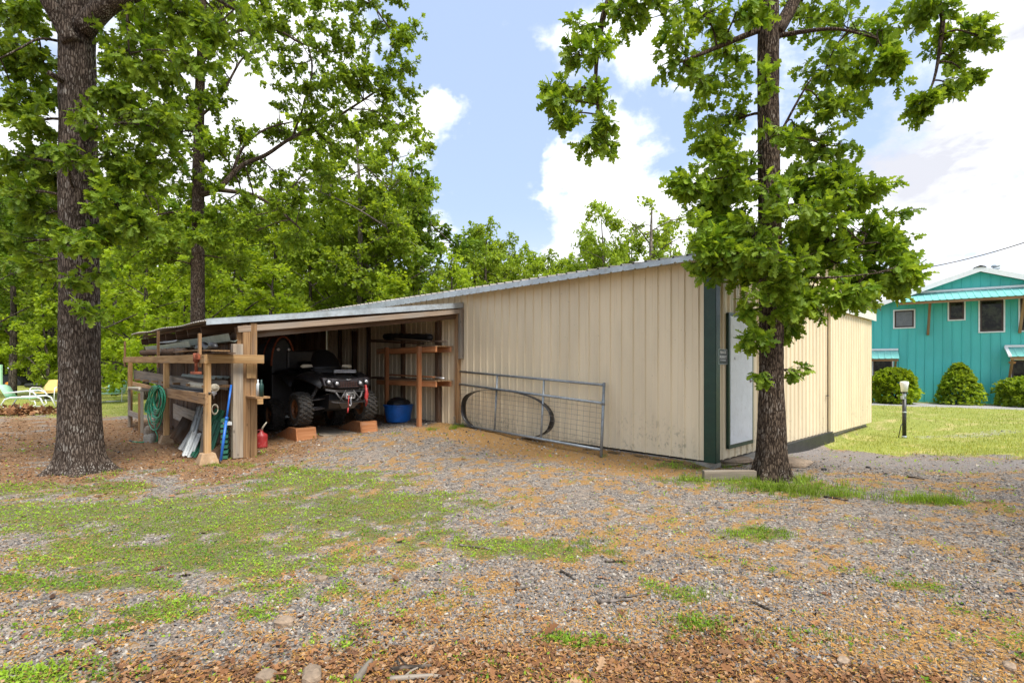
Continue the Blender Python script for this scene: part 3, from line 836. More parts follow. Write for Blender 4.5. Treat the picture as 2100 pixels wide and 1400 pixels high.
# left front post group
PX = pL.x
mb = MB(BF)
lo = lambda x, u: ghs(Bp(x, u, 0))
x0, x1 = hitu(497, 800, U0 + .05).x, hitu(513, 800, U0 + .05).x; x2 = hitu(526, 800, U0 + .05).x
mb.box((x0, U0 + .02, -.1), (x1 - .004, U0 + .10, ltz(x0) - .12)); mb.box((x1, U0 + .015, -.1), (x2, U0 + .11, ltz(x1) - .10))
mb.build('post', M['wood_brown'], lt, .004)
mb = MB(BF); a, b_ = hitu(477, 705, U0 + .0), hitu(498, 937, U0)
mb.box((a.x, U0 - .03, .02), (b_.x - .002, U0 + .10, a.z)); mb.build('post', M['wood_old'], lt, .006)
mb = MB(BF); a, b_ = hitu(486, 672, U0 + .12), hitu(500, 735, U0 + .12); mb.box((a.x, U0 + .11, .1), (b_.x + .1, U0 + .2, a.z)); mb.build('post', M['wood_brown'], lt)
mb = MB(BF); a, b_ = hitu(505, 746, U0 - .0), hitu(524, 775, U0); mb.box((a.x, U0 - .03, b_.z), (b_.x, U0 + .012, a.z))
mb.build('cleat', M['wood_new'], lt); mb = MB(BF)
a, b_ = hitu(525, 815, U0 + .2), hitu(538, 828, U0 + .2); mb.box((a.x - .1, U0 + .16, b_.z), (b_.x, U0 + .2, a.z))
mb.build('cleat', M['wood_new'], lt)
# right post at the barn wall
mb = MB(BF); a, b_ = hitu(936, 650, U0 + .12), hitu(951, 872, U0 + .12)
mb.box((a.x, U0 + .08, .0), (-.03, U0 + .2, 2.85)); mb.build('post', M['wood_brown'], lt, .005)
mb = MB(BF); a, b_ = hitu(943, 633, U0), hitu(957, 736, U0); mb.box((a.x, U0 - .02, b_.z), (-.035, U0 + .06, a.z - .02)); mb.build('post', M['wood_old'], lt, .005)
# left wall of old vertical boards behind the rack; back wall
XW = -4.66
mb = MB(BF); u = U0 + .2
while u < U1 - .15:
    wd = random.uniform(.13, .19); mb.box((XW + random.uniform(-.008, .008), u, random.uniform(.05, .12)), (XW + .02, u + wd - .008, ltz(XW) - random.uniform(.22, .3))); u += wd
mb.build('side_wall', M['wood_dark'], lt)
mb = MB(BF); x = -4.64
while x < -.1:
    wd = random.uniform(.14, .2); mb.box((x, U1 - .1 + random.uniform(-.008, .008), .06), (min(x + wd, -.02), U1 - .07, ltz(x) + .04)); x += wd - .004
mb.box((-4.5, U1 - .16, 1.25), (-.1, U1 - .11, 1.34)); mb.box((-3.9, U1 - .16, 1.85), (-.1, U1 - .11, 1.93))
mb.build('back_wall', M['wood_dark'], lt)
def stud(a, b_, m_='wood_brown'):
    mb = MB(BF); mb.box(a, b_); mb.build('wall_stud', M[m_], lt)
for u in (7.7, 9.5, 11.3):
    stud((XW + .03, u, .05), (XW + .13, u + .1, ltz(XW) - .2)); stud((-.12, u + .55, .1), (-.03, u + .64, ltz(-.1) - .2), 'wood_dark')
for px in (727, 899):
    q = hitx(px, 700, -.08); stud((-.14, q.y - .06, .1), (-.03, q.y + .06, 2.6), 'wood_dark')
# lamp under the roof
q = hitu(714, 668, 7.2)
lamp = thing('ceiling_lamp', 'small bare lamp hanging under the lean-to roof', 'lamp', mat=BF @ Matrix.Translation(q))
mb = MB(BF); mb.lathe([(.0, .09), (.05, .085), (.06, .05), (.025, .04), (.0, .04)], q, seg=14); mb.tube([q + Vector((0, 0, .08)), q + Vector((0, 0, .3))], .008); mb.build('lamp_holder', M['white_trim'], lamp)
mb = MB(BF); mb.lathe([(.0, -.05), (.025, -.04), (.033, -.01), (.02, .03), (.012, .04)], q, seg=14); mb.build('bulb', M['white'], lamp)
# ------------------------------------------------------------------ lumber rack outside the left wall
RO = -5.22      # outer plane
hx = lambda px, py, x0=None: hitx(px, py, RO if x0 is None else x0)
RI = XW - .06   # inner side at the board wall
M['tanblock'] = paint('tan_pier', (.34, .22, .12), .9, 0, .2, 7, .005, (.5, .42, .32), .5)
pf = hitu(426, 930, U0 - .05)
fp = hx(426, 930); RO = fp.x
rack = thing('lumber_rack', 'rough pine rack of posts and rails against the left side of the lean-to', 'rack', mat=BF @ Matrix.Translation((RO, 5.8, 0)))
posts = []
for (px, ytop, ybot, ww, bt) in ((425, 733, 930, .09, 930), (341, 735, 892, .10, 892), (267, 742, 880, .10, 880)):
    p = hx(px, ybot); tz = hx(px, ytop).z
    posts.append(p)
    mb = MB(BF); mb.box((RO - .045, p.y - ww / 2, .14 if px == 425 else 0.02), (RO + .045, p.y + ww / 2, tz)); mb.build('post', M['wood_new'], rack, .004)
for px, y0, y1 in ((420, 684, 733), (333, 679, 735), (263, 700, 735)):
    mb = MB(BF); a = hx(px, y0); b_ = hx(px, y1 + 12); mb.box((RO - .09, a.y - .03, b_.z - .06), (RO - .05, a.y + .045, a.z)); mb.build('upright_stub', M['wood_brown'], rack, .003)
def rail(name, pts, mat, x=None, w_=.04, h_=.13, warp=0.0):
    mb = MB(BF); a = hx(*pts[0]) if x is None else hitx(*pts[0], x); b_ = hx(*pts[1]) if x is None else hitx(*pts[1], x)
    mb.beam(a, b_, w_, h_, warp=warp); return mb.build(name, mat, rack, .003)
RO_keep = RO; 
rail('side_rail', ((422, 736), (254, 737.5)), M['wood_new'], RO - .07, .04, .14)
rail('side_rail', ((424, 818), (330, 803)), M['wood_brown'], RO - .07, .04, .17)
rail('side_rail', ((335, 802), (272, 786)), M['wood_brown'], RO + .5, .04, .12)
mb = MB(BF); a, b_ = hitu(422, 726, U0 - .14), hitu(541, 745, U0 - .14); mb.box((a.x, U0 - .16, b_.z), (b_.x, U0 - .12, a.z)); mb.build('front_rail', M['wood_new'], rack, .004)
for k in range(7):
    u = posts[0].y + .25 + k * 1.05
    for z, xo in ((posts[0].z * 0 + 1.62, RO - .03), (1.18, RO + .0)):
        mb = MB(BF); mb.box((xo, u, z), (RI, u + .09, z + .04)); mb.build('cross_bar', M['wood_brown'], rack)

for i, p in enumerate(posts[:2]):
    mb = MB(BF); s_ = .15 if i == 0 else .13; h_ = .17; z0 = -.02
    vs = [(p.x - s_, p.y - s_, z0), (p.x + s_, p.y - s_, z0), (p.x + s_, p.y + s_, z0), (p.x - s_, p.y + s_, z0), (p.x - s_ * .62, p.y - s_ * .62, h_), (p.x + s_ * .62, p.y - s_ * .62, h_), (p.x + s_ * .62, p.y + s_ * .62, h_), (p.x - s_ * .62, p.y + s_ * .62, h_)]
    mb._add(vs, [(0, 3, 2, 1), (4, 5, 6, 7), (0, 1, 5, 4), (1, 2, 6, 5), (2, 3, 7, 6), (3, 0, 4, 7)]); mb.build('pier_block', M['tanblock'], rack, .012)
# helper for long things lying along the rack
def along(px0, py0, px1, py1, x):
    return hitx(px0, py0, x), hitx(px1, py1, x)
M['trimgrey'] = paint('greygreen_trim', (0.30, 0.34, 0.29), .5, .1, .15, 4, dirt=(.1, .08, .06), dirt_amt=.5)
M['trimwhite'] = paint('white_panel', (0.60, 0.63, 0.63), .5, .1, .12, 4, dirt=(.25, .2, .15), dirt_amt=.5)
M['pvc'] = paint('cream_pvc', (0.62, 0.56, 0.43), .45, 0, .1, 4, dirt=(.2, .15, .1), dirt_amt=.4)
M['hose'] = paint('green_hose', (0.015, 0.25, 0.13), .38, 0, .2, 9)
M['gpanel'] = paint('green_panel', (0.04, 0.19, 0.12), .45, 0, .2, 5, dirt=(.06, .06, .04), dirt_amt=.5)
M['blue'] = paint('blue_plastic', (0.015, 0.13, 0.50), .38, 0, .15, 6)
M['dkgreen'] = paint('dark_green', (.01, .05, .04), .5)
M['atvblack'] = paint('quad_plastic', (0.009, 0.009, 0.010), .42, 0, .3, 5, dirt=(.05, .04, .03), dirt_amt=.35, spec=.3)
M['gun'] = paint('gunmetal', (0.09, 0.085, 0.085), .5, .3, .25, 9, dirt=(.04, .03, .02), dirt_amt=.5)
M['red'] = paint('faded_red', (0.40, 0.03, 0.03), .45, 0, .2, 8, dirt=(.45, .32, .30), dirt_amt=.5)
G_TOP, G_MID, G_LOW = 'offcuts on the top rack shelf', 'offcuts on the middle rack shelf', 'panels leaning under the rack'
def channel(name, a, b_, w_, h_, mat, label, cat, open_='up', th=.006, group=None):
    """folded sheet-metal channel / angle from a to b"""
    a = Vector(a); b_ = Vector(b_); d = (b_ - a).normalized(); s_ = d.cross(Vector((0, 0, 1))).normalized(); up = s_.cross(d)
    prof = {'up': [(-w_ / 2, h_), (-w_ / 2, 0), (w_ / 2, 0), (w_ / 2, h_)], 'ang': [(-w_ / 2, h_), (-w_ * .3, .1 * h_), (w_ * .2, 0), (w_ / 2, .25 * h_)],
            'rib': [(-w_ / 2, 0), (-w_ * .4, h_), (-w_ * .3, 0), (-w_ * .06, 0), (0, h_), (w_ * .06, 0), (w_ * .3, 0), (w_ * .4, h_), (w_ / 2, 0)]}[open_]
    mb = MB(BF); rows = [[p + s_ * x + up * y for x, y in prof] for p in (a, a * .5 + b_ * .5 + up * -.01, b_)]
    mb.sheet(rows, up * -th if open_ != 'up' else s_ * th); return mb.top(name, mat, label, cat, group)
a, b_ = along(478, 700, 362, 712, RO + .42); channel('gutter', a, b_, .14, .13, M['trimgrey'], 'long pale grey gutter length lying along the top of the rack', 'gutter', 'ang')
a, b_ = along(397, 712, 305, 720, RO + .2); channel('gutter', a, b_, .16, .11, M['trimgrey'], 'shorter grey-green metal trim on the far end of the top shelf', 'gutter', 'ang')
a, b_ = along(378, 700, 337, 703, RO + .40); channel('metal_sheet', a, b_, .30, .03, M['trimwhite'], 'small white ribbed metal offcut on top of the rack pile', 'sheet', 'rib')
a, b_ = along(433, 697, 415, 698, RO + .5); mb = MB(BF); mb.beam(a, b_, .12, .08); mb.top('wood_block', M['trimgrey'], 'small pale block on top of the grey gutter', 'block')
mb = MB(BF); a, b_ = along(380, 720, 293, 723, RO + .04); n = 34
pts = [a.lerp(b_, i / n) for i in range(n + 1)]; mb.tube(pts, [.05 + .02 * (math.sin(i * 1.9) > 0) + .008 * math.sin(i * 5) for i in range(n + 1)], 10)
mb.top('turned_post', M['wood_dark'], 'dark turned wooden post lying on the top rail of the rack', 'post')
a, b_ = along(452, 719, 372, 722, RO + .1); mb = MB(BF); mb.beam(a, b_, .26, .022, warp=.01); mb.top('plank', M['wood_brown'], 'short brown board on the near end of the top shelf', 'plank')
a, b_ = along(462, 724, 376, 726.5, RO + .2); mb = MB(BF); mb.beam(a, b_, .3, .02); mb.top('plank', M['wood_dark'], 'darker board lying lowest on the near end of the top shelf', 'plank')
mb = MB(BF); a, b_ = along(443, 712, 402, 712, RO + .12); n = 12
mb.tube([a.lerp(b_, i / n) + Vector((0, 0, .025 * math.sin(i * 1.1))) for i in range(n + 1)], [.03] + [.055 + .015 * math.sin(i * 2.3) for i in range(n - 1)] + [.02], 10)
mb.top('rolled_tarp', M['dark'], 'dark rolled tarp lying on boards on the top shelf', 'tarp')
# rusty trailer jack hanging at the rail
c0 = hitx(402, 740, RO - .13)
jack = thing('trailer_jack', 'rusty red trailer jack hanging on the top rail of the rack', 'jack', mat=BF @ Matrix.Translation((c0.x, c0.y, hitx(402, 767, RO - .13).z)))
mb = MB(BF); zt, zb_ = hitx(402, 724, c0.x).z, hitx(402, 765, c0.x).z
mb.tube([(c0.x, c0.y, zb_ + .02), (c0.x, c0.y, zt - .02)], .022, 10); mb.tube([(c0.x, c0.y, zt - .14), (c0.x, c0.y, zt)], .042, 10); mb.build('jack_tube', M['rust'], jack)
mb = MB(BF); mb.box((c0.x - .05, c0.y - .13, zb_ - .015), (c0.x + .05, c0.y + .13, zb_ + .025)); mb.build('foot_plate', M['rust'], jack, .004)
mb = MB(BF); mb.box((c0.x - .02, c0.y - .08, zt - .1), (c0.x + .06, c0.y + .08, zt - .02)); mb.tube([(c0.x, c0.y, zt - .03), (c0.x - .02, c0.y - .14, zt - .01), (c0.x - .02, c0.y - .16, zt - .07)], .01, 6); mb.build('bracket', M['rust'], jack)
# middle shelf
a, b_ = along(418, 800, 276, 768, RO + .12); mb = MB(BF); mb.beam(a, b_, .03, .24, warp=.02); mb.top('plank', M['wood_old'], 'long wide weathered board on edge along the middle shelf', 'plank')
a, b_ = along(466, 790, 346, 776, RO + .42); mb = MB(BF); mb.beam(a, b_, .03, .16); mb.top('plank', M['wood_old'], 'grey board behind the white pipe on the middle shelf', 'plank')
a, b_ = along(457, 776, 386, 770, RO + .44); channel('metal_sheet', a, b_, .26, .04, M['trimgrey'], 'grey-green ribbed sheet on top of the middle shelf pile', 'sheet', 'rib')
mb = MB(BF); a, b_ = along(441, 795, 391, 789, RO + .1); d = (b_ - a).normalized()
mb.lathe([(.052, 0), (.062, 0), (.062, .06), (.056, .07), (.056, (b_ - a).length), (.0, (b_ - a).length)], a, d, 20); mb.lathe([(.052, 0), (.050, .1), (.0, .1)], a, d, 20)
mb.top('plastic_pipe', M['pvc'], 'fat cream plastic pipe with open end on the middle shelf', 'pipe')
for i, (c_, r_) in enumerate((((350, 790, 432, 802, RO + .05), .022), ((352, 786, 440, 797, RO + .3), .018), ((355, 796, 430, 806, RO + .02), .02))):
    a, b_ = along(*c_); mb = MB(BF); mb.tube([a, a.lerp(b_, .5) + Vector((0, 0, -.01)), b_], r_, 8)
    mb.top('metal_pipe', M['dark'], ['dark pipe lying just above the middle rail of the rack', 'thin dark pipe behind the others on the middle shelf', 'lowest dark pipe touching the middle rail'][i], 'pipe')
for i, (p0, p1) in enumerate((((352, 796), (372, 796)), ((366, 800), (385, 800)), ((386, 803), (403, 803)))):
    a, b_ = hitx(p0[0], p0[1], RO - .01), hitx(p0[0], p0[1], RO + .4); mb = MB(BF); mb.beam(a, b_ + Vector((0, .1, 0)), .13, .02)
    mb.top('plank', M['wood_old'], ['first short board end poking over the middle rail, nearest the hose', 'second short board end poking over the middle rail', 'third short board end on the middle rail, nearest the front post'][i], 'plank', G_MID)
# small pulley on the front post
c0 = hitu(438, 805, U0 - .1); mb = MB(BF); mb.lathe([(.0, 0), (.045, 0), (.045, .012), (.02, .02), (.0, .02)], c0, (0, -1, 0), 14); mb.tube([c0, c0 + Vector((0, -.02, -.04)), c0 + Vector((.0, -.01, -.10))], .006, 5)
mb.top('pulley', M['metal'], 'small steel pulley hanging right of the front rack post', 'pulley')
# garden hose : loops hanging on the rail
mb = MB(); ha = hx(330, 797, RO - .12); c_top = BF @ Vector((RO - .13, hitx(331, 792, RO - .13).y, 0))
pts = []; 
def hp_(px, py, off=0.0): return BF @ hitx(px, py, RO - .13 - off)
NL = 13
for L in range(NL):
    f = L / (NL - 1); off = .015 * (L % 4) + random.uniform(0, .02)
    x0 = 297 + 17 * f + random.uniform(-3, 3); x1 = 331 + random.uniform(-4, 5); yb = 838 + 55 * random.random() * (1 - .5 * f) ; xt = 322 + random.uniform(-5, 8); yt = 791 + random.uniform(-1, 4)
    if L < 2: x0, x1, yb = 290 + L * 4, 312, 846
    for k in range(16):
        an = 2 * math.pi * k / 16
        yy = (yt + yb) / 2 - math.cos(an) * (yb - yt) / 2
        mid = xt + (((x0 + x1) / 2) - xt) * (1 - math.cos(an)) / 2
        xx = mid - math.sin(an) * (x1 - x0) / 2 * (1 if k < 8 else 1.0)
        pts.append(hp_(xx, yy, off + .03 * math.sin(an)))
pts += [hp_(322, 850), hp_(318, 880), hp_(323, 893)]
def ground_pt(px, py, r=.012): 
    g = G(px, py, .02); g.z = ghs(g) + r; return g
pts += [ground_pt(322, 906), ground_pt(310, 904), ground_pt(290, 907), ground_pt(272, 906)]
mb.tube(pts, .0115, 7); mb.top('garden_hose', M['hose'], 'green garden hose hanging in loops from the rack with its end on the ground', 'hose')
mb = MB(); mb.tube([ground_pt(272, 906), ground_pt(266, 904.5)], [.016, .022], 8); mb.top('hose_nozzle', M['dark'], 'black nozzle lying at the end of the green hose', 'nozzle')
# stick and things beneath the far end
a = hx(286, 893, RO - .08); b_ = hx(286, 806, RO - .08); mb = MB(BF); mb.beam((a.x, a.y, -.02), (b_.x, b_.y, b_.z), .04, .05, up=(1, 0, 0)); mb.top('stake', M['wood_brown'], 'thin upright wooden stake standing left of the green hose', 'stake')
mb = MB(BF); a, b_ = hx(262, 800, RO - .07), hx(289, 800, RO - .07); mb.box((a.x, b_.y, b_.z - .03), (a.x + .3, a.y, b_.z)); mb.box((a.x, b_.y, .0), (a.x + .05, b_.y + .07, b_.z - .035)); mb.box((a.x, a.y - .07, .0), (a.x + .05, a.y, b_.z - .035)); mb.box((a.x, b_.y + .075, .30), (a.x + .04, a.y - .075, .42)); mb.box((a.x + .25, b_.y, .0), (a.x + .3, b_.y + .07, b_.z - .035))
mb.top('sawhorse', M['wood_old'], 'low rotten wooden stand under the far end of the rack', 'stand')
mb = MB(BF); mb.tube([(a.x, b_.y + .15, b_.z + .01), (a.x + .03, b_.y + .3, b_.z + .04), (a.x + .01, a.y - .1, b_.z + .01)], .03, 8); mb.top('tie_strap', M['pvc'], 'crumpled tan strap on the low rotten stand', 'strap')
rock('log_chunk', Bp(RO - .05, hx(312, 880).y, .09), (.10, .14, .17), 'upright cut log standing behind the hanging hose', M['wood_old'], 'log', seed=7, flat=0)
rock('concrete_chunk', Bp(RO - .2, hx(331, 905).y - .05, .06), (.10, .10, .12), 'broken concrete chunk beside the second rack post', M['concrete'], 'block', seed=5)
# panels leaning at the foot of the rack
def lean(px0, py0, px1, py1, xb, xt, w_, mat, name, label, cat, style='flat', th=.02, group=None, face=True):
    """panel whose foot is seen at (px0,py0) on plane xb and whose head at (px1,py1) on plane xt"""
    a = hitx(px0, py0, xb); b_ = hitx(px1, py1, xt); a.z = max(a.z, .03)
    d = (b_ - a).normalized(); n_ = BF.inverted() @ Vector((0, 0, EYE)) - a; n_.z = 0; n_ = n_.normalized() if face else Vector((1, 0, 0)); s_ = d.cross(n_).normalized(); nn = s_.cross(d)
    mb = MB(BF)
    if style == 'flat': mb.beam(a, b_, w_, th, up=nn)
    else:
        prof = [(-w_ / 2, 0), (-w_ * .42, th), (-w_ * .26, th), (-w_ * .2, 0), (-w_ * .03, 0), (w_ * .03, th), (w_ * .18, th), (w_ * .25, 0), (w_ * .42, 0), (w_ / 2, th)]
        mb.sheet([[p + s_ * x - nn * y for x, y in prof] for p in (a, b_)], nn * .003)
    return mb.top(name, mat, label, cat, group)
lean(420, 868, 356, 842, RO + .42, RO + .5, .34, M['wood_old'], 'plank', 'wide grey board lying low across the back under the rack', 'plank', face=False)
lean(368, 905, 392, 862, RO + .05, RO + .35, .34, M['wood_dark'], 'plank', 'dark wide board leaning behind the white panels under the rack', 'plank')
lean(372, 925, 400, 880, RO - .02, RO + .2, .13, M['trimwhite'], 'metal_sheet', 'white ribbed strip leaning furthest left under the rack', 'sheet', 'rib', .025)
lean(383, 930, 412, 832, RO - .04, RO + .35, .12, M['trimwhite'], 'metal_sheet', 'tallest of the white ribbed strips leaning under the rack', 'sheet', 'rib', .025)
lean(384, 938, 404, 886, RO - .10, RO + .1, .17, M['trimwhite'], 'metal_sheet', 'front white ribbed strip leaning left of the front rack post', 'sheet', 'rib', .03)
lean(396, 938, 414, 905, RO - .04, RO + .2, .10, M['gpanel'], 'metal_sheet', 'dark green strip leaning just left of the front rack post', 'sheet', 'rib', .02)
lean(412, 928, 419, 880, RO + .1, RO + .2, .05, M['wood_old'], 'plank', 'thin grey batten leaning behind the front rack post', 'plank')
lean(427, 925, 448, 862, RO + .22, RO + .40, .16, M['gpanel'], 'metal_sheet', 'green panel leaning right of the front rack post', 'sheet', 'rib', .02)
lean(436, 880, 452, 840, RO + .40, RO + .48, .18, M['gpanel'], 'metal_sheet', 'darker green panel behind the leaning green one', 'sheet', 'rib', .02)
lean(440, 935, 466, 915, RO + .2, RO + .4, .2, M['wood_dark'], 'plank', 'dark scrap board low down behind the blue pole', 'plank')
a, b_ = hitu(461, 936, U0 + .0), hitu(477, 855, U0); mb = MB(BF); zz = .02
for k in range(8): mb.beam((a.x, U0 + .02 + random.uniform(0, .03), zz + .03), (b_.x - .01, U0 + .3, zz + .03), .10, .05); zz += (b_.z - .02) / 8
mb.top('sheet_stack', M['gpanel'], 'stack of dark green metal pieces standing beside the grey lean-to post', 'sheets')
mb = MB(BF); q, q2 = hitu(463, 869, U0 - .02), hitu(475, 864, U0 - .02); mb.box((q.x, U0 - .04, q.z - .02), (q2.x, U0 + .15, q.z + .03)); mb.top('metal_offcut', M['trimwhite'], 'small shiny metal offcut on top of the green stack', 'offcut')
a, b_ = hitu(452, 948, U0 - .22), hitu(474, 789, U0 - .02); a.z = .01; mb = MB(BF)
pole = thing('blue_pole', 'long blue pole leaning against the rack beside the lean-to post', 'pole', mat=BF @ Matrix.Translation(a))
mb.tube([a, a.lerp(b_, .55)], .021, 10); mb.tube([a.lerp(b_, .55), b_], .016, 10); mb.lathe([(.024, 0), (.024, .05)], a.lerp(b_, .54), b_ - a, 10); mb.build('pole_tube', M['blue'], pole)
mb = MB(BF); mb.lathe([(.0, -.005), (.024, 0), (.024, .04), (.0, .04)], a, b_ - a, 10); mb.build('end_cap', M['dark'], pole)
mb = MB(BF); q = hitu(441, 838, U0 - .05)
for L in range(3): mb.tube([q + Vector((.045 * math.cos(k * .5 + L), 0.01 * L, .075 * math.sin(k * .5 + L) - .01 * L)) for k in range(13)], .004, 5)
mb.top('wire_coil', M['pvc'], 'loop of pale cord hanging right of the front rack post', 'cord')
# ------------------------------------------------------------------ inside the lean-to
sh = thing('storage_shelf', 'brown timber storage shelf against the ribbed wall inside the lean-to', 'shelf', mat=BF @ Matrix.Translation((-.4, 7.6, .1)))
XS = -.62
s1, s2 = hitx(859.5, 872, XS), hitx(793, 864, XS)
print('shelf', s1, s2)
for s_, yt in ((s1, 710), (s2, 712)):
    t_ = hitx(859.5 if s_ is s1 else 793, yt, XS); mb = MB(BF); mb.box((XS - .045, s_.y - .045, .05), (XS + .045, s_.y + .045, t_.z)); mb.build('post', M['wood_orange'], sh, .004)
uA = hitx(897, 720, XS + .1).y; uB = s2.y + .6
for nm, y0, y1, pxr in (('upper', 712, 722, 897), ('lower', 782, 792, 897)):
    za, zb_ = hitx(860, y0, XS).z, hitx(860, y1, XS).z
    mb = MB(BF); mb.box((XS + .05, uA, zb_), (XS + .09, uB, za)); mb.box((-.16, uA, zb_), (-.12, uB, za))
    mb.box((XS + .1, s1.y - .05, zb_), (-.17, s1.y - .01, za)); mb.box((XS + .1, s2.y + .01, zb_), (-.17, s2.y + .05, za))
    mb.build('shelf_rail', M['wood_orange'], sh)
    mb = MB(BF)
    for k in range(3): mb.box((XS + .06 + .17 * k, uA + .02, za + .005), (XS + .21 + .17 * k, uB, za + .028))
    mb.build('shelf_board', M['wood_brown'], sh)
za = hitx(860, 712, XS).z + .03; zl = hitx(860, 782, XS).z + .03
mb = MB(BF); a, b_ = hitx(886, 692, XS + .25), hitx(787, 690, XS + .25); n = 30
mb.tube([a.lerp(b_, i / n) for i in range(n + 1)], [.03] + [.075 + .02 * random.random() for i in range(n - 1)] + [.03], 14); mb.top('rolled_mat', M['dark'], 'long black fuzzy roll lying on the top shelf inside the lean-to', 'roll')
for i, (pa, pb, x, w_, h_, mt, lb) in enumerate((((917, 700), (760, 697), XS + .15, .03, .03, 'wood_dark', 'dark stick overhanging the right end of the upper shelf'),
        ((881, 699), (812, 694), XS + .12, .10, .02, 'wood_old', 'pale board under the black roll on the upper shelf'),
        ((860, 704), (770, 700), XS + .3, .28, .04, 'wood_dark', 'dark wide board lowest on the upper shelf'),
        ((891, 773), (800, 768), XS + .15, .12, .03, 'wood_orange', 'reddish board overhanging the lower shelf'),
        ((912, 775), (870, 772), XS + .3, .04, .03, 'wood_old', 'thin pale stick end on the lower shelf'),
        ((850, 778), (770, 774), XS + .22, .26, .05, 'wood_dark', 'dark stacked board on the left of the lower shelf'))):
    a, b_ = hitx(*pa, x), hitx(*pb, x); mb = MB(BF); mb.beam(a, b_, w_, h_); mb.top('shelf_plank', M[mt], lb, 'plank')
mb = MB(BF); a, b_ = hitx(911, 776, XS + .1), hitx(893, 774, XS + .1); mb.tube([a, b_], .022, 10); mb.top('steel_tube', M['metal'], 'shiny short tube end on the right of the lower shelf', 'tube')
# blue tub
bc = hitx(817, 863, XS + .18); g = BF @ bc; zf = ghs(g)
tub = thing('blue_tub', 'round blue plastic tub on the gravel under the storage shelf', 'tub', mat=Matrix.Translation((g.x, g.y, zf)))
rt = (BF @ hitx(836, 830, XS + .18) - BF @ hitx(798, 830, XS + .18)).length / 2 * .82
hz = hitx(817, 829, XS + .18).z - zf
mb = MB(); mb.lathe([(.0, .01), (rt * .8, .0), (rt * .84, .03), (rt, hz - .03), (rt, hz), (rt * .96, hz), (rt * .96, hz - .03), (rt * .80, .04), (.0, .03)], (g.x, g.y, zf), seg=28); mb.build('bucket', M['blue'], tub)
mb = MB(); mb.lathe([(rt * 1.01, hz - .035), (rt * 1.05, hz - .03), (rt * 1.06, hz - .004), (rt * 1.03, hz + .004), (rt * .97, hz + .004)], (g.x, g.y, zf), seg=28); mb.build('rim', M['blue'], tub)
rock('canvas_bag', (g.x, g.y, zf + hz + .02), (rt * .8, rt * .7, .16), 'dark sack resting on top of the blue tub', M['dark'], 'bag', seed=12, flat=0)
# petrol can
g = G(536, 915, .03); gz = ghs(g)
can = thing('fuel_can', 'faded red fuel can on the gravel inside the left lean-to post', 'can', mat=Matrix.Translation((g.x, g.y, gz)))
r0 = .155 * .7
mb = MB(); mb.lathe([(.0, 0), (r0, 0), (r0 * 1.04, .02), (r0 * .97, .10), (r0 * 1.02, .19), (r0 * .95, .24), (.03, .285), (.03, .31), (.0, .31)], (g.x, g.y, gz), seg=24); mb.build('can_body', M['red'], can)
mb = MB(); mb.tube([(g.x + .0, g.y, gz + .30), (g.x + .03, g.y, gz + .38), (g.x + .09, g.y + .02, gz + .47)], [.02, .016, .012], 8); mb.build('spout', M['pvc'], can)
mb = MB(); mb.tube([(g.x - .08, g.y, gz + .25), (g.x - .07, g.y - .01, gz + .32), (g.x + .02, g.y - .01, gz + .33)], .01, 6); mb.build('handle', M['red'], can)
# small shelf with bottles on the inner left wall
mb = MB(BF); q = hitx(533, 812, XW + .16); mb.box((XW + .03, q.y - .2, q.z - .03), (XW + .25, q.y + .7, q.z)); mb.top('wall_ledge', M['wood_brown'], 'small wooden ledge on the inner left wall of the lean-to', 'shelf')
for i, (px, w_, mt, lb) in enumerate(((529, .03, 'trimwhite', 'white and green bottle on the small ledge behind the post'), (536, .035, 'dkgreen', 'dark green box on the small ledge behind the post'))):
    q2 = hitx(px, 811, XW + .14 + .0 * i); mb = MB(BF); mb.lathe([(.0, 0), (w_, 0), (w_, .17), (w_ * .8, .2), (w_ * .4, .22), (w_ * .4, .27), (.0, .27)], (q2.x, q2.y, q.z + .002), seg=12); mb.top('bottle', M[mt], lb, 'bottle')
# ------------------------------------------------------------------ four-wheeler on its ramps
rl = hitu(631, 898, 6.75); rr = hitu(755, 885, 6.85)
print('ramps', rl, rr)
RW = .40; rx0, rx1 = rl.x, rr.x
AX = (rx0 + rx1) / 2; TR = (rx1 - rx0) / 2; UF = 7.05
zA = .11; zR = .24
for i, rx in enumerate((rx0, rx1)):
    uu = 6.78; mb = MB(BF); w2 = .20; g0 = ghs(Bp(rx, uu, 0)) - .02
    zt = g0 + .02 + .23
    mb.prism([(rx - w2, uu, g0), (rx - w2, uu + .06, zt), (rx - w2, uu + .42, zt), (rx - w2, uu + 1.15, g0 + .02), (rx - w2, uu + 1.05, g0)], (.03, 0, 0))
    mb.prism([(rx + w2 - .03, uu, g0), (rx + w2 - .03, uu + .06, zt), (rx + w2 - .03, uu + .42, zt), (rx + w2 - .03, uu + 1.15, g0 + .02), (rx + w2 - .03, uu + 1.05, g0)], (.03, 0, 0))
    mb.prism([(rx - w2 + .03, uu - .002, g0), (rx - w2 + .03, uu + .058, zt + .003), (rx - w2 + .03, uu + .42, zt + .003), (rx - w2 + .03, uu + .42, zt - .03), (rx - w2 + .03, uu + .08, zt - .03), (rx - w2 + .03, uu + .03, g0)], (2 * w2 - .06, 0, 0))
    for k in range(5):
        f = k / 5; mb.beam((rx - w2 + .03, uu + .47 + .13 * k, zt - .03 - (zt - g0) * f * .9), (rx + w2 - .03, uu + .47 + .13 * k, zt - .03 - (zt - g0) * f * .9), .08, .025)
    mb.top('wheel_ramp', M['wood_orange'], ['orange-brown wooden ramp under the front wheel nearer the fuel can', 'orange-brown wooden ramp under the front wheel nearer the blue tub'][i], 'ramp', 'wooden wheel ramps', bevel=.006)
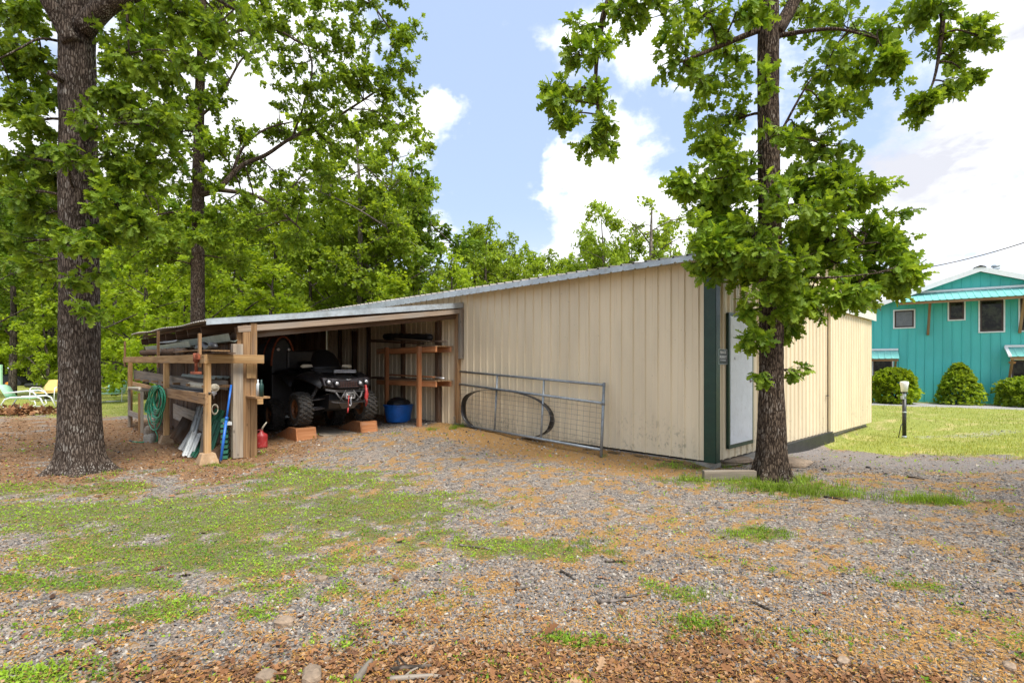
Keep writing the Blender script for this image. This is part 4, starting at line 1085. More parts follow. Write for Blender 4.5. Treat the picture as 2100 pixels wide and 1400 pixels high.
mb.beam((rx0 + .66, 6.7, .125), (rx0 + .66, 8.2, .13), .72, .03)
mb.top('floor_board', M['wood_old'], 'weathered board lying on the ground between the two wooden ramps', 'boards')
AF = Matrix(((-D2.x, -D1.x, 0, 0), (-D2.y, -D1.y, 0, 0), (0, 0, 1, 0), (0, 0, 0, 1)))
AF = Matrix.Translation(Bp(AX, UF, zA + zR)) @ AF
atv = thing('quad_bike', 'black four-wheeler with light bar and winch parked on wooden ramps in the lean-to', 'quad bike', mat=AF)
WR, WW = .325, .26
def wheel(nm, c, tag_back):
    c = Vector(c); sgn = 1 if c.x > 0 else -1
    mb = MB(AF)
    pr = [(.19, -.5), (.22, -.52), (.29, -.50), (.318, -.36), (.325, 0), (.318, .36), (.29, .50), (.22, .52), (.19, .5), (.19, -.5)]
    mb.lathe([(r_, h_ * WW) for r_, h_ in pr], c, (1, 0, 0), 36)
    for k in range(22):
        an = 2 * math.pi * k / 22
        for j, (ox, da) in enumerate(((-.40, 0), (-.14, .5), (.14, 0), (.40, .5))):
            a2_ = an + da * 2 * math.pi / 22; rr_ = WR + (.004 if abs(ox) < .3 else -.012)
            p0 = c + Vector((ox * WW - .035, math.cos(a2_) * rr_, math.sin(a2_) * rr_)); p1 = c + Vector((ox * WW + .035, math.cos(a2_ + .08) * rr_, math.sin(a2_ + .08) * rr_))
            rd_ = Vector((0, math.cos(a2_), math.sin(a2_))); mb.beam(p0, p1, .032, .030, up=rd_)
    wo = mb.build('wheel', M['rubber'], atv)
    mb = MB(AF); o = sgn * WW * .30
    mb.lathe([(.195, -WW * .45), (.20, -WW * .4), (.185, 0), (.20, WW * .4), (.195, WW * .45), (.18, WW * .40), (.165, 0), (.18, -WW * .4), (.195, -WW * .45)], c, (1, 0, 0), 30)
    mb.lathe([(.0, .0), (.05, .0), (.05, .02), (.0, .02)], c + Vector((o, 0, 0)), (sgn, 0, 0), 16)
    for k in range(7):
        an = 2 * math.pi * k / 7; d = Vector((0, math.cos(an), math.sin(an))); mb.beam(c + Vector((o, 0, 0)) + d * .04, c + Vector((o * .9, 0, 0)) + d * .18, .05, .014, up=(1, 0, 0))
    mb.build('rim', M['rustrim'], wo)
M['rustrim'] = paint('brown_rim', (0.20, 0.085, 0.035), .5, .3, .3, 9)
tw = TR - .0
WX = TR + .02
for x in (-WX, WX):
    wheel('wheel', (x, 0, WR), 0); wheel('wheel', (x, -1.45, WR - zR + .03), 0)
mb = MB(AF)   # chassis and skid plate
mb.prism([(-.22, .42, .50), (-.26, .30, .32), (-.30, -.1, .24), (-.30, -1.5, .2), (-.28, -1.6, .4), (-.25, .35, .62)], (.52, 0, 0)); mb.build('chassis', M['dark'], atv, .01)
mb = MB(AF)
for s_ in (-1, 1):
    for zz in (.28, .48):
        for yy in (-.16, .14): mb.tube([(s_ * .22, yy, zz + .05), (s_ * (WX - .12), 0, zz - .03 + .02)], .017, 8)
    mb.tube([(s_ * .30, 0, .86), (s_ * (WX - .17), 0, .42)], .032, 12)
    for k in range(9):
        f = k / 9; a = Vector((s_ * .31, 0, .84)).lerp(Vector((s_ * (WX - .18), 0, .44)), f); mb.lathe([(.045, -.008), (.052, 0), (.045, .008)], a, (s_ * (WX - .47), 0, -.42), 12)
    mb.tube([(s_ * .1, 0, .34), (s_ * (WX - .1), 0, .32)], .028, 10)
mb.build('suspension', M['gun'], atv)
# bodywork
def loft(mb, secs, F=None, cap=True):
    n = len(secs[0]); vs = [p for s_ in secs for p in s_]; fs = [(i * n + k, i * n + (k + 1) % n, (i + 1) * n + (k + 1) % n, (i + 1) * n + k) for i in range(len(secs) - 1) for k in range(n)]
    if cap: fs += [tuple(range(n))[::-1], tuple(range((len(secs) - 1) * n, len(secs) * n))]
    mb._add(vs, fs, None, False)
def sec(y, hw, z0, z1, crown, shoulder):
    return [(-hw, y, z0), (-hw * 1.0, y, z1 - shoulder), (-hw * .72, y, z1), (0, y, z1 + crown), (hw * .72, y, z1), (hw, y, z1 - shoulder), (hw, y, z0), (0, y, z0 - .03)]
mb = MB(AF); loft(mb, [sec(.50, .40, .80, .90, .02, .03), sec(.44, .44, .74, .95, .03, .05), (sec(.2, .38, .72, 1.01, .04, .06)), sec(-.15, .30, .66, 1.06, .04, .07), sec(-.5, .24, .6, 1.04, .03, .06), sec(-.9, .20, .55, .98, .02, .05), sec(-1.5, .24, .55, 1.0, .02, .05)])
body = mb.build('body', M['atvblack'], atv, .012)
for s_ in (-1, 1):      # fenders
    mb = MB(AF); rows = []
    for y, z, ex in ((.50, .84, .50), (.42, .92, .60), (.22, 1.00, .70), (0, 1.04, .74), (-.22, 1.01, .74), (-.42, .90, .70), (-.52, .78, .66)):
        rows.append([(s_ * .34, y, z + .05), (s_ * (ex - .12), y, z + .02), (s_ * ex, y, z - .05), (s_ * (ex + .015), y, z - .09)])
    mb.sheet(rows, (0, 0, -.02), smooth=True); mb.build('front_fender', M['atvblack'], atv)
    mb = MB(AF); rows = []
    for y, z, ex in ((-.95, .80, .55), (-1.1, .98, .68), (-1.35, 1.08, .72), (-1.6, 1.08, .72), (-1.85, 1.0, .7), (-1.98, .86, .66)):
        rows.append([(s_ * .2, y, z + .05), (s_ * (ex - .1), y, z + .02), (s_ * ex, y, z - .06)])
    mb.sheet(rows, (0, 0, -.02), smooth=True); mb.build('rear_fender', M['atvblack'], atv)
# face : grille mask with four lamps
mb = MB(AF)
mb.prism([(-.50, .55, .95), (-.47, .60, .79), (-.20, .66, .745), (.20, .66, .745), (.47, .60, .79), (.50, .55, .95), (.22, .62, .925), (0, .64, .90), (-.22, .62, .925)], (0, -.16, .015)); mb.build('front_mask', paint('grey_mask', (.035, .03, .033), .45, .2), atv, .01)
mb = MB(AF)
mb.prism([(-.46, .62, .70), (-.30, .70, .67), (.30, .70, .67), (.46, .62, .70), (.46, .62, .735), (.28, .70, .71), (-.28, .70, .71), (-.46, .62, .735)], (0, -.05, 0)); mb.build('grille_lip', M['gun'], atv, .004)
mb = MB(AF)
for k in range(9): mb.beam((-.22 + .055 * k, .665, .76), (-.22 + .055 * k, .655, .88), .012, .01)
for zz in (.78, .82, .86): mb.beam((-.24, .663, zz), (.24, .663, zz), .01, .012)
mb.build('grille', paint('grille_brown', (.05, .02, .015), .6), atv)
M['lens'] = paint('lamp_lens', (.75, .75, .78), .12, .3, .05); 
for x, z in ((.40, .875), (.25, .845), (-.25, .845), (-.40, .875)):
    mb = MB(AF); c = (x, .665 - .035 * (abs(x) > .3), z); mb.lathe([(.058, -.05), (.058, .025), (.048, .03), (.04, .012), (.04, -.05)], c, (0, 1, 0), 18); hl = mb.build('headlight', M['dark'], atv)
    mb = MB(AF); mb.lathe([(.040, -.03), (.036, .012), (.018, .022), (.0, .024)], c, (0, 1, 0), 18); mb.build('lens', M['lens'], hl)
mb = MB(AF)      # abstract wing-shaped badge
mb.prism([(-.06, .652, .915), (0, .662, .90), (.06, .652, .915), (.03, .655, .93), (0, .66, .915), (-.03, .655, .93)], (0, .008, 0)); mb.build('badge', M['metal'], atv)
# brush guard
mb = MB(AF)
for s_ in (-1, 1):
    mb.tube([(s_ * .30, .66, .70), (s_ * .24, .72, .58), (s_ * .14, .72, .48)], .02, 8); mb.tube([(s_ * .08, .70, .70), (s_ * .22, .74, .50)], .014, 8)
mb.prism([(-.36, .66, .47), (-.30, .76, .455), (.30, .76, .455), (.36, .66, .47), (.36, .66, .50), (.3, .76, .485), (-.3, .76, .485), (-.36, .66, .50)], (0, -.04, 0))
mb.prism([(-.22, .70, .45), (-.12, .62, .33), (.12, .62, .33), (.22, .70, .45)], (0, -.02, 0)); mb.build('brush_guard', M['gun'], atv)
mb = MB(AF); mb.tube([(-.10, .62, .60), (.10, .62, .60)], .05, 12); mb.box((-.10, .72, .535), (.10, .745, .56)); mb.box((-.10, .72, .64), (.10, .745, .665)); mb.box((-.10, .72, .535), (-.075, .745, .665)); mb.box((.075, .72, .535), (.10, .745, .665))
wi = mb.build('winch', M['metal'], atv)
mb = MB(AF); mb.tube([(-.02, .76, .60), (.02, .79, .52), (.01, .79, .42), (.035, .79, .38), (.05, .79, .42)], .012, 8); mb.build('hook', M['metal'], wi)
mb = MB(AF); mb.tube([(.05, .77, .6), (.07, .79, .48), (.075, .79, .36)], .008, 6); mb.tube([(.075, .79, .36), (.09, .80, .26)], .014, 6); mb.build('strap', M['red'], wi)
mb = MB(AF); pts = [(-.36, .68, .80), (-.37, .71, .66), (-.35, .72, .55), (-.38, .70, .46), (-.36, .68, .36)]; mb.tube(pts, [.02, .032, .038, .026, .012], 8); mb.tube([(-.35, .7, .8), (-.39, .73, .62), (-.37, .72, .4)], .012, 6); mb.build('red_rope', M['red'], atv)
# light bar
mb = MB(AF); mb.box((-.30, .34, 1.04), (.20, .40, 1.115)); lb = mb.build('light_bar', M['dark'], atv, .006)
mb = MB(AF)
for k in range(22):
    for j in range(2):
        c = (-.285 + .0215 * k + .005, .402, 1.059 + .036 * j); mb.lathe([(.0105, -.002), (.009, .004), (.0, .006)], c, (0, 1, 0), 8)
mb.build('lamp_array', M['lens'], lb)
mb = MB(AF); mb.tube([(-.2, .37, 1.05), (-.2, .32, .95)], .012, 6); mb.tube([(.15, .37, 1.05), (.15, .32, .95)], .012, 6); mb.build('light_bracket', M['dark'], lb)
# racks, bars, screen, seat
mb = MB(AF)
for s_ in (-1, 1): mb.tube([(s_ * .42, .30, 1.03), (s_ * .44, 0, 1.09), (s_ * .40, -.25, 1.11)], .013, 8)
for y in (.2, .08, -.04, -.16): mb.tube([(-.43, y, 1.05 + (.3 - y) * .13), (.43, y, 1.05 + (.3 - y) * .13)], .010, 6)
mb.build('front_rack', M['dark'], atv)
mb = MB(AF); mb.tube([(0, -.28, 1.0), (0, -.36, 1.17), (-.16, -.38, 1.22), (-.46, -.46, 1.19)], .014, 8); mb.tube([(0, -.36, 1.17), (.16, -.38, 1.22), (.46, -.46, 1.19)], .014, 8); hb = mb.build('handlebar', M['dark'], atv)
for s_ in (-1, 1):
    mb = MB(AF); mb.prism([(s_ * .32, -.30, 1.17), (s_ * .54, -.30, 1.15), (s_ * .58, -.34, 1.18), (s_ * .52, -.32, 1.22), (s_ * .34, -.31, 1.22)], (0, -.015, 0)); mb.build('hand_guard', M['pvc'], hb, .006)
mb = MB(AF); rows = []
for z, hw, y in ((1.06, .36, -.20), (1.2, .34, -.27), (1.35, .30, -.34), (1.46, .24, -.40), (1.53, .14, -.44), (1.55, .05, -.45)):
    rows.append([(hw * math.sin(a_), y - .14 * (1 - math.cos(a_)), z) for a_ in np.linspace(-1.35, 1.35, 9)])
mb.sheet(rows, (0, -.008, 0), smooth=True); mb.build('windscreen', paint('smoked_screen', (.008, .008, .009), .35, 0, .1, spec=.25), atv)
mb = MB(AF); loft(mb, [sec(-.5, .14, 1.05, 1.17, .03, .04), sec(-.8, .17, .98, 1.10, .02, .04), sec(-1.2, .2, 1.0, 1.16, .02, .04), sec(-1.45, .18, 1.1, 1.3, .02, .04)]); mb.build('seat', M['dark'], atv, .02)
mb = MB(AF); mb.box((-.4, -2.0, 1.12), (.4, -1.5, 1.55)); mb.build('rear_box', M['blackp'], atv, .04)
# dark covered vehicle standing behind on the left
q0, q1 = hitu(556, 850, 8.6), hitu(604, 835, 8.6); zt = hitu(578, 690, 8.6).z
cw = (q1.x - q0.x) * .5; cxx = (q0.x + q1.x) / 2; zg = .12
print('cart', q0, q1, zt)
CFm = BF @ Matrix.Translation((cxx, 8.6, zg))
cart = thing('covered_buggy', 'black round-topped covered buggy standing in the dark left of the quad bike', 'buggy', mat=CFm)
mb = MB(CFm); H = zt - zg
def arch(y, hw, z0, z1, n=14): return [(-hw, y, z0)] + [(-hw * math.cos(math.pi * k / n) ** 1 if True else 0, y, z0 + (z1 - z0) * (.62 + .38 * math.sin(math.pi * k / n))) for k in range(n + 1)] + [(hw, y, z0)]
loft(mb, [arch(0, cw * .92, .32, H * .97), arch(.04, cw, .30, H), arch(.5, cw * 1.02, .28, H * 1.0), arch(1.6, cw * .98, .30, H * .92)]); mb.build('cover', M['dark'], cart, .02)
mb = MB(CFm); pts = [(p[0] * 1.02, -.02, p[2]) for p in arch(0, cw, .35, H)][1:-1]; mb.tube(pts, .022, 8); mb.tube([(p[0], .5, p[2] + .02) for p in pts], .018, 8); mb.build('roll_hoop', M['rust'], cart)
for s_ in (-1, 1):
    mb = MB(CFm); c = (s_ * cw * .45, -.03, H * .86); mb.lathe([(.035, -.02), (.035, .02), (.02, .03), (.0, .03)], c, (0, -1, 0), 14); mb.build('lamp', M['lens'], cart)
    mb = MB(CFm); mb.lathe([(.0, -.09), (.2, -.09), (.24, -.06), (.25, 0), (.24, .06), (.2, .09), (.0, .09)], (s_ * (cw - .05), .25, .25), (1, 0, 0), 24); wo = mb.build('wheel', M['rubber'], cart)
mb = MB(CFm); mb.box((-cw * .9, -.10, .26), (cw * .9, -.05, .31)); mb.build('bumper', M['pipe'], cart)
# old rear tyres / clutter right of the four-wheeler
# ------------------------------------------------------------------ farm gate
gb = [hitx(1233, 936, -.44), hitx(934, 872, -.12)]; gt = [hitx(1239, 785, -.14), hitx(939, 760, -.05)]
gb[0].z = ghs(Bp(*gb[0])) + .07; 
gate = thing('farm_gate', 'long galvanised tube farm gate with wire mesh leaning on the cream wall', 'gate', mat=BF @ Matrix.Translation(((gb[0].x), gb[0].y, 0)))
def gp(s, t_): return (gb[0].lerp(gb[1], s)).lerp(gt[0].lerp(gt[1], s), t_)
TRr = .024
mb = MB(BF); mb.tube([gp(.005, 1 - .03), gp(.995, .99)], TRr, 12); mb.build('top_rail', M['pipe'], gate)
mb = MB(BF); mb.tube([gp(0, .70), gp(1, .76)], TRr, 12); mb.build('middle_rail', M['pipe'], gate)
mb = MB(BF); mb.tube([gp(0, .04), gp(1, .03)], TRr, 12); mb.build('bottom_rail', M['pipe'], gate)
ex = (gb[0] - gt[0]).normalized() * .07
mb = MB(BF); mb.tube([gb[0] + ex, gp(0, .5), gt[0]], TRr * 1.05, 12); mb.lathe([(.032, -.05), (.032, .05)], gp(0, .71), gt[0] - gb[0], 12); mb.build('end_upright', M['pipe'], gate)
mb = MB(BF); mb.tube([gp(1, -.06), gt[1]], TRr, 12)
for tt in (.80, .10): mb.tube([gp(1.0, tt), gp(1.012, tt + .01), gp(1.018, tt + .05)], .012, 6)
mb.build('end_upright', M['pipe'], gate)
for px in (1116.7, 1018.8):
    s_ = (gt[0].y - hitx(px, 772, -.1).y) / (gt[0].y - gt[1].y); mb = MB(BF); mb.tube([gp(s_ - .003, .035), gp(s_, .98)], TRr * .9, 12); mb.build('upright', M['pipe'], gate)
mb = MB(BF)
for k in range(1, 30): mb.tube([gp(k / 30, .04), gp(k / 30, .72)], .0028, 4, cap=False)
for k in range(1, 9): mb.tube([gp(0, .04 + k * .66 / 9), gp(.5, .04 + k * .69 / 9), gp(1, .04 + k * .70 / 9)], .0028, 4, cap=False)
mb.build('wire_mesh', M['wire'], gate)
# black plastic strip bent into a hoop behind the gate
c0 = hitx(1038, 852, -.2); pL_, pR_ = hitx(951, 850, -.16), hitx(1130, 850, -.2); zt_, zb_ = hitx(1015, 803, -.12).z, .06
mb = MB(BF); rows = []
cu, hu = (pL_.y + pR_.y) / 2, (pL_.y - pR_.y) / 2; cz, hz_ = (zt_ + zb_) / 2, (zt_ - zb_) / 2
N = 56
for i in range(N + 1):
    an = 2 * math.pi * i / N + 1.75
    e = .82
    cc, ss_ = math.cos(an), math.sin(an)
    u = cu + hu * math.copysign(abs(cc) ** e, cc); z = cz + hz_ * math.copysign(abs(ss_) ** e, ss_) - .05 * (cu - u) / hu * (ss_ > 0) + .03
    wv_ = .065 + .012 * math.sin(an * 2); xo = -.17 - .02 * math.sin(an)
    rows.append([(xo - wv_, u + .006 * math.sin(i), z), (xo, u, z + .004), (xo + wv_, u, z)])
mb.sheet(rows, None, smooth=True); o = mb.top('plastic_hoop', M['blackp'], 'black plastic edging bent into an oval hoop behind the farm gate', 'edging')
sm = o.modifiers.new('s', 'SOLIDIFY'); sm.thickness = .006
# weeds under the gate are scattered later
# ------------------------------------------------------------------ teal house
hl_ = math.hypot(.83, .55); hs = Vector((.83, -.55, 0)) / hl_; hm = Vector((.55, .83, 0)) / hl_
HF = Matrix(((hs.x, hm.x, 0, 17.5), (hs.y, hm.y, 0, 22.9), (0, 0, 1, 0), (0, 0, 0, 1)))
HI = HF.inverted()
def hith(px, py, m0=0.0):
    a, b = ray(px, py); o = HI @ Vector((0, 0, EYE)); d = HI.to_3x3() @ Vector((a, 1, b)); t = (m0 - o.y) / d.y; return o + d * t
house = thing('teal_house', 'two storey teal ribbed metal house with white trimmed gable roof and awnings', 'house', mat=HF)
rg = hith(2010, 549, -.3); el = hith(1790, 626, -.3)
sl = (rg.z - el.z) / (rg.x - el.x); HWd = 6.6
S0, S1 = rg.x - HWd, rg.x + HWd
zrf = lambda s: rg.z - .12 - sl * abs(s - rg.x)
mb = ribbed(MB(HF), S0, S1, lambda s, d, z: (s, -d, z), lambda s: -.05, zrf, pitch=.305, minor=False)
mb.sheet([[(S0, 0, -.1), (S0, 12, -.1)], [(S0, 0, zrf(S0)), (S0, 12, zrf(S0))]]); mb.sheet([[(S1, 0, -.1), (S1, 12, -.1)], [(S1, 0, zrf(S1)), (S1, 12, zrf(S1))]])
mb.sheet([[(S0, 12, -.1), (S1, 12, -.1)], [(S0, 12, zrf(S0)), (S1, 12, zrf(S1))]])
mb.build('front_wall', M['teal'], house)
mb = MB(HF)
for sg in (-1, 1):
    e_ = rg.x + sg * (HWd + .5); ze = rg.z - sl * (HWd + .5)
    mb.prism([(rg.x, -.35, rg.z - .02), (e_, -.35, ze - .02), (e_, -.35, ze + .04), (rg.x, -.35, rg.z + .04)], (0, 12.7, 0))
mb.build('roof', M['galv'], house)
mb = MB(HF)
for sg in (-1, 1):
    e_ = rg.x + sg * (HWd + .5); ze = rg.z - sl * (HWd + .5)
    mb.prism([(rg.x, -.38, rg.z - .16), (e_, -.38, ze - .16), (e_, -.38, ze + .05), (rg.x, -.38, rg.z + .05)], (0, .025, 0))
mb.build('rake_board', M['white'], house)
mb = MB(HF); mb.prism([(rg.x - .2, -.4, rg.z + .02), (rg.x, -.4, rg.z + .10), (rg.x + .2, -.4, rg.z + .02)], (0, 12.7, 0)); mb.build('ridge_cap', M['dark'], house)
q = hith(2042, 552, 1.5); mb = MB(HF); mb.lathe([(.09, -.5), (.09, .0), (.16, .0), (.16, .05), (.09, .07), (.09, .1), (.16, .1), (.13, .18), (.0, .2)], q, seg=14); mb.build('roof_vent', M['galv'], house)
glass, t, b = newmat('window_glass')
t.inp(b, 'Base Color', t.mix(t.ramp(t.noise(t.new('ShaderNodeTexCoord').outputs['Object'], 3.5, 6, .7), .42, .62), (.010, .009, .008), (.05, .055, .035))); t.inp(b, 'Roughness', .1); t.inp(b, 'Specular IOR Level', .22)  # greenish noise : tree reflections painted into the glass base colour
M['glass'] = glass
M['pane_reflection'] = paint('reflecting_pane', (.16, .17, .19), .25, 0, .1)  # reflection on the pane painted as a paler grey base colour
wins = [(1831.5, 634.5, 1877, 673.5, 'pane_reflection'), (1943, 616.5, 1980, 657.5, 'glass'), (2006, 612, 2061, 682, 'glass'), (2088, 608, 2150, 679.5, 'glass'), (1788, 735, 1832, 790, 'glass'), (2071, 736, 2160, 812, 'glass')]
for i, (x0, y0, x1, y1, gm_) in enumerate(wins):
    a, b_ = hith(x0, y1), hith(x1, y0)
    z0, z1 = (hith((x0 + x1) / 2, y1)).z, (hith((x0 + x1) / 2, y0)).z
    mb = MB(HF); ft = .05; y_ = -.05
    mb.box((a.x, y_, z0), (a.x + ft, .02, z1)); mb.box((b_.x - ft, y_, z0), (b_.x, .02, z1)); mb.box((a.x + ft, y_ + .002, z0), (b_.x - ft, .02, z0 + ft)); mb.box((a.x + ft, y_ + .002, z1 - ft), (b_.x - ft, .02, z1))
    wf = mb.build('window', M['white'], house)
    mb = MB(HF); s2 = .06; a0, a1, c0, c1 = a.x + ft, b_.x - ft, z0 + ft, z1 - ft
    mb.box((a0, y_ + .02, c0), (a0 + s2, -.021, c1)); mb.box((a1 - s2, y_ + .02, c0), (a1, -.021, c1)); mb.box((a0 + s2, y_ + .022, c0), (a1 - s2, -.022, c0 + s2)); mb.box((a0 + s2, y_ + .022, c1 - s2), (a1 - s2, -.022, c1))
    mb.build('sash', paint('brown_sash%d' % i, (.05, .025, .02), .5), wf)
    mb = MB(HF); mb.box((a0 + s2, -.027, c0 + s2), (a1 - s2, -.0225, c1 - s2)); mb.build('pane', M[gm_], wf)
def awning(px0, px1, ytl, ybl, ytr, ybr, out, name='awning'):
    """sloping metal canopy : top edge on the wall, bottom edge out from it"""
    a, b_ = hith(px0, ytl, -.02), hith(px1, ytr, -.02); c, d = hith(px0 - 0, ybl, -out), hith(px1, ybr, -out)
    c.x = a.x; d.x = b_.x; c.z = hith(px0, ybl, -out).z; zt_ = a.z; zb2_ = c.z; zt2 = b_.z; zb3 = d.z
    zt_ = zt2 = (zt_ + zt2) / 2; zb2_ = zb3 = (zb2_ + zb3) / 2
    mb = MB(HF); n = int((b_.x - a.x) / .23); ss = []
    for k in range(n): ss += [(a.x + k * .23 + e, h) for e, h in ((0, 0), (.02, .018), (.05, .018), (.07, 0))]
    ss.append((b_.x, 0))
    mb.sheet([[(s, -.03, zt_ + h) for s, h in ss], [(s, -out, zb2_ + h) for s, h in ss]], (0, 0, -.01)); aw = mb.build(name, M['tealroof'], house)
    mb = MB(HF)
    mb.prism([(a.x - .02, -.02, zt_ - .02), (a.x - .02, -out - .02, zb2_ - .02), (a.x - .02, -out - .02, zb2_ + .05), (a.x - .02, -.02, zt_ + .06)], (.10, 0, 0))
    mb.box((a.x, -.08, zt_ + .0), (b_.x, -.035, zt_ + .09)); mb.build('awning_trim', M['white'], aw)
    mb = MB(HF); mb.box((a.x + .05, -out + .03, zb2_ - .12), (b_.x - .03, -out + .08, zb2_ - .015))
    for k in range(int((b_.x - a.x) / 1.2) + 1):
        s = a.x + .1 + k * 1.2; mb.beam((s, -.05, zt_ - .06), (s, -out + .05, zb2_ - .05), .04, .08)
    mb.build('awning_frame', M['wood_brown'], aw)
    return a.x, b_.x, zb2_
A = awning(1838, 2400, 603, 628, 572, 578, .95)
for px, y0, y1 in ((1897, 622, 686), (2085, 612, 682)):
    b_ = hith(px + 6, y1, -.05); t_ = hith(px - 5, y0, -.55); mb = MB(HF); mb.beam(b_, (b_.x, -.8, A[2] - .05), .09, .09); mb.build('brace', M['wood_brown'], house)
B1 = awning(1762, 1842, 719, 735, 719, 735, .75); B2 = awning(2060, 2200, 712, 731, 710, 729, .75)
for s_, z0 in ((B1[1] - .12, 760), (B2[0] + .12, 785)):
    zz = hith(1840 if s_ < 3 else 2063, z0, -.05).z; mb = MB(HF); mb.beam((s_, -.05, zz), (s_, -.68, B1[2] - .03), .08, .08); mb.build('brace', M['wood_brown'], house)
q = hith(2076, 746, -.5); mb = MB(HF); mb.lathe([(.0, 0), (.09, .01), (.12, .08), (.1, .1), (.0, .1)], q, seg=12); mb.tube([q + Vector((0, 0, .1)), q + Vector((0, 0, .45))], .006, 5)
mb.top('hanging_pot', paint('orange_pot', (.5, .22, .08), .6), 'small orange pot hanging under the right lower awning of the teal house', 'pot')

# ------------------------------------------------------------------ leaf templates
def leaf_tpl(half, fold=.18, droop=.12):
    top = [(x, y) for x, y in half]; n = len(top)
    vs = []; 
    for x, y in top: vs.append((x, y, fold * abs(y) - droop * x * x))
    for x, y in top[1:-1]: vs.append((x, -y, fold * abs(y) - droop * x * x))
    up = list(range(n)); dn = [0] + list(range(n, 2 * n - 2)) + [n - 1]
    # midrib vertices shared : base and tip
    return vs, [np.array([up]), np.array([dn[::-1]])]
OAK = leaf_tpl([(0, 0), (.10, .02), (.22, .17), (.31, .07), (.42, .28), (.52, .10), (.64, .33), (.75, .12), (.86, .20), (1, 0)])
OAKM = leaf_tpl([(0, 0), (.26, .20), (.38, .08), (.62, .34), (.76, .12), (1, 0)])
def quad_leaf(w_=.32): return [(0, 0, 0), (.5, w_, .06), (1, 0, -.08), (.5, -w_, .06)], [np.array([[0, 1, 2, 3]])]
QL = quad_leaf()
TRI = [(0, 0, 0), (.6, .42, .08), (1, 0, -.1), (.55, -.36, .05)], [np.array([[0, 1, 2, 3]])]
BLADE = [(-.5, 0, 0), (.5, 0, 0), (.32, .22, .55), (-.32, .22, .55), (0, .6, .95)], [np.array([[0, 1, 2, 3]]), np.array([[3, 2, 4]])]

def leaves_from_tips(tips, dirs, size, per, tpl, spread=.8, droop=.35, upb=.8, jit=.0):
    """rosettes of leaves at twig tips -> V, F, rnd"""
    N = len(tips) * per
    p = np.repeat(tips, per, 0); d = np.repeat(dirs, per, 0)
    t = d * .55 + rand_unit(N) * spread; t[:, 2] -= droop * rng.random(N)
    nrm = rand_unit(N) * .75; nrm[:, 2] += upb
    R = rot_from(t, nrm)
    if jit: p = p + rng.normal(size=p.shape) * jit
    sc = size * rng.uniform(.45, 1.3, N)
    cl = np.repeat(rng.random(len(tips)), per)
    rnd = np.clip(.55 * rng.random(N) + .45 * cl, 0, 1)
    return scatter(tpl[0], tpl[1], p, R, sc, rnd)
def join(parts):
    Vs, Fs, Rs = [], {}, []; off = 0
    for V, F, r in parts:
        Vs.append(V); Rs.append(r)
        for f in F: Fs.setdefault(f.shape[1], []).append(f + off)
        off += len(V)
    return np.concatenate(Vs), [np.concatenate(v) for v in Fs.values()], np.concatenate(Rs)
def bez(p0, p1, n=6, sag=0.0, wob=.0):
    p0 = Vector(p0); p1 = Vector(p1); L = (p1 - p0).length
    out = []; o = Vector(rand_unit(1)[0]) * wob * L; o2 = Vector(rand_unit(1)[0]) * wob * .5 * L
    for i in range(n + 1):
        f = i / n; out.append(p0.lerp(p1, f) + o * math.sin(math.pi * f) + o2 * math.sin(2 * math.pi * f) + Vector((0, 0, -sag * L * math.sin(math.pi * f))))
    return out
def blob_branches(mb, blobs, limb_pts, tips, dirs, twigs_per=16, r0=.02, tw_r=.004, steps=5):
    """for each foliage blob: a branch from the nearest limb point, twigs through it, tips collected"""
    LP = np.array([tuple(p) for p, r in limb_pts]); LR = [r for p, r in limb_pts]
    for c, rad_, dens_ in blobs:
        c = Vector(c); d = np.linalg.norm(LP - np.array(c), axis=1) - .0
        d = d + np.maximum(0, LP[:, 2] - c.z - .3) * 1.0
        k = int(np.argmin(d)); a = Vector(LP[k])
        rr_ = min(max(LR[k] * .45, .008), r0)
        pts = bez(a, c, 6, -.08, .07)
        mb.tube(pts, [rr_ * (1 - .6 * i / 6) + .003 for i in range(7)], 6)
        nt = max(3, int(twigs_per * dens_))
        for j in range(nt):
            s = pts[random.randint(3, 6)]
            v = np.clip(rng.normal(size=3) * .55, -1.25, 1.25)
            e_ = c + Vector((v[0] * rad_[0], v[1] * rad_[1], v[2] * rad_[2]))
            tp = bez(s, e_, 4, -.05, .08)
            mb.tube(tp, [tw_r * (1.6 - .9 * i / 4) for i in range(5)], 4, cap=False)
            dv = (tp[-1] - tp[-2]).normalized()
            for q in range(steps):
                f = 1 - q / steps * .72
                i0 = min(3, int(f * 4)); pp = tp[i0].lerp(tp[i0 + 1], f * 4 - i0)
                off = Vector(rand_unit(1)[0]) * (.06 if q else 0)
                tips.append(pp + off); dirs.append(dv + off * 6)
def crown_mesh(name, parts, mat, parent):
    V, F, r = join(parts); inv = np.array(WM[parent.name].inverted())
    V = V @ inv[:3, :3].T + inv[:3, 3]
    return link_mesh(name, np_mesh(name, V, F, r), mat, parent)
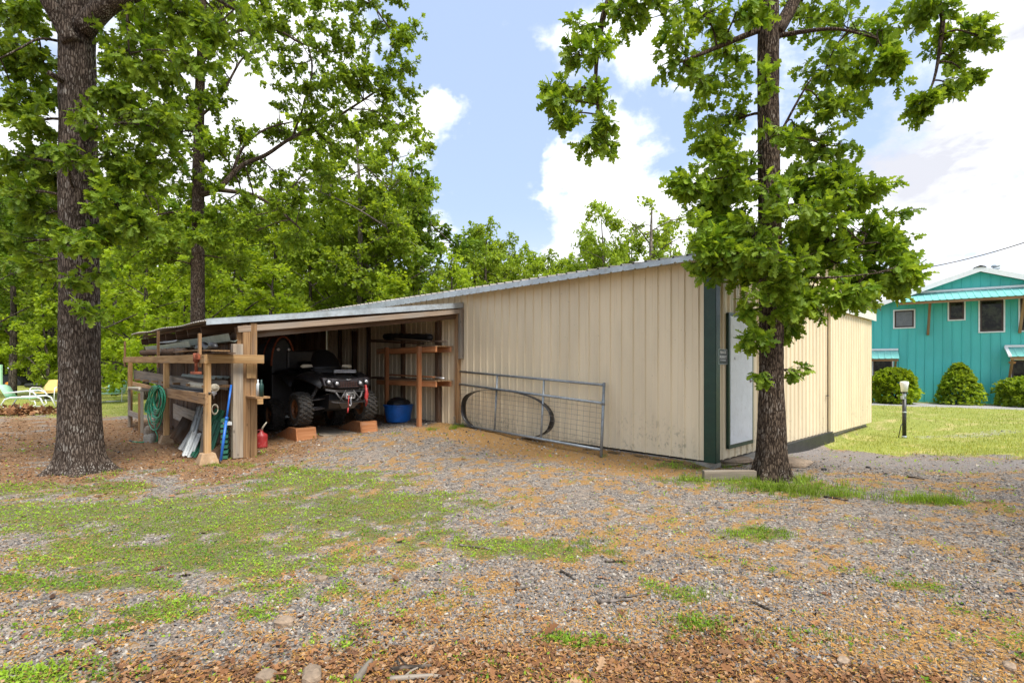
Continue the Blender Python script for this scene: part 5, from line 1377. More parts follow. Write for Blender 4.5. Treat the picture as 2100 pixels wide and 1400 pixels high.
def trunk_geo(pts, radii, seg, nz, amp, freq, flare=0.0, roots=0, seed=0, zfreq=2.2):
    """bark-ridged trunk as real geometry"""
    pts = [Vector(p) for p in pts]; cum = [0]
    for i in range(1, len(pts)): cum.append(cum[-1] + (pts[i] - pts[i - 1]).length)
    L = cum[-1]; tt = np.linspace(0, L, nz)
    C = np.stack([np.interp(tt, cum, [p[k] for p in pts]) for k in range(3)], 1); Rr = np.interp(tt, cum, radii)
    an = np.linspace(0, 2 * math.pi, seg, endpoint=False)
    A_, T_ = np.meshgrid(an, tt)
    R_ = Rr[:, None] * np.ones_like(A_)
    if flare: R_ = R_ * (1 + flare * np.exp(-T_ / .14))
    if roots: 
        lob = np.maximum(0, np.cos(A_ * roots + seed + .6 * np.sin(A_ * 2 + seed))) ** 1.5
        R_ = R_ + Rr[0] * .75 * lob * np.exp(-T_ / .13)
    ca, sa = np.cos(A_), np.sin(A_)
    n1 = fbm(ca * freq + 20 + seed, sa * freq + 20, T_ * zfreq, 4)
    n2 = vnoise(ca * freq * 2.6 + 9, sa * freq * 2.6 + 31, T_ * zfreq * 2.4 + seed)
    rid = 1 - np.abs(n1 - .5) * 5; big = fbm(ca * 1.5 + 5 + seed, sa * 1.5 + 5, T_ * .7, 3) - .5
    R_ = R_ + amp * (np.clip(rid, -1, 1) * .8 + (n2 - .5) * .9) + Rr[:, None] * .18 * big
    X = C[:, 0:1] + R_ * ca; Y = C[:, 1:2] + R_ * sa; Z = C[:, 2:3] + 0 * R_
    V = np.stack([X.ravel(), Y.ravel(), Z.ravel()], 1)
    ix = np.arange(nz * seg).reshape(nz, seg)
    a = ix[:-1]; b_ = np.roll(ix, -1, 1)[:-1]; c = np.roll(ix, -1, 1)[1:]; d = ix[1:]
    F = np.stack([a, b_, c, d], -1).reshape(-1, 4)
    return V, [F], np.zeros(len(V))
def mb_np(mb):
    F = {}
    for f in mb.f: F.setdefault(len(f), []).append(f)
    return np.array([tuple(v) for v in mb.v]), [np.array(v) for v in F.values()], np.array(mb.r)
def limb(mb, lp, pts, r0, r1, seg=10):
    n = len(pts); rs = [r0 + (r1 - r0) * i / (n - 1) for i in range(n)]
    # densify smoothly
    P_ = []; R2 = []
    for i in range(n - 1):
        a, b_ = Vector(pts[i]), Vector(pts[i + 1]); pm = Vector(pts[i - 1]) if i else a; pn = Vector(pts[i + 2]) if i < n - 2 else b_
        for k in range(4):
            f = k / 4; P_.append(.5 * ((2 * a) + (b_ - pm) * f + (2 * pm - 5 * a + 4 * b_ - pn) * f * f + (3 * a - pm - 3 * b_ + pn) * f ** 3)); R2.append(rs[i] + (rs[i + 1] - rs[i]) * f)
    P_.append(Vector(pts[-1])); R2.append(rs[-1])
    mb.tube(P_, R2, seg)
    lp += list(zip(P_, R2))

def blobs_px(lst, Y0, dj=.5, dens=1.0, ys=1.0, rs=1.0, stem=None, front=.45):
    out = []
    for e in lst:
        px, py, rx, ry = e[:4]; Y = Y0 + (e[4] if len(e) > 4 else random.uniform(-dj, dj)); d = e[5] if len(e) > 5 else 1
        if stem and abs(px - stem) < rx + 28:
            if len(e) > 4 and e[4] < -.2: d *= front * (1.7 if py > 450 and px > 1000 else 1)
            else: Y = Y0 + .30 + abs(Y - Y0)
        if px > 1100 and py > 340: d *= 1.45
        k = Y / FPX; out.append((P(px, py, Y), (rx * k * rs, (rx + ry) * .5 * k * ys, ry * k * rs), d * dens))
    return out
def make_tree(name, label, base, trunk_pts, trunk_r, limbs, blobs, leaf, leafmat_, barkmat, leafsize, per, twigs, near=True, amp=.012, flare=.45, roots=5, extra_r=.02, seed=0, seg=72, nz=240, steps=5, cat='tree', group=None, drp=.35):
    root = thing(name, label, cat, base, group=group)
    mb = MB(); lp = []
    for pts, r0, r1 in limbs: limb(mb, lp, pts, r0, r1)
    tl = [Vector(p) for p in trunk_pts]
    for i in range(len(tl) - 1):
        for k in range(6):
            q = tl[i].lerp(tl[i + 1], k / 6)
            if q.z > base[2] + 1.2: lp.append((q, trunk_r[i] * .9))
    tips, dirs = [], []
    blob_branches(mb, blobs, lp, tips, dirs, twigs, extra_r, steps=steps)
    T = trunk_geo(trunk_pts, trunk_r, seg, nz, amp, 5 if near else 3, flare, roots, seed)
    V, F, r = join([T, mb_np(mb)])
    V = V - np.array(base)
    link_mesh('trunk', np_mesh('trunk', V, F, r, smooth=True), barkmat, root)
    tips = np.array([tuple(t_) for t_ in tips]); dirs = np.array([tuple(t_) for t_ in dirs])
    crown_mesh('crown', [leaves_from_tips(tips, dirs, leafsize, per, leaf, droop=drp)], leafmat_, root)
    print(name, 'tips', len(tips), 'leaves', len(tips) * per)
    return root
# ------------------------------------------------------------------ right oak
YR = 6.78
bR = G(1581, 985); bR.y = YR + .22; bR.x = (1581 - 1050) / FPX * bR.y; YR = bR.y; bR.z = ghs(bR) - .02
tR = [P(1581, 990, YR), P(1582, 900, YR), P(1582, 800, YR), P(1581, 600, YR), P(1577, 400, YR), P(1575, 200, YR), P(1576, 80, YR), P(1574, -120, YR), P(1570, -500, YR + .2), P(1560, -1000, YR + .4)]
tR[0].z = bR.z - .03
kR = YR / FPX
rR = [x * kR for x in (36, 32, 27, 25.5, 24, 23, 22.5, 20, 15, 7)]
rR = [x * .85 for x in rR]
limbsR = [([P(1590, 70, YR), P(1620, 20, YR + .1), P(1660, -60, YR + .2), P(1760, -220, YR + .4)], .10, .06),
          ([P(1560, 60, YR), P(1500, 85, YR - .1), P(1440, 110, YR - .3), P(1390, 130, YR - .4)], .045, .012),
          ([P(1590, 75, YR), P(1650, 65, YR - .2), P(1720, 60, YR - .3), P(1800, 80, YR - .2)], .035, .012),
          ([P(1560, -130, YR), P(1430, -170, YR - .3), P(1300, -90, YR - .4), P(1245, 10, YR - .3), P(1228, 90, YR - .3), P(1222, 150, YR - .3), P(1226, 215, YR - .3), P(1240, 290, YR - .3)], .07, .006),
          ([P(1590, -140, YR), P(1750, -150, YR - .3), P(1880, -60, YR - .3), P(1930, 20, YR - .3), P(1928, 90, YR - .3), P(1915, 165, YR - .3), P(1888, 225, YR - .3)], .06, .006),
          ([P(1586, 300, YR), P(1640, 200, YR - .2), P(1665, 160, YR - .3)], .02, .008),
          ([P(1590, 420, YR), P(1680, 430, YR - .3), P(1770, 500, YR - .3)], .022, .007),
          ([P(1565, 340, YR), P(1500, 360, YR - .3), P(1430, 375, YR - .2)], .018, .006),
          ([P(1565, 480, YR), P(1510, 510, YR - .3), P(1470, 540, YR - .4)], .018, .006),
          ([P(1590, 560, YR), P(1680, 570, YR - .4), P(1800, 560, YR - .4)], .022, .006)]
bl = [(1360, 30, 70, 50), (1440, 30, 80, 55), (1400, 110, 50, 40), (1480, 120, 70, 60), (1450, 190, 55, 45), (1500, 250, 60, 45), (1470, 290, 45, 35), (1490, 330, 50, 40), (1410, 385, 45, 28),
      (1500, 400, 55, 40), (1460, 420, 40, 30, .2, .6), (1500, 480, 50, 45), (1460, 500, 34, 34), (1490, 530, 48, 32), (1455, 540, 26, 20, 0, .5), (1528, 570, 34, 20, 0, .5), (1532, 630, 14, 22, -.3, .3),
      (1640, 50, 70, 55), (1730, 50, 80, 55), (1800, 70, 60, 50), (1830, 130, 35, 38), (1690, 150, 70, 50), (1760, 160, 60, 40), (1700, 230, 50, 45), (1640, 290, 50, 50), (1700, 310, 50, 40),
      (1700, 370, 60, 40), (1770, 400, 45, 35), (1640, 390, 50, 45), (1680, 450, 70, 50), (1780, 470, 60, 45), (1830, 500, 40, 35), (1720, 540, 80, 50), (1820, 555, 50, 28), (1640, 560, 60, 50),
      (1740, 610, 60, 30), (1660, 620, 45, 30), (1620, 650, 30, 28), (1760, 590, 60, 30, .5), (1850, 590, 30, 20, 0, .5), (1510, 25, 60, 40, -.5), (1580, 20, 30, 25, -.5, .5),
      (1570, 160, 38, 45, -.5, .8), (1590, 270, 40, 40, -.5, .9), (1560, 470, 45, 35, -.55, .8), (1600, 545, 55, 45, -.6, 1.1), (1545, 540, 50, 40, -.6), (1620, 430, 40, 60, -.5, .8), (1560, 380, 30, 40, -.5, .7), (1605, 635, 26, 18, -.4, .5), (1580, 605, 34, 18, -.5, .5), (1640, 500, 55, 40), (1690, 500, 60, 40), (1445, 460, 40, 40), (1500, 510, 45, 30, .2, .7), (1850, 560, 30, 22),
      (1540, 700, 20, 14, -.3, .35), (1620, 675, 26, 14, -.1, .35), (1630, 762, 14, 10, -.1, .2), (1560, 690, 30, 14, -.4, .4), (1558, 770, 10, 10, -.3, .15)]
blR = blobs_px(bl, YR, .35, .9, 1.0, 1.08, 1577, .40)
# crown out of sight above the frame : gives the shade on the ground
for k in range(12):
    an = k * 2.4; rr_ = 1.2 + 2.2 * random.random(); blR.append((Vector((bR.x + math.cos(an) * rr_, bR.y + math.sin(an) * rr_, random.uniform(7.2, 10.5))), (.8, .8, .5), .6))
hang = [(1270, 20, 40, 25), (1190, 55, 28, 24), (1225, 105, 36, 26), (1175, 110, 22, 22), (1128, 185, 30, 22), (1185, 190, 40, 26), (1235, 200, 26, 30), (1160, 250, 34, 22), (1205, 285, 26, 22), (1243, 305, 22, 20), (1245, 250, 20, 22), (1140, 220, 20, 16), (1300, 5, 50, 20)]
blR += blobs_px(hang, YR - .3, .15, .36, .9)
hang2 = [(1925, 15, 60, 24), (1990, 50, 34, 24), (2015, 75, 26, 20), (1940, 85, 30, 28), (1960, 120, 30, 20), (1985, 155, 28, 18), (1945, 175, 32, 18), (1910, 205, 22, 14), (1885, 228, 16, 12), (1870, 10, 60, 22)]
blR += blobs_px(hang2, YR - .3, .12, .38, .9)
make_tree('oak_tree', 'dark barked oak standing in front of the barn door with lobed leaves down its trunk', tuple(bR), tR, rR, limbsR, blR, OAK, M['leaf_oak'], M['bark_r'], .142, 5, 14, amp=.010, flare=.18, roots=6, seed=2, seg=120, nz=520, steps=5, drp=.55)

# ------------------------------------------------------------------ left oak
bL = G(168, 975); YL = bL.y + .3; bL = Vector(((168 - 1050) / FPX * YL, YL, 0)); bL.z = ghs(bL) - .02; kL = YL / FPX
tL = [P(168, 985, YL), P(166, 940, YL), P(164, 880, YL), P(163, 700, YL), P(161, 400, YL), P(158, 100, YL), P(158, -60, YL), P(170, -400, YL), P(190, -900, YL)]
tL[0].z = bL.z - .03
rL = [x * kL * .76 for x in (56, 50, 47, 43, 40, 38, 43, 30, 14)]
limbsL = [([P(150, 90, YL - .15), P(128, 50, YL - .2), P(104, 10, YL - .3), P(60, -70, YL - .4)], .13, .09),
          ([P(170, 60, YL - .1), P(215, 15, YL - .15), P(265, -10, YL - .2), P(380, -60, YL - .2)], .15, .09),
          ([P(122, 85, YL), P(80, 80, YL - .3), P(40, 100, YL - .5), P(0, 120, YL - .6)], .02, .008),
          ([P(128, 165, YL - .2), P(110, 155, YL - .35), P(98, 148, YL - .4)], .045, .03),
          ([P(160, -60, YL), P(330, -60, YL + .1), P(480, 20, YL + .2)], .06, .02),
          ([P(260, -10, YL - .2), P(262, 60, YL - .2), P(265, 110, YL - .2)], .025, .008),
          ([P(150, -100, YL), P(0, -60, YL - .2), P(-80, 60, YL - .3)], .06, .02)]
bl = [(20, 40, 60, 40), (80, 30, 50, 30), (30, 110, 50, 40), (90, 130, 35, 25, 0, .5), (50, 160, 45, 40), (20, 220, 50, 35), (90, 200, 40, 30), (60, 260, 50, 30, 0, .8), (25, 330, 50, 35, 0, .8), (85, 320, 45, 30), (110, 370, 40, 25),
      (40, 400, 50, 28, 0, .7), (90, 440, 50, 26, 0, .8), (30, 500, 45, 25, .3, .5), (70, 540, 50, 22, .3, .5), (140, 300, 40, 20, -.7, .6), (150, 330, 45, 30, -.7, .7), (160, 470, 60, 25, -.7, .9), (190, 500, 40, 22, -.7, .8), (130, 500, 40, 20, -.7, .6),
      (165, 210, 40, 30, -.7, .5), (200, 260, 30, 40, -.5, .6), (230, 190, 40, 50), (240, 110, 40, 45), (300, 70, 55, 50), (270, 240, 50, 40), (330, 150, 50, 45), (250, 330, 45, 40), (240, 420, 45, 35), (290, 460, 40, 28), (210, 390, 30, 30, -.3),
      (370, 40, 60, 45), (430, 70, 45, 40), (320, 260, 45, 40), (290, 370, 45, 35), (340, 330, 40, 30, .2, .7), (185, 640, 18, 10, -.5, .25), (205, 560, 22, 16, -.3, .35), (220, 480, 30, 20), (400, 130, 40, 35, 0, .7), (180, 420, 35, 20, -.6, .5), (150, 580, 20, 12, -.6, .25)]
blL = blobs_px(bl, YL - .1, .3, .85, 1.0, 1.0, 161, .35)
for k in range(22):
    an = k * 2.4; rr_ = 1.0 + 2.0 * random.random(); blL.append((Vector((bL.x + math.cos(an) * rr_, bL.y + math.sin(an) * rr_, random.uniform(7.4, 10.5))), (.8, .8, .5), .6))
make_tree('oak_tree', 'thick grey barked oak with flared roots at the left, beside the lumber rack', tuple(bL), tL, rL, limbsL, blL, OAK, M['leaf_oak'], M['bark_l'], .140, 5, 17, amp=.010, flare=.26, roots=5, seed=5, seg=140, nz=520, steps=5, drp=.45)

# ------------------------------------------------------------------ mid oak behind the lean-to
YM = 15.0; bM = Vector(((406 - 1050) / FPX * YM, YM, 0)); kM = YM / FPX
tM = [Vector((bM.x, YM, -.05)), P(405, 640, YM), P(406, 500, YM), P(407, 350, YM), P(409, 200, YM), P(414, 60, YM), P(420, -100, YM), P(440, -400, YM)]
rM = [x * kM * .86 for x in (17, 14.5, 13, 12, 10, 8, 5, 2)]
limbsM = [([P(412, 385, YM), P(470, 392, YM - .3), P(520, 400, YM - .6), P(570, 430, YM - .8), P(615, 468, YM - 1)], .075, .02),
          ([P(410, 400, YM), P(450, 385, YM - .1), P(495, 340, YM + .2), P(545, 318, YM + .3), P(600, 282, YM + .3), P(690, 240, YM + .2), P(790, 175, YM)], .09, .025),
          ([P(480, 345, YM + .2), P(500, 300, YM + .3), P(545, 265, YM + .4), P(600, 250, YM + .5)], .05, .02),
          ([P(408, 230, YM), P(385, 180, YM - .3), P(350, 130, YM - .5), P(320, 80, YM - .7), P(290, 20, YM - .8)], .07, .03),
          ([P(405, 440, YM), P(360, 435, YM - .4), P(325, 440, YM - .6), P(290, 450, YM - .8)], .04, .012),
          ([P(410, 240, YM), P(450, 200, YM), P(490, 130, YM + .1), P(505, 115, YM + .2)], .045, .02),
          ([P(412, 130, YM), P(470, 70, YM), P(560, 60, YM + .2), P(620, 90, YM + .3), P(700, 110, YM)], .06, .02),
          ([P(600, 282, YM + .3), P(640, 150, YM + .2), P(620, 60, YM)], .035, .012),
          ([P(415, 60, YM), P(560, -60, YM), P(720, -30, YM), P(800, 60, YM)], .07, .02)]
bl = []
rngm = random.Random(4)
sil = [(0, 850), (60, 868), (120, 872), (180, 880), (230, 880), (275, 875), (300, 800), (340, 700), (400, 680), (470, 660), (540, 560), (600, 520)]
for yy in range(10, 560, 44):
    xr = np.interp(yy, [s_[0] for s_ in sil], [s_[1] for s_ in sil]); x = 235 + rngm.uniform(0, 30)
    while x < xr - 14:
        hole = (480 < x < 580 and 135 < yy < 235) or (530 < x < 600 and 300 < yy < 350) or (880 < x)
        if not hole or rngm.random() < .15:
            bl.append((x, yy + rngm.uniform(-14, 14), rngm.uniform(26, 38), rngm.uniform(18, 28), rngm.uniform(-1.6, 1.4), rngm.uniform(.5, 1.0) if x > 300 else .6))
        x += rngm.uniform(40, 58)
blM = blobs_px(bl, YM, 1.4, .8, 1.0)
for k in range(16):
    an = k * 2.4; rr_ = 1.5 + 2.0 * random.random(); blM.append((Vector((bM.x + math.cos(an) * rr_, bM.y + math.sin(an) * rr_, random.uniform(12.5, 14.5))), (.9, .9, .6), .5))
make_tree('oak_tree', 'slimmer oak rising right behind the lean-to roof with long branches over the sky', tuple(bM), tM, rM, limbsM, blM, OAKM, M['leaf_mid'], M['bark_r'], .145, 6, 18, near=False, amp=.010, flare=.3, roots=0, seed=9, seg=48, nz=200, steps=6)

# neighbouring oak just outside the right edge : its crown shades the drive
bN = (9.6, 1.0, 0.0); blN = []
for k in range(60):
    an = k * 2.4; rr_ = 2.9 * math.sqrt((k + .5) / 60); blN.append((Vector((bN[0] + math.cos(an) * rr_, bN[1] + math.sin(an) * rr_, random.uniform(6.5, 9.0))), (.75, .75, .4), .8))
make_tree('oak_tree', 'oak outside the right edge of the photograph whose crown shades the drive', bN, [Vector(bN), Vector((9.5, 1.0, 4)), Vector((9.6, 1.1, 8.6))], [.25, .2, .06], [], blN, OAKM, M['leaf_mid'], M['bark_r'], .15, 5, 8, near=False, seed=3, seg=24, nz=60)
# ------------------------------------------------------------------ woodland : prototypes, then individual copies
def proto(name, H, crown_r, crown_z0, leafs, size, lm, bm, nlimb=10, seed=1, style='round', per=4, twigs=9):
    random.seed(seed)
    root = thing(name, 'x', 'tree', (0, 0, 0)); mb = MB(); lp = []
    tr = [Vector((0, 0, -.1)), Vector((random.uniform(-.1, .1), 0, H * .35)), Vector((random.uniform(-.25, .25), random.uniform(-.2, .2), H * .7)), Vector((random.uniform(-.3, .3), 0, H * .95))]
    limb(mb, lp, tr, H * .016 + .02, .02, 9)
    blobs = []
    for k in range(nlimb):
        f = (k + .5) / nlimb; z = crown_z0 + (H * .92 - crown_z0) * f; an = k * 2.4 + random.uniform(-.4, .4)
        if style == 'round': rr_ = crown_r * math.sin(math.pi * min(1, .25 + .72 * f)) ** .7
        elif style == 'cone': rr_ = crown_r * (1.05 - f)
        else: rr_ = crown_r * (.35 + .65 * f) if f < .75 else crown_r * .8
        i0 = min(range(len(lp)), key=lambda i: abs(lp[i][0].z - max(z - rr_ * .5, crown_z0 * .8)))
        a = lp[i0][0]; e_ = Vector((math.cos(an) * rr_ * .75, math.sin(an) * rr_ * .75, z))
        limb(mb, lp, [a, a.lerp(e_, .5) + Vector((0, 0, .15)), e_], .035 + .02 * (1 - f), .012, 6)
        for q in range(leafs):
            v = rand_unit(1)[0]; c = a.lerp(e_, random.uniform(.45, 1.1)) + Vector(v) * rr_ * .32
            blobs.append((c, (crown_r * random.uniform(.16, .27), crown_r * random.uniform(.16, .27), crown_r * random.uniform(.10, .17)), random.uniform(.7, 1.2)))
    blobs.append((Vector((0, 0, H * .97)), (crown_r * .25, crown_r * .25, crown_r * .2), 1.2))
    tips, dirs = [], []
    blob_branches(mb, blobs, lp, tips, dirs, int(twigs * 1.25), .02, .005, steps=5)
    mb.build('trunk', bm, root)
    tips = np.array([tuple(t_) for t_ in tips]); dirs = np.array([tuple(t_) for t_ in dirs])
    crown_mesh('crown', [leaves_from_tips(tips, dirs, size, per, TRI, jit=.05)], lm, root)
    print(name, 'leaves', len(tips) * per)
    return root
protos = {
    'a': proto('broadleaf_tree', 11, 3.6, 2.2, 4, .20, M['leaf_far'], M['bark_f'], 15, 11),
    'b': proto('broadleaf_tree', 12, 3.4, 3.0, 6, .19, M['leaf_far'], M['bark_p'], 14, 12, 'vase'),
    'y': proto('yellow_green_tree', 9, 3.4, 1.4, 4, .19, M['leaf_yell'], M['bark_f'], 14, 13),
    'd': proto('dark_leaf_tree', 12, 3.0, 4.5, 4, .19, M['leaf_dark'], M['bark_f'], 13, 14, 'round'),
    's': proto('young_tree', 6, 2.0, 1.0, 3, .15, M['leaf_yell'], M['bark_f'], 12, 15, 'round'),
    'u': proto('thin_tree', 10, 2.3, 4.2, 4, .15, M['leaf_far'], M['bark_p'], 10, 16, 'vase', 3, 6),
}
def pine_proto():
    root = thing('pine_tree', 'x', 'tree'); mb = MB(); lp = []; H = 14
    limb(mb, lp, [Vector((0, 0, -.1)), Vector((.1, 0, 5)), Vector((-.1, .1, 10)), Vector((0, 0, 13.6))], .19, .03, 9)
    rg_ = random.Random(3); tips, dirs = [], []
    for k in range(34):
        z = 5.2 + 8.2 * k / 34; an = k * 2.4; L = (2.9 - 1.9 * (k / 34)) * rg_.uniform(.6, 1.1)
        a = min(lp[:14], key=lambda q: abs(q[0].z - z))[0]; a = Vector((a.x, a.y, z)); e_ = a + Vector((math.cos(an) * L, math.sin(an) * L, L * .25))
        pts = bez(a, e_, 5, .06, .05); mb.tube(pts, [.03 * (1 - i / 7) for i in range(6)], 5)
        for q in range(12):
            f = rg_.uniform(.4, 1); p = a.lerp(e_, f) + Vector(rand_unit(1)[0]) * .28; tips.append(p); dirs.append((p - a).normalized() + Vector((0, 0, .6)))
    mb.build('trunk', M['bark_p'], root)
    NT_ = [(0, -.02, 0), (0, .02, 0), (1, .012, 0), (1, -.012, 0)], [np.array([[0, 1, 2, 3]])]
    T_, D_ = np.array([tuple(x) for x in tips]), np.array([tuple(x) for x in dirs])
    crown_mesh('crown', [leaves_from_tips(T_, D_, .30, 40, ([(0, -.035, 0), (0, .035, 0), (1, .02, 0), (1, -.02, 0)], NT_[1]), spread=.75, droop=.0)], M['leaf_pine'], root)
    return root
protos['p'] = pine_proto()
HP = {'a': 11, 'b': 12, 'y': 9, 'd': 12, 's': 6, 'u': 10, 'p': 14}
random.seed(21)
used = {k: False for k in protos}
desc = {'a': 'mid green broadleaf tree', 'b': 'open crowned broadleaf tree with pale limbs', 'y': 'bright yellow-green tree', 'd': 'dark leaved tree', 's': 'small bright young tree', 'u': 'thin sparse tree', 'p': 'pine with bare lower limbs'}
def plant(kind, px, Y, top, label, group=None, wid=1.0):
    """a tree whose tip is seen at row top (top None: its natural height)"""
    s = ((EYE + (HOR - top) / FPX * Y) / HP[kind]) if top is not None else 1.0
    X = (px - 1050) / FPX * Y
    m = Matrix.Translation((X, Y, float(gh(X, Y)) - .05)) @ Matrix.Rotation(random.uniform(0, 6.28), 4, 'Z') @ Matrix.Diagonal((s * wid, s * wid, s, 1))
    pr = protos[kind]
    if not used[kind]:
        used[kind] = True; o = pr; o.location = m.to_translation(); o.rotation_euler = m.to_euler(); o.scale = m.to_scale(); o['label'] = label
    else: o = copy_tree(pr, m, label)
    if group: o['group'] = group
    elif 'group' in o: del o['group']
    return o
named = [('b', 738, 24, 240, 'tall open tree with pale limbs behind the lean-to roof', 1.0),
         ('d', 850, 27, 330, 'dark clumpy tree just above the middle of the lean-to, left of the blue sky', 1.15),
         ('b', 800, 25, 285, 'tall tree whose top touches the white cloud above the lean-to', .8), ('p', 862, 31, 400, 'pine with bare pale limbs over the left end of the barn roof', .62),
         ('a', 1000, 30, 447, 'rounded green tree above the left half of the barn roof', .85),
         ('a', 1085, 33, 500, 'low tree behind the barn roof between the two taller crowns', .9),
         ('b', 1235, 29, 418, 'tree with a spire-like top behind the barn roof', .72),
         ('u', 1335, 30, 398, 'airy tree with scattered leaves against the cloud behind the barn roof', 1.35),
         ('a', 1295, 33, 470, 'dense low green tree beneath the airy one behind the barn', .9),
         ('a', 1165, 38, 520, 'distant low tree behind the middle of the barn roof', 1.0),
         ('d', 1425, 36, 490, 'tree behind the barn roof just left of the big oak foliage', .8),
         ('y', 930, 22, 520, 'yellow-green tree low behind where the lean-to meets the barn roof', .8),
         ('u', 1838, 42, 545, 'sparse bare-branched tree beyond the roof of the teal house', .9),
         ('y', 560, 24, 390, 'bright yellow-green tree behind the right branch of the slim oak', 1.0),
         ('y', 480, 22, 470, 'bright tree directly behind the lean-to roof, right of the slim oak trunk', .9),
         ('a', 640, 24, 430, 'leafy tree behind the middle of the lean-to roof', .9),
         ('y', 300, 23, 460, 'bright tree behind the rack, between the two nearer oaks', 1.0),
         ('s', 275, 38, 640, 'small young tree in front of the pale wall left of the rack', .8),
         ('s', 95, 25, 610, 'small bright bushy tree beside the yellow chair, left of the thick oak', 1.0),
         ('d', 25, 26, 330, 'dark trunked tree at the far left edge behind the chairs', .9),
         ('a', 105, 29, 360, 'tall tree behind the thick oak, left side of the trunk', .9),
         ('y', 235, 27, 400, 'yellow-green tree just right of the thick oak trunk', .9),
         ('s', 390, 20, 600, 'leafy young tree behind the lean-to close to the slim trunk', 1.2),
         ('s', 560, 20, 560, 'leafy young tree behind the lean-to roof under the long branch', 1.3),
         ('a', 975, 31, 458, 'green tree just right of the pine, behind the barn roof', .8), ('a', 1045, 32, 478, 'tree filling in right of the rounded one behind the barn roof', .8),
         ('a', 1210, 31, 470, 'tree leaning against the left side of the spire-topped one', .8), ('b', 1375, 34, 455, 'tree on the right flank of the airy one behind the barn', .8), ('a', 1125, 37, 512, 'lowest green tree in the dip of the tree line', .9),
         ('s', 800, 21, 560, 'leafy young tree behind the right end of the lean-to roof', 1.1)]
for k, px, Y, top, lb, wd in named: plant(k, px, Y, top, lb, None, wd)
kinds = 'abydabyas'
for i in range(46):
    px = -420 + 1960 * ((i * .618) % 1.0); Y = 34 + 20 * ((i * .377) % 1.0)
    if px > 880: Y += 12
    top = random.uniform(330, 470) if px < 780 else random.uniform(520, 580)
    k = kinds[i % len(kinds)]
    if k == 's': top = random.uniform(600, 660)
    plant(k, px, Y, top, 'leafy tree deep in the woodland behind the buildings', 'woodland trees behind the yard', 1.15)
for i in range(10): plant('ab'[i % 2], 1560 + i * 75, 58 + 10 * (i % 3), 640 - 10 * (i % 2), 'low distant tree in the woodland behind the teal house', 'distant trees behind the teal house', 1.0)
# far woodland as one mass
Vn = 26000
aa = rng.uniform(-1.25, .75, Vn); YY = rng.uniform(62, 78, Vn); zz = rng.random(Vn) ** .8 * (9 + 5 * fbm(aa * 9 + 40, YY * .1, 0, 3)) * np.where(aa > 0, .62, 1.0)
pos = np.stack([aa * YY, YY, zz], 1)
V, F, r = scatter(TRI[0], TRI[1], pos, rot_from(rand_unit(Vn), rand_unit(Vn)), rng.uniform(.7, 1.3, Vn), rng.random(Vn))
fw = link_mesh('far_woodland', np_mesh('far_woodland', V, F, r), M['leaf_far']); setp(fw, 'far dense woodland closing the view behind the trees', 'woodland', None, 'stuff')

# ------------------------------------------------------------------ shrubs by the house
def shrub(name, label, base, rx, rz, lm, size, n=900, cone=False, seed=1, group=None):
    random.seed(seed); root = thing(name, label, 'shrub', tuple(base), group=group); mb = MB(); tips, dirs = [], []
    b0 = Vector(base)
    for k in range(n):
        f = rng.random() ** .8; an = rng.random() * 6.283; h = rz * f
        R_ = rx * ((1.05 - f) ** .7 if cone else math.sqrt(max(0, 1 - (abs(f - .42) / .60) ** 2.4))) * rng.uniform(.55, 1.03) * (.62 + .76 * float(fbm(math.cos(an) * 1.6 + seed * 3, math.sin(an) * 1.6 + 9, f * 3.5, 3))) * (1.25 if rng.random() < .04 else 1)
        p = b0 + Vector((math.cos(an) * R_, math.sin(an) * R_, h)); tips.append(p); dirs.append((p - b0 - Vector((0, 0, rz * .3))).normalized() + Vector((0, 0, .3)))
        if k % 12 == 0: mb.tube(bez(b0, p, 3, 0, .05), [.012, .009, .006, .003], 4)
    mb.build('stems', M['bark_f'], root)
    crown_mesh('foliage', [leaves_from_tips(np.array([tuple(x) for x in tips]), np.array([tuple(x) for x in dirs]), size, 7, TRI, spread=.6, droop=.1)], lm, root)
    return root
g = G(1822, 826); g = Vector(g); shrub('shrub', 'round light green shrub under the left awning of the teal house', (g.x - .0, g.y - .3, 0), .80, 1.42, M['leaf_yell'], .13, 1000, seed=3)
g = hith(1967, 828, -.9); g = HF @ g; shrub('shrub', 'cone shaped dark green shrub against the middle of the teal wall', (g.x, g.y, 0), .86, 1.62, M['leaf_far'], .12, 1000, True, seed=5)
g = hith(2108, 832, -1.2); g = HF @ g; shrub('shrub', 'rounded shrub at the right edge under the right awning', (g.x, g.y, 0), .85, 1.1, M['leaf_far'], .12, 900, seed=8)
# ------------------------------------------------------------------ meter pedestal
g = G(1854.5, 880); gz = ghs(g); k = g.y / FPX
post = thing('meter_post', 'black service post with pale meter head standing in the lawn right of the barn', 'post', (g.x, g.y, gz))
z_ = lambda py: EYE + (HOR - py) * k
mb = MB(); mb.tube([(g.x, g.y, gz + .04), (g.x, g.y, z_(817))], 3.7 * k, 16); mb.build('post_tube', M['blackp'], post)
mb = MB(); mb.lathe([(4.6 * k, 0), (4.6 * k, .05), (3.9 * k, .06)], (g.x, g.y, gz), seg=16); mb.tube([(g.x, g.y, z_(846)), (g.x, g.y, z_(843.5))], 3.9 * k, 16); mb.tube([(g.x, g.y, z_(817)), (g.x, g.y, z_(805))], 3.2 * k, 14); mb.box((g.x - 6.5 * k, g.y - .05, z_(818)), (g.x - 3 * k, g.y + .02, z_(811))); mb.build('collar', M['galv'], post)
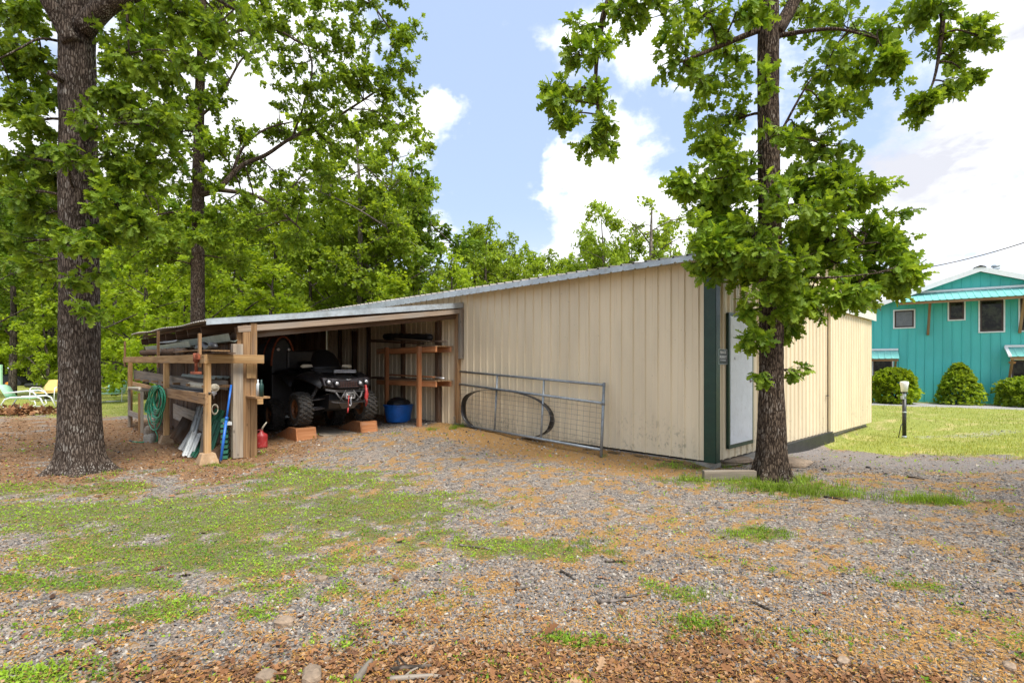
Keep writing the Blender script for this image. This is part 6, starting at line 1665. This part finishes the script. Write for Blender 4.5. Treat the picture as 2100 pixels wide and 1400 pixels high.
mb = MB(); mb.lathe([(5.6 * k, z_(803)), (6.8 * k, z_(790)), (8 * k, z_(785)), (6.5 * k, z_(782)), (.0, z_(781.5))], (g.x, g.y, 0), seg=8); mb.build('meter_head', M['white'], post)
mb = MB(); mb.tube([(g.x, g.y, z_(805)), (g.x, g.y, z_(802))], 5.2 * k, 14); mb.build('gasket', M['dark'], post)
mb = MB(); mb.tube([(g.x - 3 * k, g.y, z_(868)), (g.x - 8 * k, g.y - .02, z_(872)), (g.x - 15 * k, g.y - .05, gz + .02)], .010, 6); mb.build('cable', M['dark'], post)
mb = MB(); a, b_ = P(1790, 566, 17.5), P(2300, 425, 13.5); pts = [a.lerp(b_, i / 20) + Vector((0, 0, -.28 * math.sin(math.pi * i / 20))) for i in range(21)]
mb.tube(pts, .014, 6); mb.top('power_cable', M['dark'], 'single overhead cable sagging across the sky above the teal house', 'cable')

# ------------------------------------------------------------------ back yard at the left
M['mint'] = paint('mint_paint', (.46, .80, .55), .45, 0, .08, 5, dirt=(.2, .3, .2), dirt_amt=.3)
M['yellow'] = paint('yellow_paint', (.70, .52, .17), .45, 0, .08, 5, dirt=(.45, .3, .1), dirt_amt=.3)
def shell_back(mb, F, w_, h_, z0, y0, lean_=.25):
    rows = []
    for j in range(7):
        f = j / 6; z = z0 + h_ * f; hw = w_ / 2 * (.86 + .14 * math.sin(math.pi * min(1, f * 1.2))) * (1 if f < .85 else .93)
        rows.append([(hw * math.sin(a_) / math.sin(1.1), y0 - lean_ * f - .12 * (math.cos(a_) - 1) * -1 + .0, z + (.04 * math.cos(a_) if j == 6 else 0)) for a_ in np.linspace(-1.1, 1.1, 9)])
    mb.sheet(rows, (0, -.012, 0), F=F, smooth=True)
def chair(label, px, py, face, mat, w_=.62, name='lawn_chair', cant=True):
    g = G(px, py); F = Matrix.Translation((g.x, g.y, ghs(g))) @ Matrix.Rotation(face, 4, 'Z')
    r = thing(name, label, 'chair', mat=F)
    mb = MB(F); rows = []
    for y, z in ((.32, .40), (.25, .43), (.0, .40), (-.2, .39), (-.26, .42)): rows.append([(x, y, z - .02 * math.cos(x / w_ * 3)) for x in np.linspace(-w_ / 2, w_ / 2, 7)])
    mb.sheet(rows, (0, 0, -.012), smooth=True); mb.build('seat', mat, r)
    mb = MB(F); shell_back(mb, F, w_, .50, .42, -.25); mb.build('backrest', mat, r)
    for s_ in (-1, 1):
        x = s_ * (w_ / 2 + .04)
        mb = MB(F)
        if cant: mb.tube([(x * .55, -.28, .40), (x, -.24, .60), (x, .20, .63), (x, .30, .58), (x, .32, .35), (x, .34, .04), (x, .26, .015), (x, -.1, .015), (x, -.38, .015)], .02, 8)
        else: mb.tube([(x, -.35, .02), (x, -.22, .42), (x, -.2, .60), (x, .22, .62), (x, .30, .5), (x, .34, .02)], .02, 8)
        mb.build('arm_frame', M['white'], r)
    mb = MB(F); mb.tube([(-w_ / 2 - .04, -.38, .015), (w_ / 2 + .04, -.38, .015)], .02, 8); mb.tube([(-w_ / 2 - .04, .0, .37), (w_ / 2 + .04, .0, .37)], .015, 8); mb.build('base_bar', M['white'], r)
    return r
chair('pale green metal shell chair standing right of the thick oak trunk', 233, 825, rad(200), M['mint'], .72)
chair('yellow metal shell chair half hidden behind the thick oak trunk', 98, 822, rad(186), M['yellow'], .92)
# glider seen from its side
g = G(54, 838); gl = thing('glider_chair', 'white tube glider with green slats beside the leaf pile at far left', 'chair', mat=Matrix.Translation((g.x, g.y, ghs(g))) @ Matrix.Rotation(rad(-72), 4, 'Z')); F = WM[gl.name]
for s_ in (-1, 1):
    x = s_ * .36; mb = MB(F); mb.tube([(x, -.62, .02), (x, -.45, .36), (x, -.3, .42), (x, .45, .45), (x, .58, .38), (x, .72, .02)], .028, 8); mb.build('side_frame', M['white'], gl)
    mb = MB(F); mb.tube([(x, -.45, .58), (x, .2, .66), (x, .38, .60), (x, .5, .42)], .026, 8); mb.build('arm', M['white'], gl)
    mb = MB(F); mb.tube([(x, -.5, .10), (x, -.4, .05), (x, .3, .05), (x, .45, .16), (x, .40, .3)], .02, 8); mb.build('runner', M['white'], gl)
mb = MB(F)
for k in range(7): mb.beam((-.33, -.35 + .1 * k, .38), (.33, -.35 + .1 * k, .38), .06, .02)
mb.build('seat', M['mint'], gl)
mb = MB(F); rows = [[(x, y, z) for x in (-.32, 0, .32)] for y, z in ((-.42, .42), (-.52, .6), (-.62, .8), (-.74, .88), (-.80, .84))]; mb.sheet(rows, (0, -.02, 0), smooth=True); mb.build('backrest', M['mint'], gl)
g = G(76, 814); mb = MB(); mb.lathe([(.0, .42), (.22, .42), (.24, .45), (.0, .46)], (g.x, g.y, 0), seg=18); mb.tube([(g.x, g.y, .42), (g.x, g.y, .0)], .03, 8); mb.lathe([(.16, .0), (.14, .03), (.0, .04)], (g.x, g.y, 0), seg=14)
mb.top('side_table', M['mint'], 'small round mint table between the glider and the yellow chair', 'table')
# pile of leaves and bark
N = 900; c = G(45, 848); pp = np.stack([c.x + rng.normal(size=N) * .75, c.y + rng.normal(size=N) * .4, np.zeros(N)], 1); pp[:, 2] = np.maximum(.02, .20 * np.exp(-((pp[:, 0] - c.x) / .9) ** 2 - ((pp[:, 1] - c.y) / .5) ** 2)) * rng.random(N)
nn = rand_unit(N) * .5; nn[:, 2] += 1; V, F_, r = scatter(OAKM[0], OAKM[1], pp, rot_from(rand_unit(N), nn), rng.uniform(.12, .3, N), rng.random(N))
o = link_mesh('leaf_pile', np_mesh('leaf_pile', V, F_, r), M['dead']); setp(o, 'low brown pile of dead leaves and bark in front of the glider', 'leaf pile', None, 'stuff')
# pale block wall / container beyond the fence
a, b_ = P(196, 741, 60), P(330, 741, 60); mb = MB(); z = 0; H = a.z
k = 0
while z < H - .05:
    mb.beam((a.x, 60, z + .12), (b_.x, 60, z + .12), .2, .225); z += .24
mb.top('block_wall', paint('pale_siding', (.56, .50, .42), .7, 0, .06, 3), 'pale wall with horizontal joints beyond the chain-link fence', 'wall')
# chain link fence
YF = 50.0; fence = thing('chain_link_fence', 'grey chain-link fence along the back of the left lawn', 'fence', (-45, YF, 0))
mb = MB(); mb.tube([(-62, YF, 1.15), (-28.2, YF, 1.30)], .03, 6); mb.build('top_rail', M['galv'], fence)
for i in range(13):
    x = -61.5 + i * 2.77; mb = MB(); mb.tube([(x, YF, 0), (x, YF, 1.2 + .01 * i)], .035, 6); mb.build('fence_post', M['galv'], fence)
mb = MB()
for i in range(170): mb.tube([(-62 + i * .2, YF, .03), (-62 + i * .2 + 1.1, YF, 1.18)], .005, 3, cap=False); mb.tube([(-62 + i * .2, YF, .03), (-62 + i * .2 - 1.1, YF, 1.18)], .005, 3, cap=False)
mb.build('wire_mesh', M['galv'], fence)
g = G(22, 790); mb = MB(); loftp = []
for i, (dx, h) in enumerate(((-1.9, .05), (-1.3, .5), (-.6, .95), (.1, 1.05), (.6, .8), (1.0, .75), (1.4, .3))): loftp.append([(g.x + dx, g.y - .7, 0), (g.x + dx, g.y - .5, h * .8), (g.x + dx, g.y, h), (g.x + dx, g.y + .6, h * .7), (g.x + dx, g.y + .9, 0)])
loft(mb, loftp); mb.top('covered_trailer', M['dark'], 'low black tarp-covered trailer by the fence at the far left', 'trailer', bevel=.03)
g = G(27, 791); mb = MB(); mb.lathe([(.0, 0), (.25, 0), (.30, .12), (.28, .26), (.15, .34), (.0, .34)], (g.x, g.y - .3, 0), seg=18); mb.top('orange_pot', paint('orange_plastic', (.72, .25, .02), .45), 'round orange pot in front of the black trailer', 'pot')
g = G(70, 794.5); mb = MB(); mb.tube([(g.x - .6, g.y, .17), (g.x, g.y, .18), (g.x + .6, g.y, .17)], .17, 12); mb.top('culvert_pipe', M['blackp'], 'short black culvert pipe lying on the lawn left of the yellow chair', 'pipe')
g = G(1, 792); mb = MB(); mb.box((g.x - .12, g.y - .06, 0), (g.x + .12, g.y + .06, 1.75)); mb.top('mint_post', M['mint'], 'pale mint post at the left edge of the photograph', 'post')

# ------------------------------------------------------------------ sticks, stones on the yard
def stick(px0, py0, px1, py1, r, label, mat, name='fallen_stick', twigs=0, n=8, wob=.03):
    a, b_ = G(px0, py0), G(px1, py1); a.z = ghs(a) + r * .9; b_.z = ghs(b_) + r * .9; pts = bez(a, b_, n, 0, wob)
    for p in pts: p.z = ghs(p) + r * .9 + .004
    mb = MB(); mb.tube(pts, [r * (1 - .4 * i / n) * (1 + .05 * math.sin(i * 2.3)) for i in range(n + 1)], 8)
    for k in range(twigs):
        p = pts[2 + k * 2 % (n - 2)]; q = p + Vector((random.uniform(-.12, .12), random.uniform(.04, .14), .012)); mb.tube(bez(p, q, 3, 0, .05), [r * .5, r * .4, r * .3, r * .2], 5)
    return mb.top(name, mat, label, 'stick')
stick(1226, 1236, 1300, 1233, .013, 'pair of thin grey sticks on the gravel in the middle foreground', M['bark_p'], twigs=2)
stick(1262, 1228, 1330, 1222, .010, 'upper forked stick just behind the grey pair on the gravel', M['bark_p'], twigs=1)
stick(732, 1399, 762, 1360, .022, 'pale bleached branch stub at the bottom edge left of centre', M['wood_old'])
stick(800, 1377, 885, 1368, .014, 'brown bark covered branch lying in the litter at the bottom edge', M['bark_f'], twigs=2, wob=.05)
stick(800, 1394, 905, 1390, .015, 'lower brown branch at the very bottom of the photograph', M['wood_old'], twigs=1, wob=.06)
stick(940, 1118, 1010, 1128, .009, 'pale twig lying in the small weed patch', M['bark_p'])
stick(1150, 1173, 1180, 1188, .010, 'short dark twig on the gravel right of centre', M['bark_f'])
stick(1240, 1150, 1296, 1150, .009, 'long straight twig on the gravel right of centre', M['bark_f'])
stick(1055, 1208, 1086, 1204, .012, 'short pale stick in the orange patch in the foreground', M['bark_p'])
stick(1860, 975, 1895, 981, .012, 'dark twig on the packed drive at the right', M['bark_f'])
stick(1690, 1020, 1740, 1030, .012, 'dark twig at the end of the grass below the big oak', M['bark_f'])
stick(1540, 1238, 1590, 1256, .011, 'curved twig in the orange litter at the lower right', M['bark_f'])
for i, (px, py, s_, lb) in enumerate(((583, 1280, .055, 'largest flat grey stone at the edge of the weeds in the foreground'), (662, 1190, .035, 'grey stone on the gravel right of the weed patch'), (1780, 955, .03, 'dark lump on the packed drive'), (1690, 965, .035, 'small dark stone at the foot of the pale slab'), (2070, 1372, .035, 'pale stone in the lower right corner'), (640, 1396, .06, 'pale lichened stone at the bottom edge'), (545, 1395, .05, 'broken whitish stone at the bottom edge, left of the branch'), (1730, 1362, .035, 'grey stone in the orange litter at the lower right'))):
    g = G(px, py); rock('loose_stone', (g.x, g.y, ghs(g) + s_ * .3), (s_, s_ * .7, s_ * .55), lb, M['rock'] if i not in (2, 3) else M['dark'], 'stone', rot=i, seed=20 + i)

# ------------------------------------------------------------------ ground cover as real geometry
def sample(n, ymin, ymax, spread=1.15, pw=1.5, xmin=-99, xmax=99):
    u = rng.random(n); a = 1 - pw
    Y = (ymin ** a + u * (ymax ** a - ymin ** a)) ** (1 / a) if abs(a) > 1e-6 else ymin * (ymax / ymin) ** u
    X = rng.uniform(-1, 1, n) * (Y * spread + .4); k = (X > xmin) & (X < xmax); return X[k], Y[k]
def clear(X, Y):
    x, u = to_barn(X, Y); inside = (x > -.02) & (x < 9.6) & (u > -.02) & (u < 14)
    tr1 = np.hypot(X - bR.x, Y - bR.y) < .26; tr2 = np.hypot(X - bL.x, Y - bL.y) < .36
    return ~(inside | tr1 | tr2)
def stuff(name, label, cat, mat, parts):
    V, F, r = join(parts); o = link_mesh(name, np_mesh(name, V, F, r), mat); return setp(o, label, cat, None, 'stuff')
def place(X, Y, zoff, t, nrm, tpl, sc, rnd=None):
    pos = np.stack([X, Y, gh(X, Y) + zoff], 1); return scatter(tpl[0], tpl[1], pos, rot_from(t, nrm), sc, rng.random(len(X)) if rnd is None else rnd)
# gravel stones : skewed little boxes
ST = [(-.5, -.4, -.2), (.5, -.35, -.2), (.45, .4, -.2), (-.4, .45, -.2), (-.35, -.3, .3), (.3, -.2, .34), (.36, .25, .22), (-.28, .3, .3)], [np.array([(4, 5, 6, 7), (0, 1, 5, 4), (1, 2, 6, 5), (2, 3, 7, 6), (3, 0, 4, 7)])]
X, Y = sample(120000, 2.2, 13, 1.12, 1.9)
m_ = masks(X, Y); keep = clear(X, Y) & (rng.random(len(X)) < (1 - .93 * m_[0]) * (1 - .75 * m_[1]) * (1 - .8 * m_[3]) * (1 - m_[4]) * (1 - .45 * m_[2]) * (1 - .75 * sstep(fbm(X * .8, Y * 1.1, 11, 4), .48, .62)))
X, Y = X[keep], Y[keep]; n = len(X); nn = rand_unit(n) * .45; nn[:, 2] += 1
big = rng.random(n) ** 4
scs = (.011 + .020 * big)[:, None] * rng.uniform(.7, 1.25, (n, 3)) * np.maximum(1, Y / 6)[:, None]
stuff('gravel_stones', 'loose grey gravel scattered over the yard', 'gravel', M['stone'], [place(X, Y, .002, rand_unit(n), nn, ST, scs)]); print('stones', n)
# weeds : low clusters of small leaves
X, Y = sample(190000, 2.2, 11, 1.12, 1.7)
m_ = masks(X, Y); keep = clear(X, Y) & (rng.random(len(X)) < m_[0] ** 1.2 * .95 + .008)
X, Y = X[keep], Y[keep]; n = len(X); tt_ = rand_unit(n); tt_[:, 2] = np.abs(tt_[:, 2]) * .8 + .15; nn = rand_unit(n) * .7; nn[:, 2] += 1
gr_ = fbm(X * 3, Y * 3, 7, 3)
WL = [(0, 0, 0), (.45, .30, .10), (1, .05, .0), (.5, -.28, .06)], [np.array([[0, 1, 2, 3]])]
stuff('weed_cover', 'low green weeds spreading over the gravel at the left', 'weeds', M['weed'], [place(X, Y, .002 + .018 * rng.random(n), tt_, nn, WL, rng.uniform(.009, .025, n) * np.maximum(1, Y / 4.5), np.clip(gr_ * 1.1 - .1 + rng.normal(size=n) * .16, 0, 1))]); print('weeds', n)
# grass blades : tufts
parts = []
def blades(X, Y, h0, h1, wd, lean_=.35):
    n = len(X); an = rng.random(n) * 6.283; t = np.stack([np.cos(an), np.sin(an), np.zeros(n)], 1); nn = np.stack([rng.normal(size=n) * lean_, rng.normal(size=n) * lean_, np.ones(n)], 1)
    R = rot_from(t, nn); H = rng.uniform(h0, h1, n); sc = np.stack([np.full(n, wd) * rng.uniform(.7, 1.3, n), H, H], 1)
    return scatter(BLADE[0], BLADE[1], np.stack([X, Y, gh(X, Y) - .004], 1), R, sc, np.clip(rng.random(n), 0, 1))
def tufts(cx, cy, rx, ry, nt, per, h0, h1, wd=.006):
    tx = cx + rng.normal(size=nt) * rx; ty = cy + rng.normal(size=nt) * ry; X = np.repeat(tx, per) + rng.normal(size=nt * per) * .03; Y = np.repeat(ty, per) + rng.normal(size=nt * per) * .03
    k = clear(X, Y); return blades(X[k], Y[k], h0, h1, wd)
for px, py, rx, ry, nt, h0, h1 in ((1600, 1003, .38, .10, 60, .06, .17), (1680, 1015, .30, .10, 40, .04, .13), (1530, 985, .15, .12, 22, .04, .12), (1640, 985, .10, .18, 20, .05, .13), (1430, 985, .25, .10, 26, .04, .10), (1395, 962, .3, .08, 20, .03, .08),
        (1900, 1027, .26, .08, 46, .05, .14), (1560, 1095, .14, .08, 24, .03, .07), (937, 892, .10, .06, 14, .04, .12), (888, 893, .08, .05, 10, .04, .10), (1480, 958, .12, .04, 10, .04, .09), (1130, 1115, .3, .08, 22, .02, .05), (1400, 1225, .12, .06, 14, .02, .06), (1430, 1285, .12, .08, 14, .02, .06),
        (250, 970, .5, .10, 24, .02, .06), (470, 955, .4, .08, 30, .02, .06), (560, 960, .4, .1, 30, .02, .06), (1260, 925, .2, .1, 14, .03, .10), (1180, 905, .3, .08, 16, .03, .10), (1020, 890, .4, .06, 12, .02, .08), (1560, 1310, .3, .08, 14, .02, .05), (1180, 1312, .2, .05, 12, .02, .05)):
    g = G(px, py); parts.append(tufts(g.x, g.y, rx, ry, nt, 16, h0, h1))
X, Y = sample(60000, 2.3, 10, 1.1, 1.6); m_ = masks(X, Y); k = clear(X, Y) & (rng.random(len(X)) < m_[0] * .22 + .012 * (1 - m_[3])); parts.append(blades(X[k], Y[k], .015, .045, .004, .6))
stuff('grass_tufts', 'tufts of green grass at the foot of the oak and along the gravel', 'grass', M['grass'], parts)
X, Y = sample(240000, 7.5, 42, 1.12, 1.25); m_ = masks(X, Y); k = clear(X, Y) & (rng.random(len(X)) < m_[4] * (.35 + 1.1 * fbm(X * .8, Y * .8, 3, 3))); X, Y = X[k], Y[k]
stuff('lawn_grass', 'sunlit yellowish lawn grass around the house and behind the chairs', 'lawn', M['lawn'], [blades(X, Y, .03, .08, .010, .6) ]); print('lawn', len(X))
# orange catkins
CK = [(0, 0, 0), (.5, .10, .05), (1, .0, .0), (.5, -.05, .03)], [np.array([[0, 1, 2, 3]])]
X, Y = sample(190000, 2.2, 12, 1.12, 1.8); m_ = masks(X, Y); k = clear(X, Y) & (rng.random(len(X)) < m_[2] * .9 * (1 - .75 * m_[0]) * (1 - m_[4]) + .03); X, Y = X[k], Y[k]; n = len(X)
t = rand_unit(n); t[:, 2] *= .25; nn = rand_unit(n) * .4; nn[:, 2] += 1
stuff('fallen_catkins', 'orange-brown oak catkins littering the gravel', 'litter', M['straw'], [place(X, Y, .006 + .012 * rng.random(n), t, nn, CK, rng.uniform(.012, .034, n)[:, None] * np.array([[1, 1.6, 1]]) * np.maximum(1, Y / 6)[:, None])]); print('catkins', n)
# dead leaves and chips
X, Y = sample(110000, 2.2, 16, 1.12, 1.9); m_ = masks(X, Y); k = clear(X, Y) & (rng.random(len(X)) < m_[1] * .85 + .012); X, Y = X[k], Y[k]; n = len(X)
t = rand_unit(n); t[:, 2] *= .3; nn = rand_unit(n) * .5; nn[:, 2] += 1
p1 = place(X, Y, .008 + .014 * rng.random(n), t, nn, TRI, rng.uniform(.012, .034, n) * np.maximum(1, Y / 6)); print('litter', n)
X, Y = sample(3800, 2.3, 13, 1.1, 1.7); m_ = masks(X, Y); k = clear(X, Y) & (rng.random(len(X)) < m_[1] * .9 + .05 * (1 - m_[3])); X, Y = X[k], Y[k]; n = len(X)
t = rand_unit(n); t[:, 2] *= .15; nn = rand_unit(n) * .35; nn[:, 2] += 1
p2 = place(X, Y, .015, t, nn, OAK, rng.uniform(.05, .10, n))
stuff('leaf_litter', 'brown dead oak leaves and chips covering the ground', 'leaves', M['dead'], [p1, p2])
print('objects', len(bpy.data.objects))
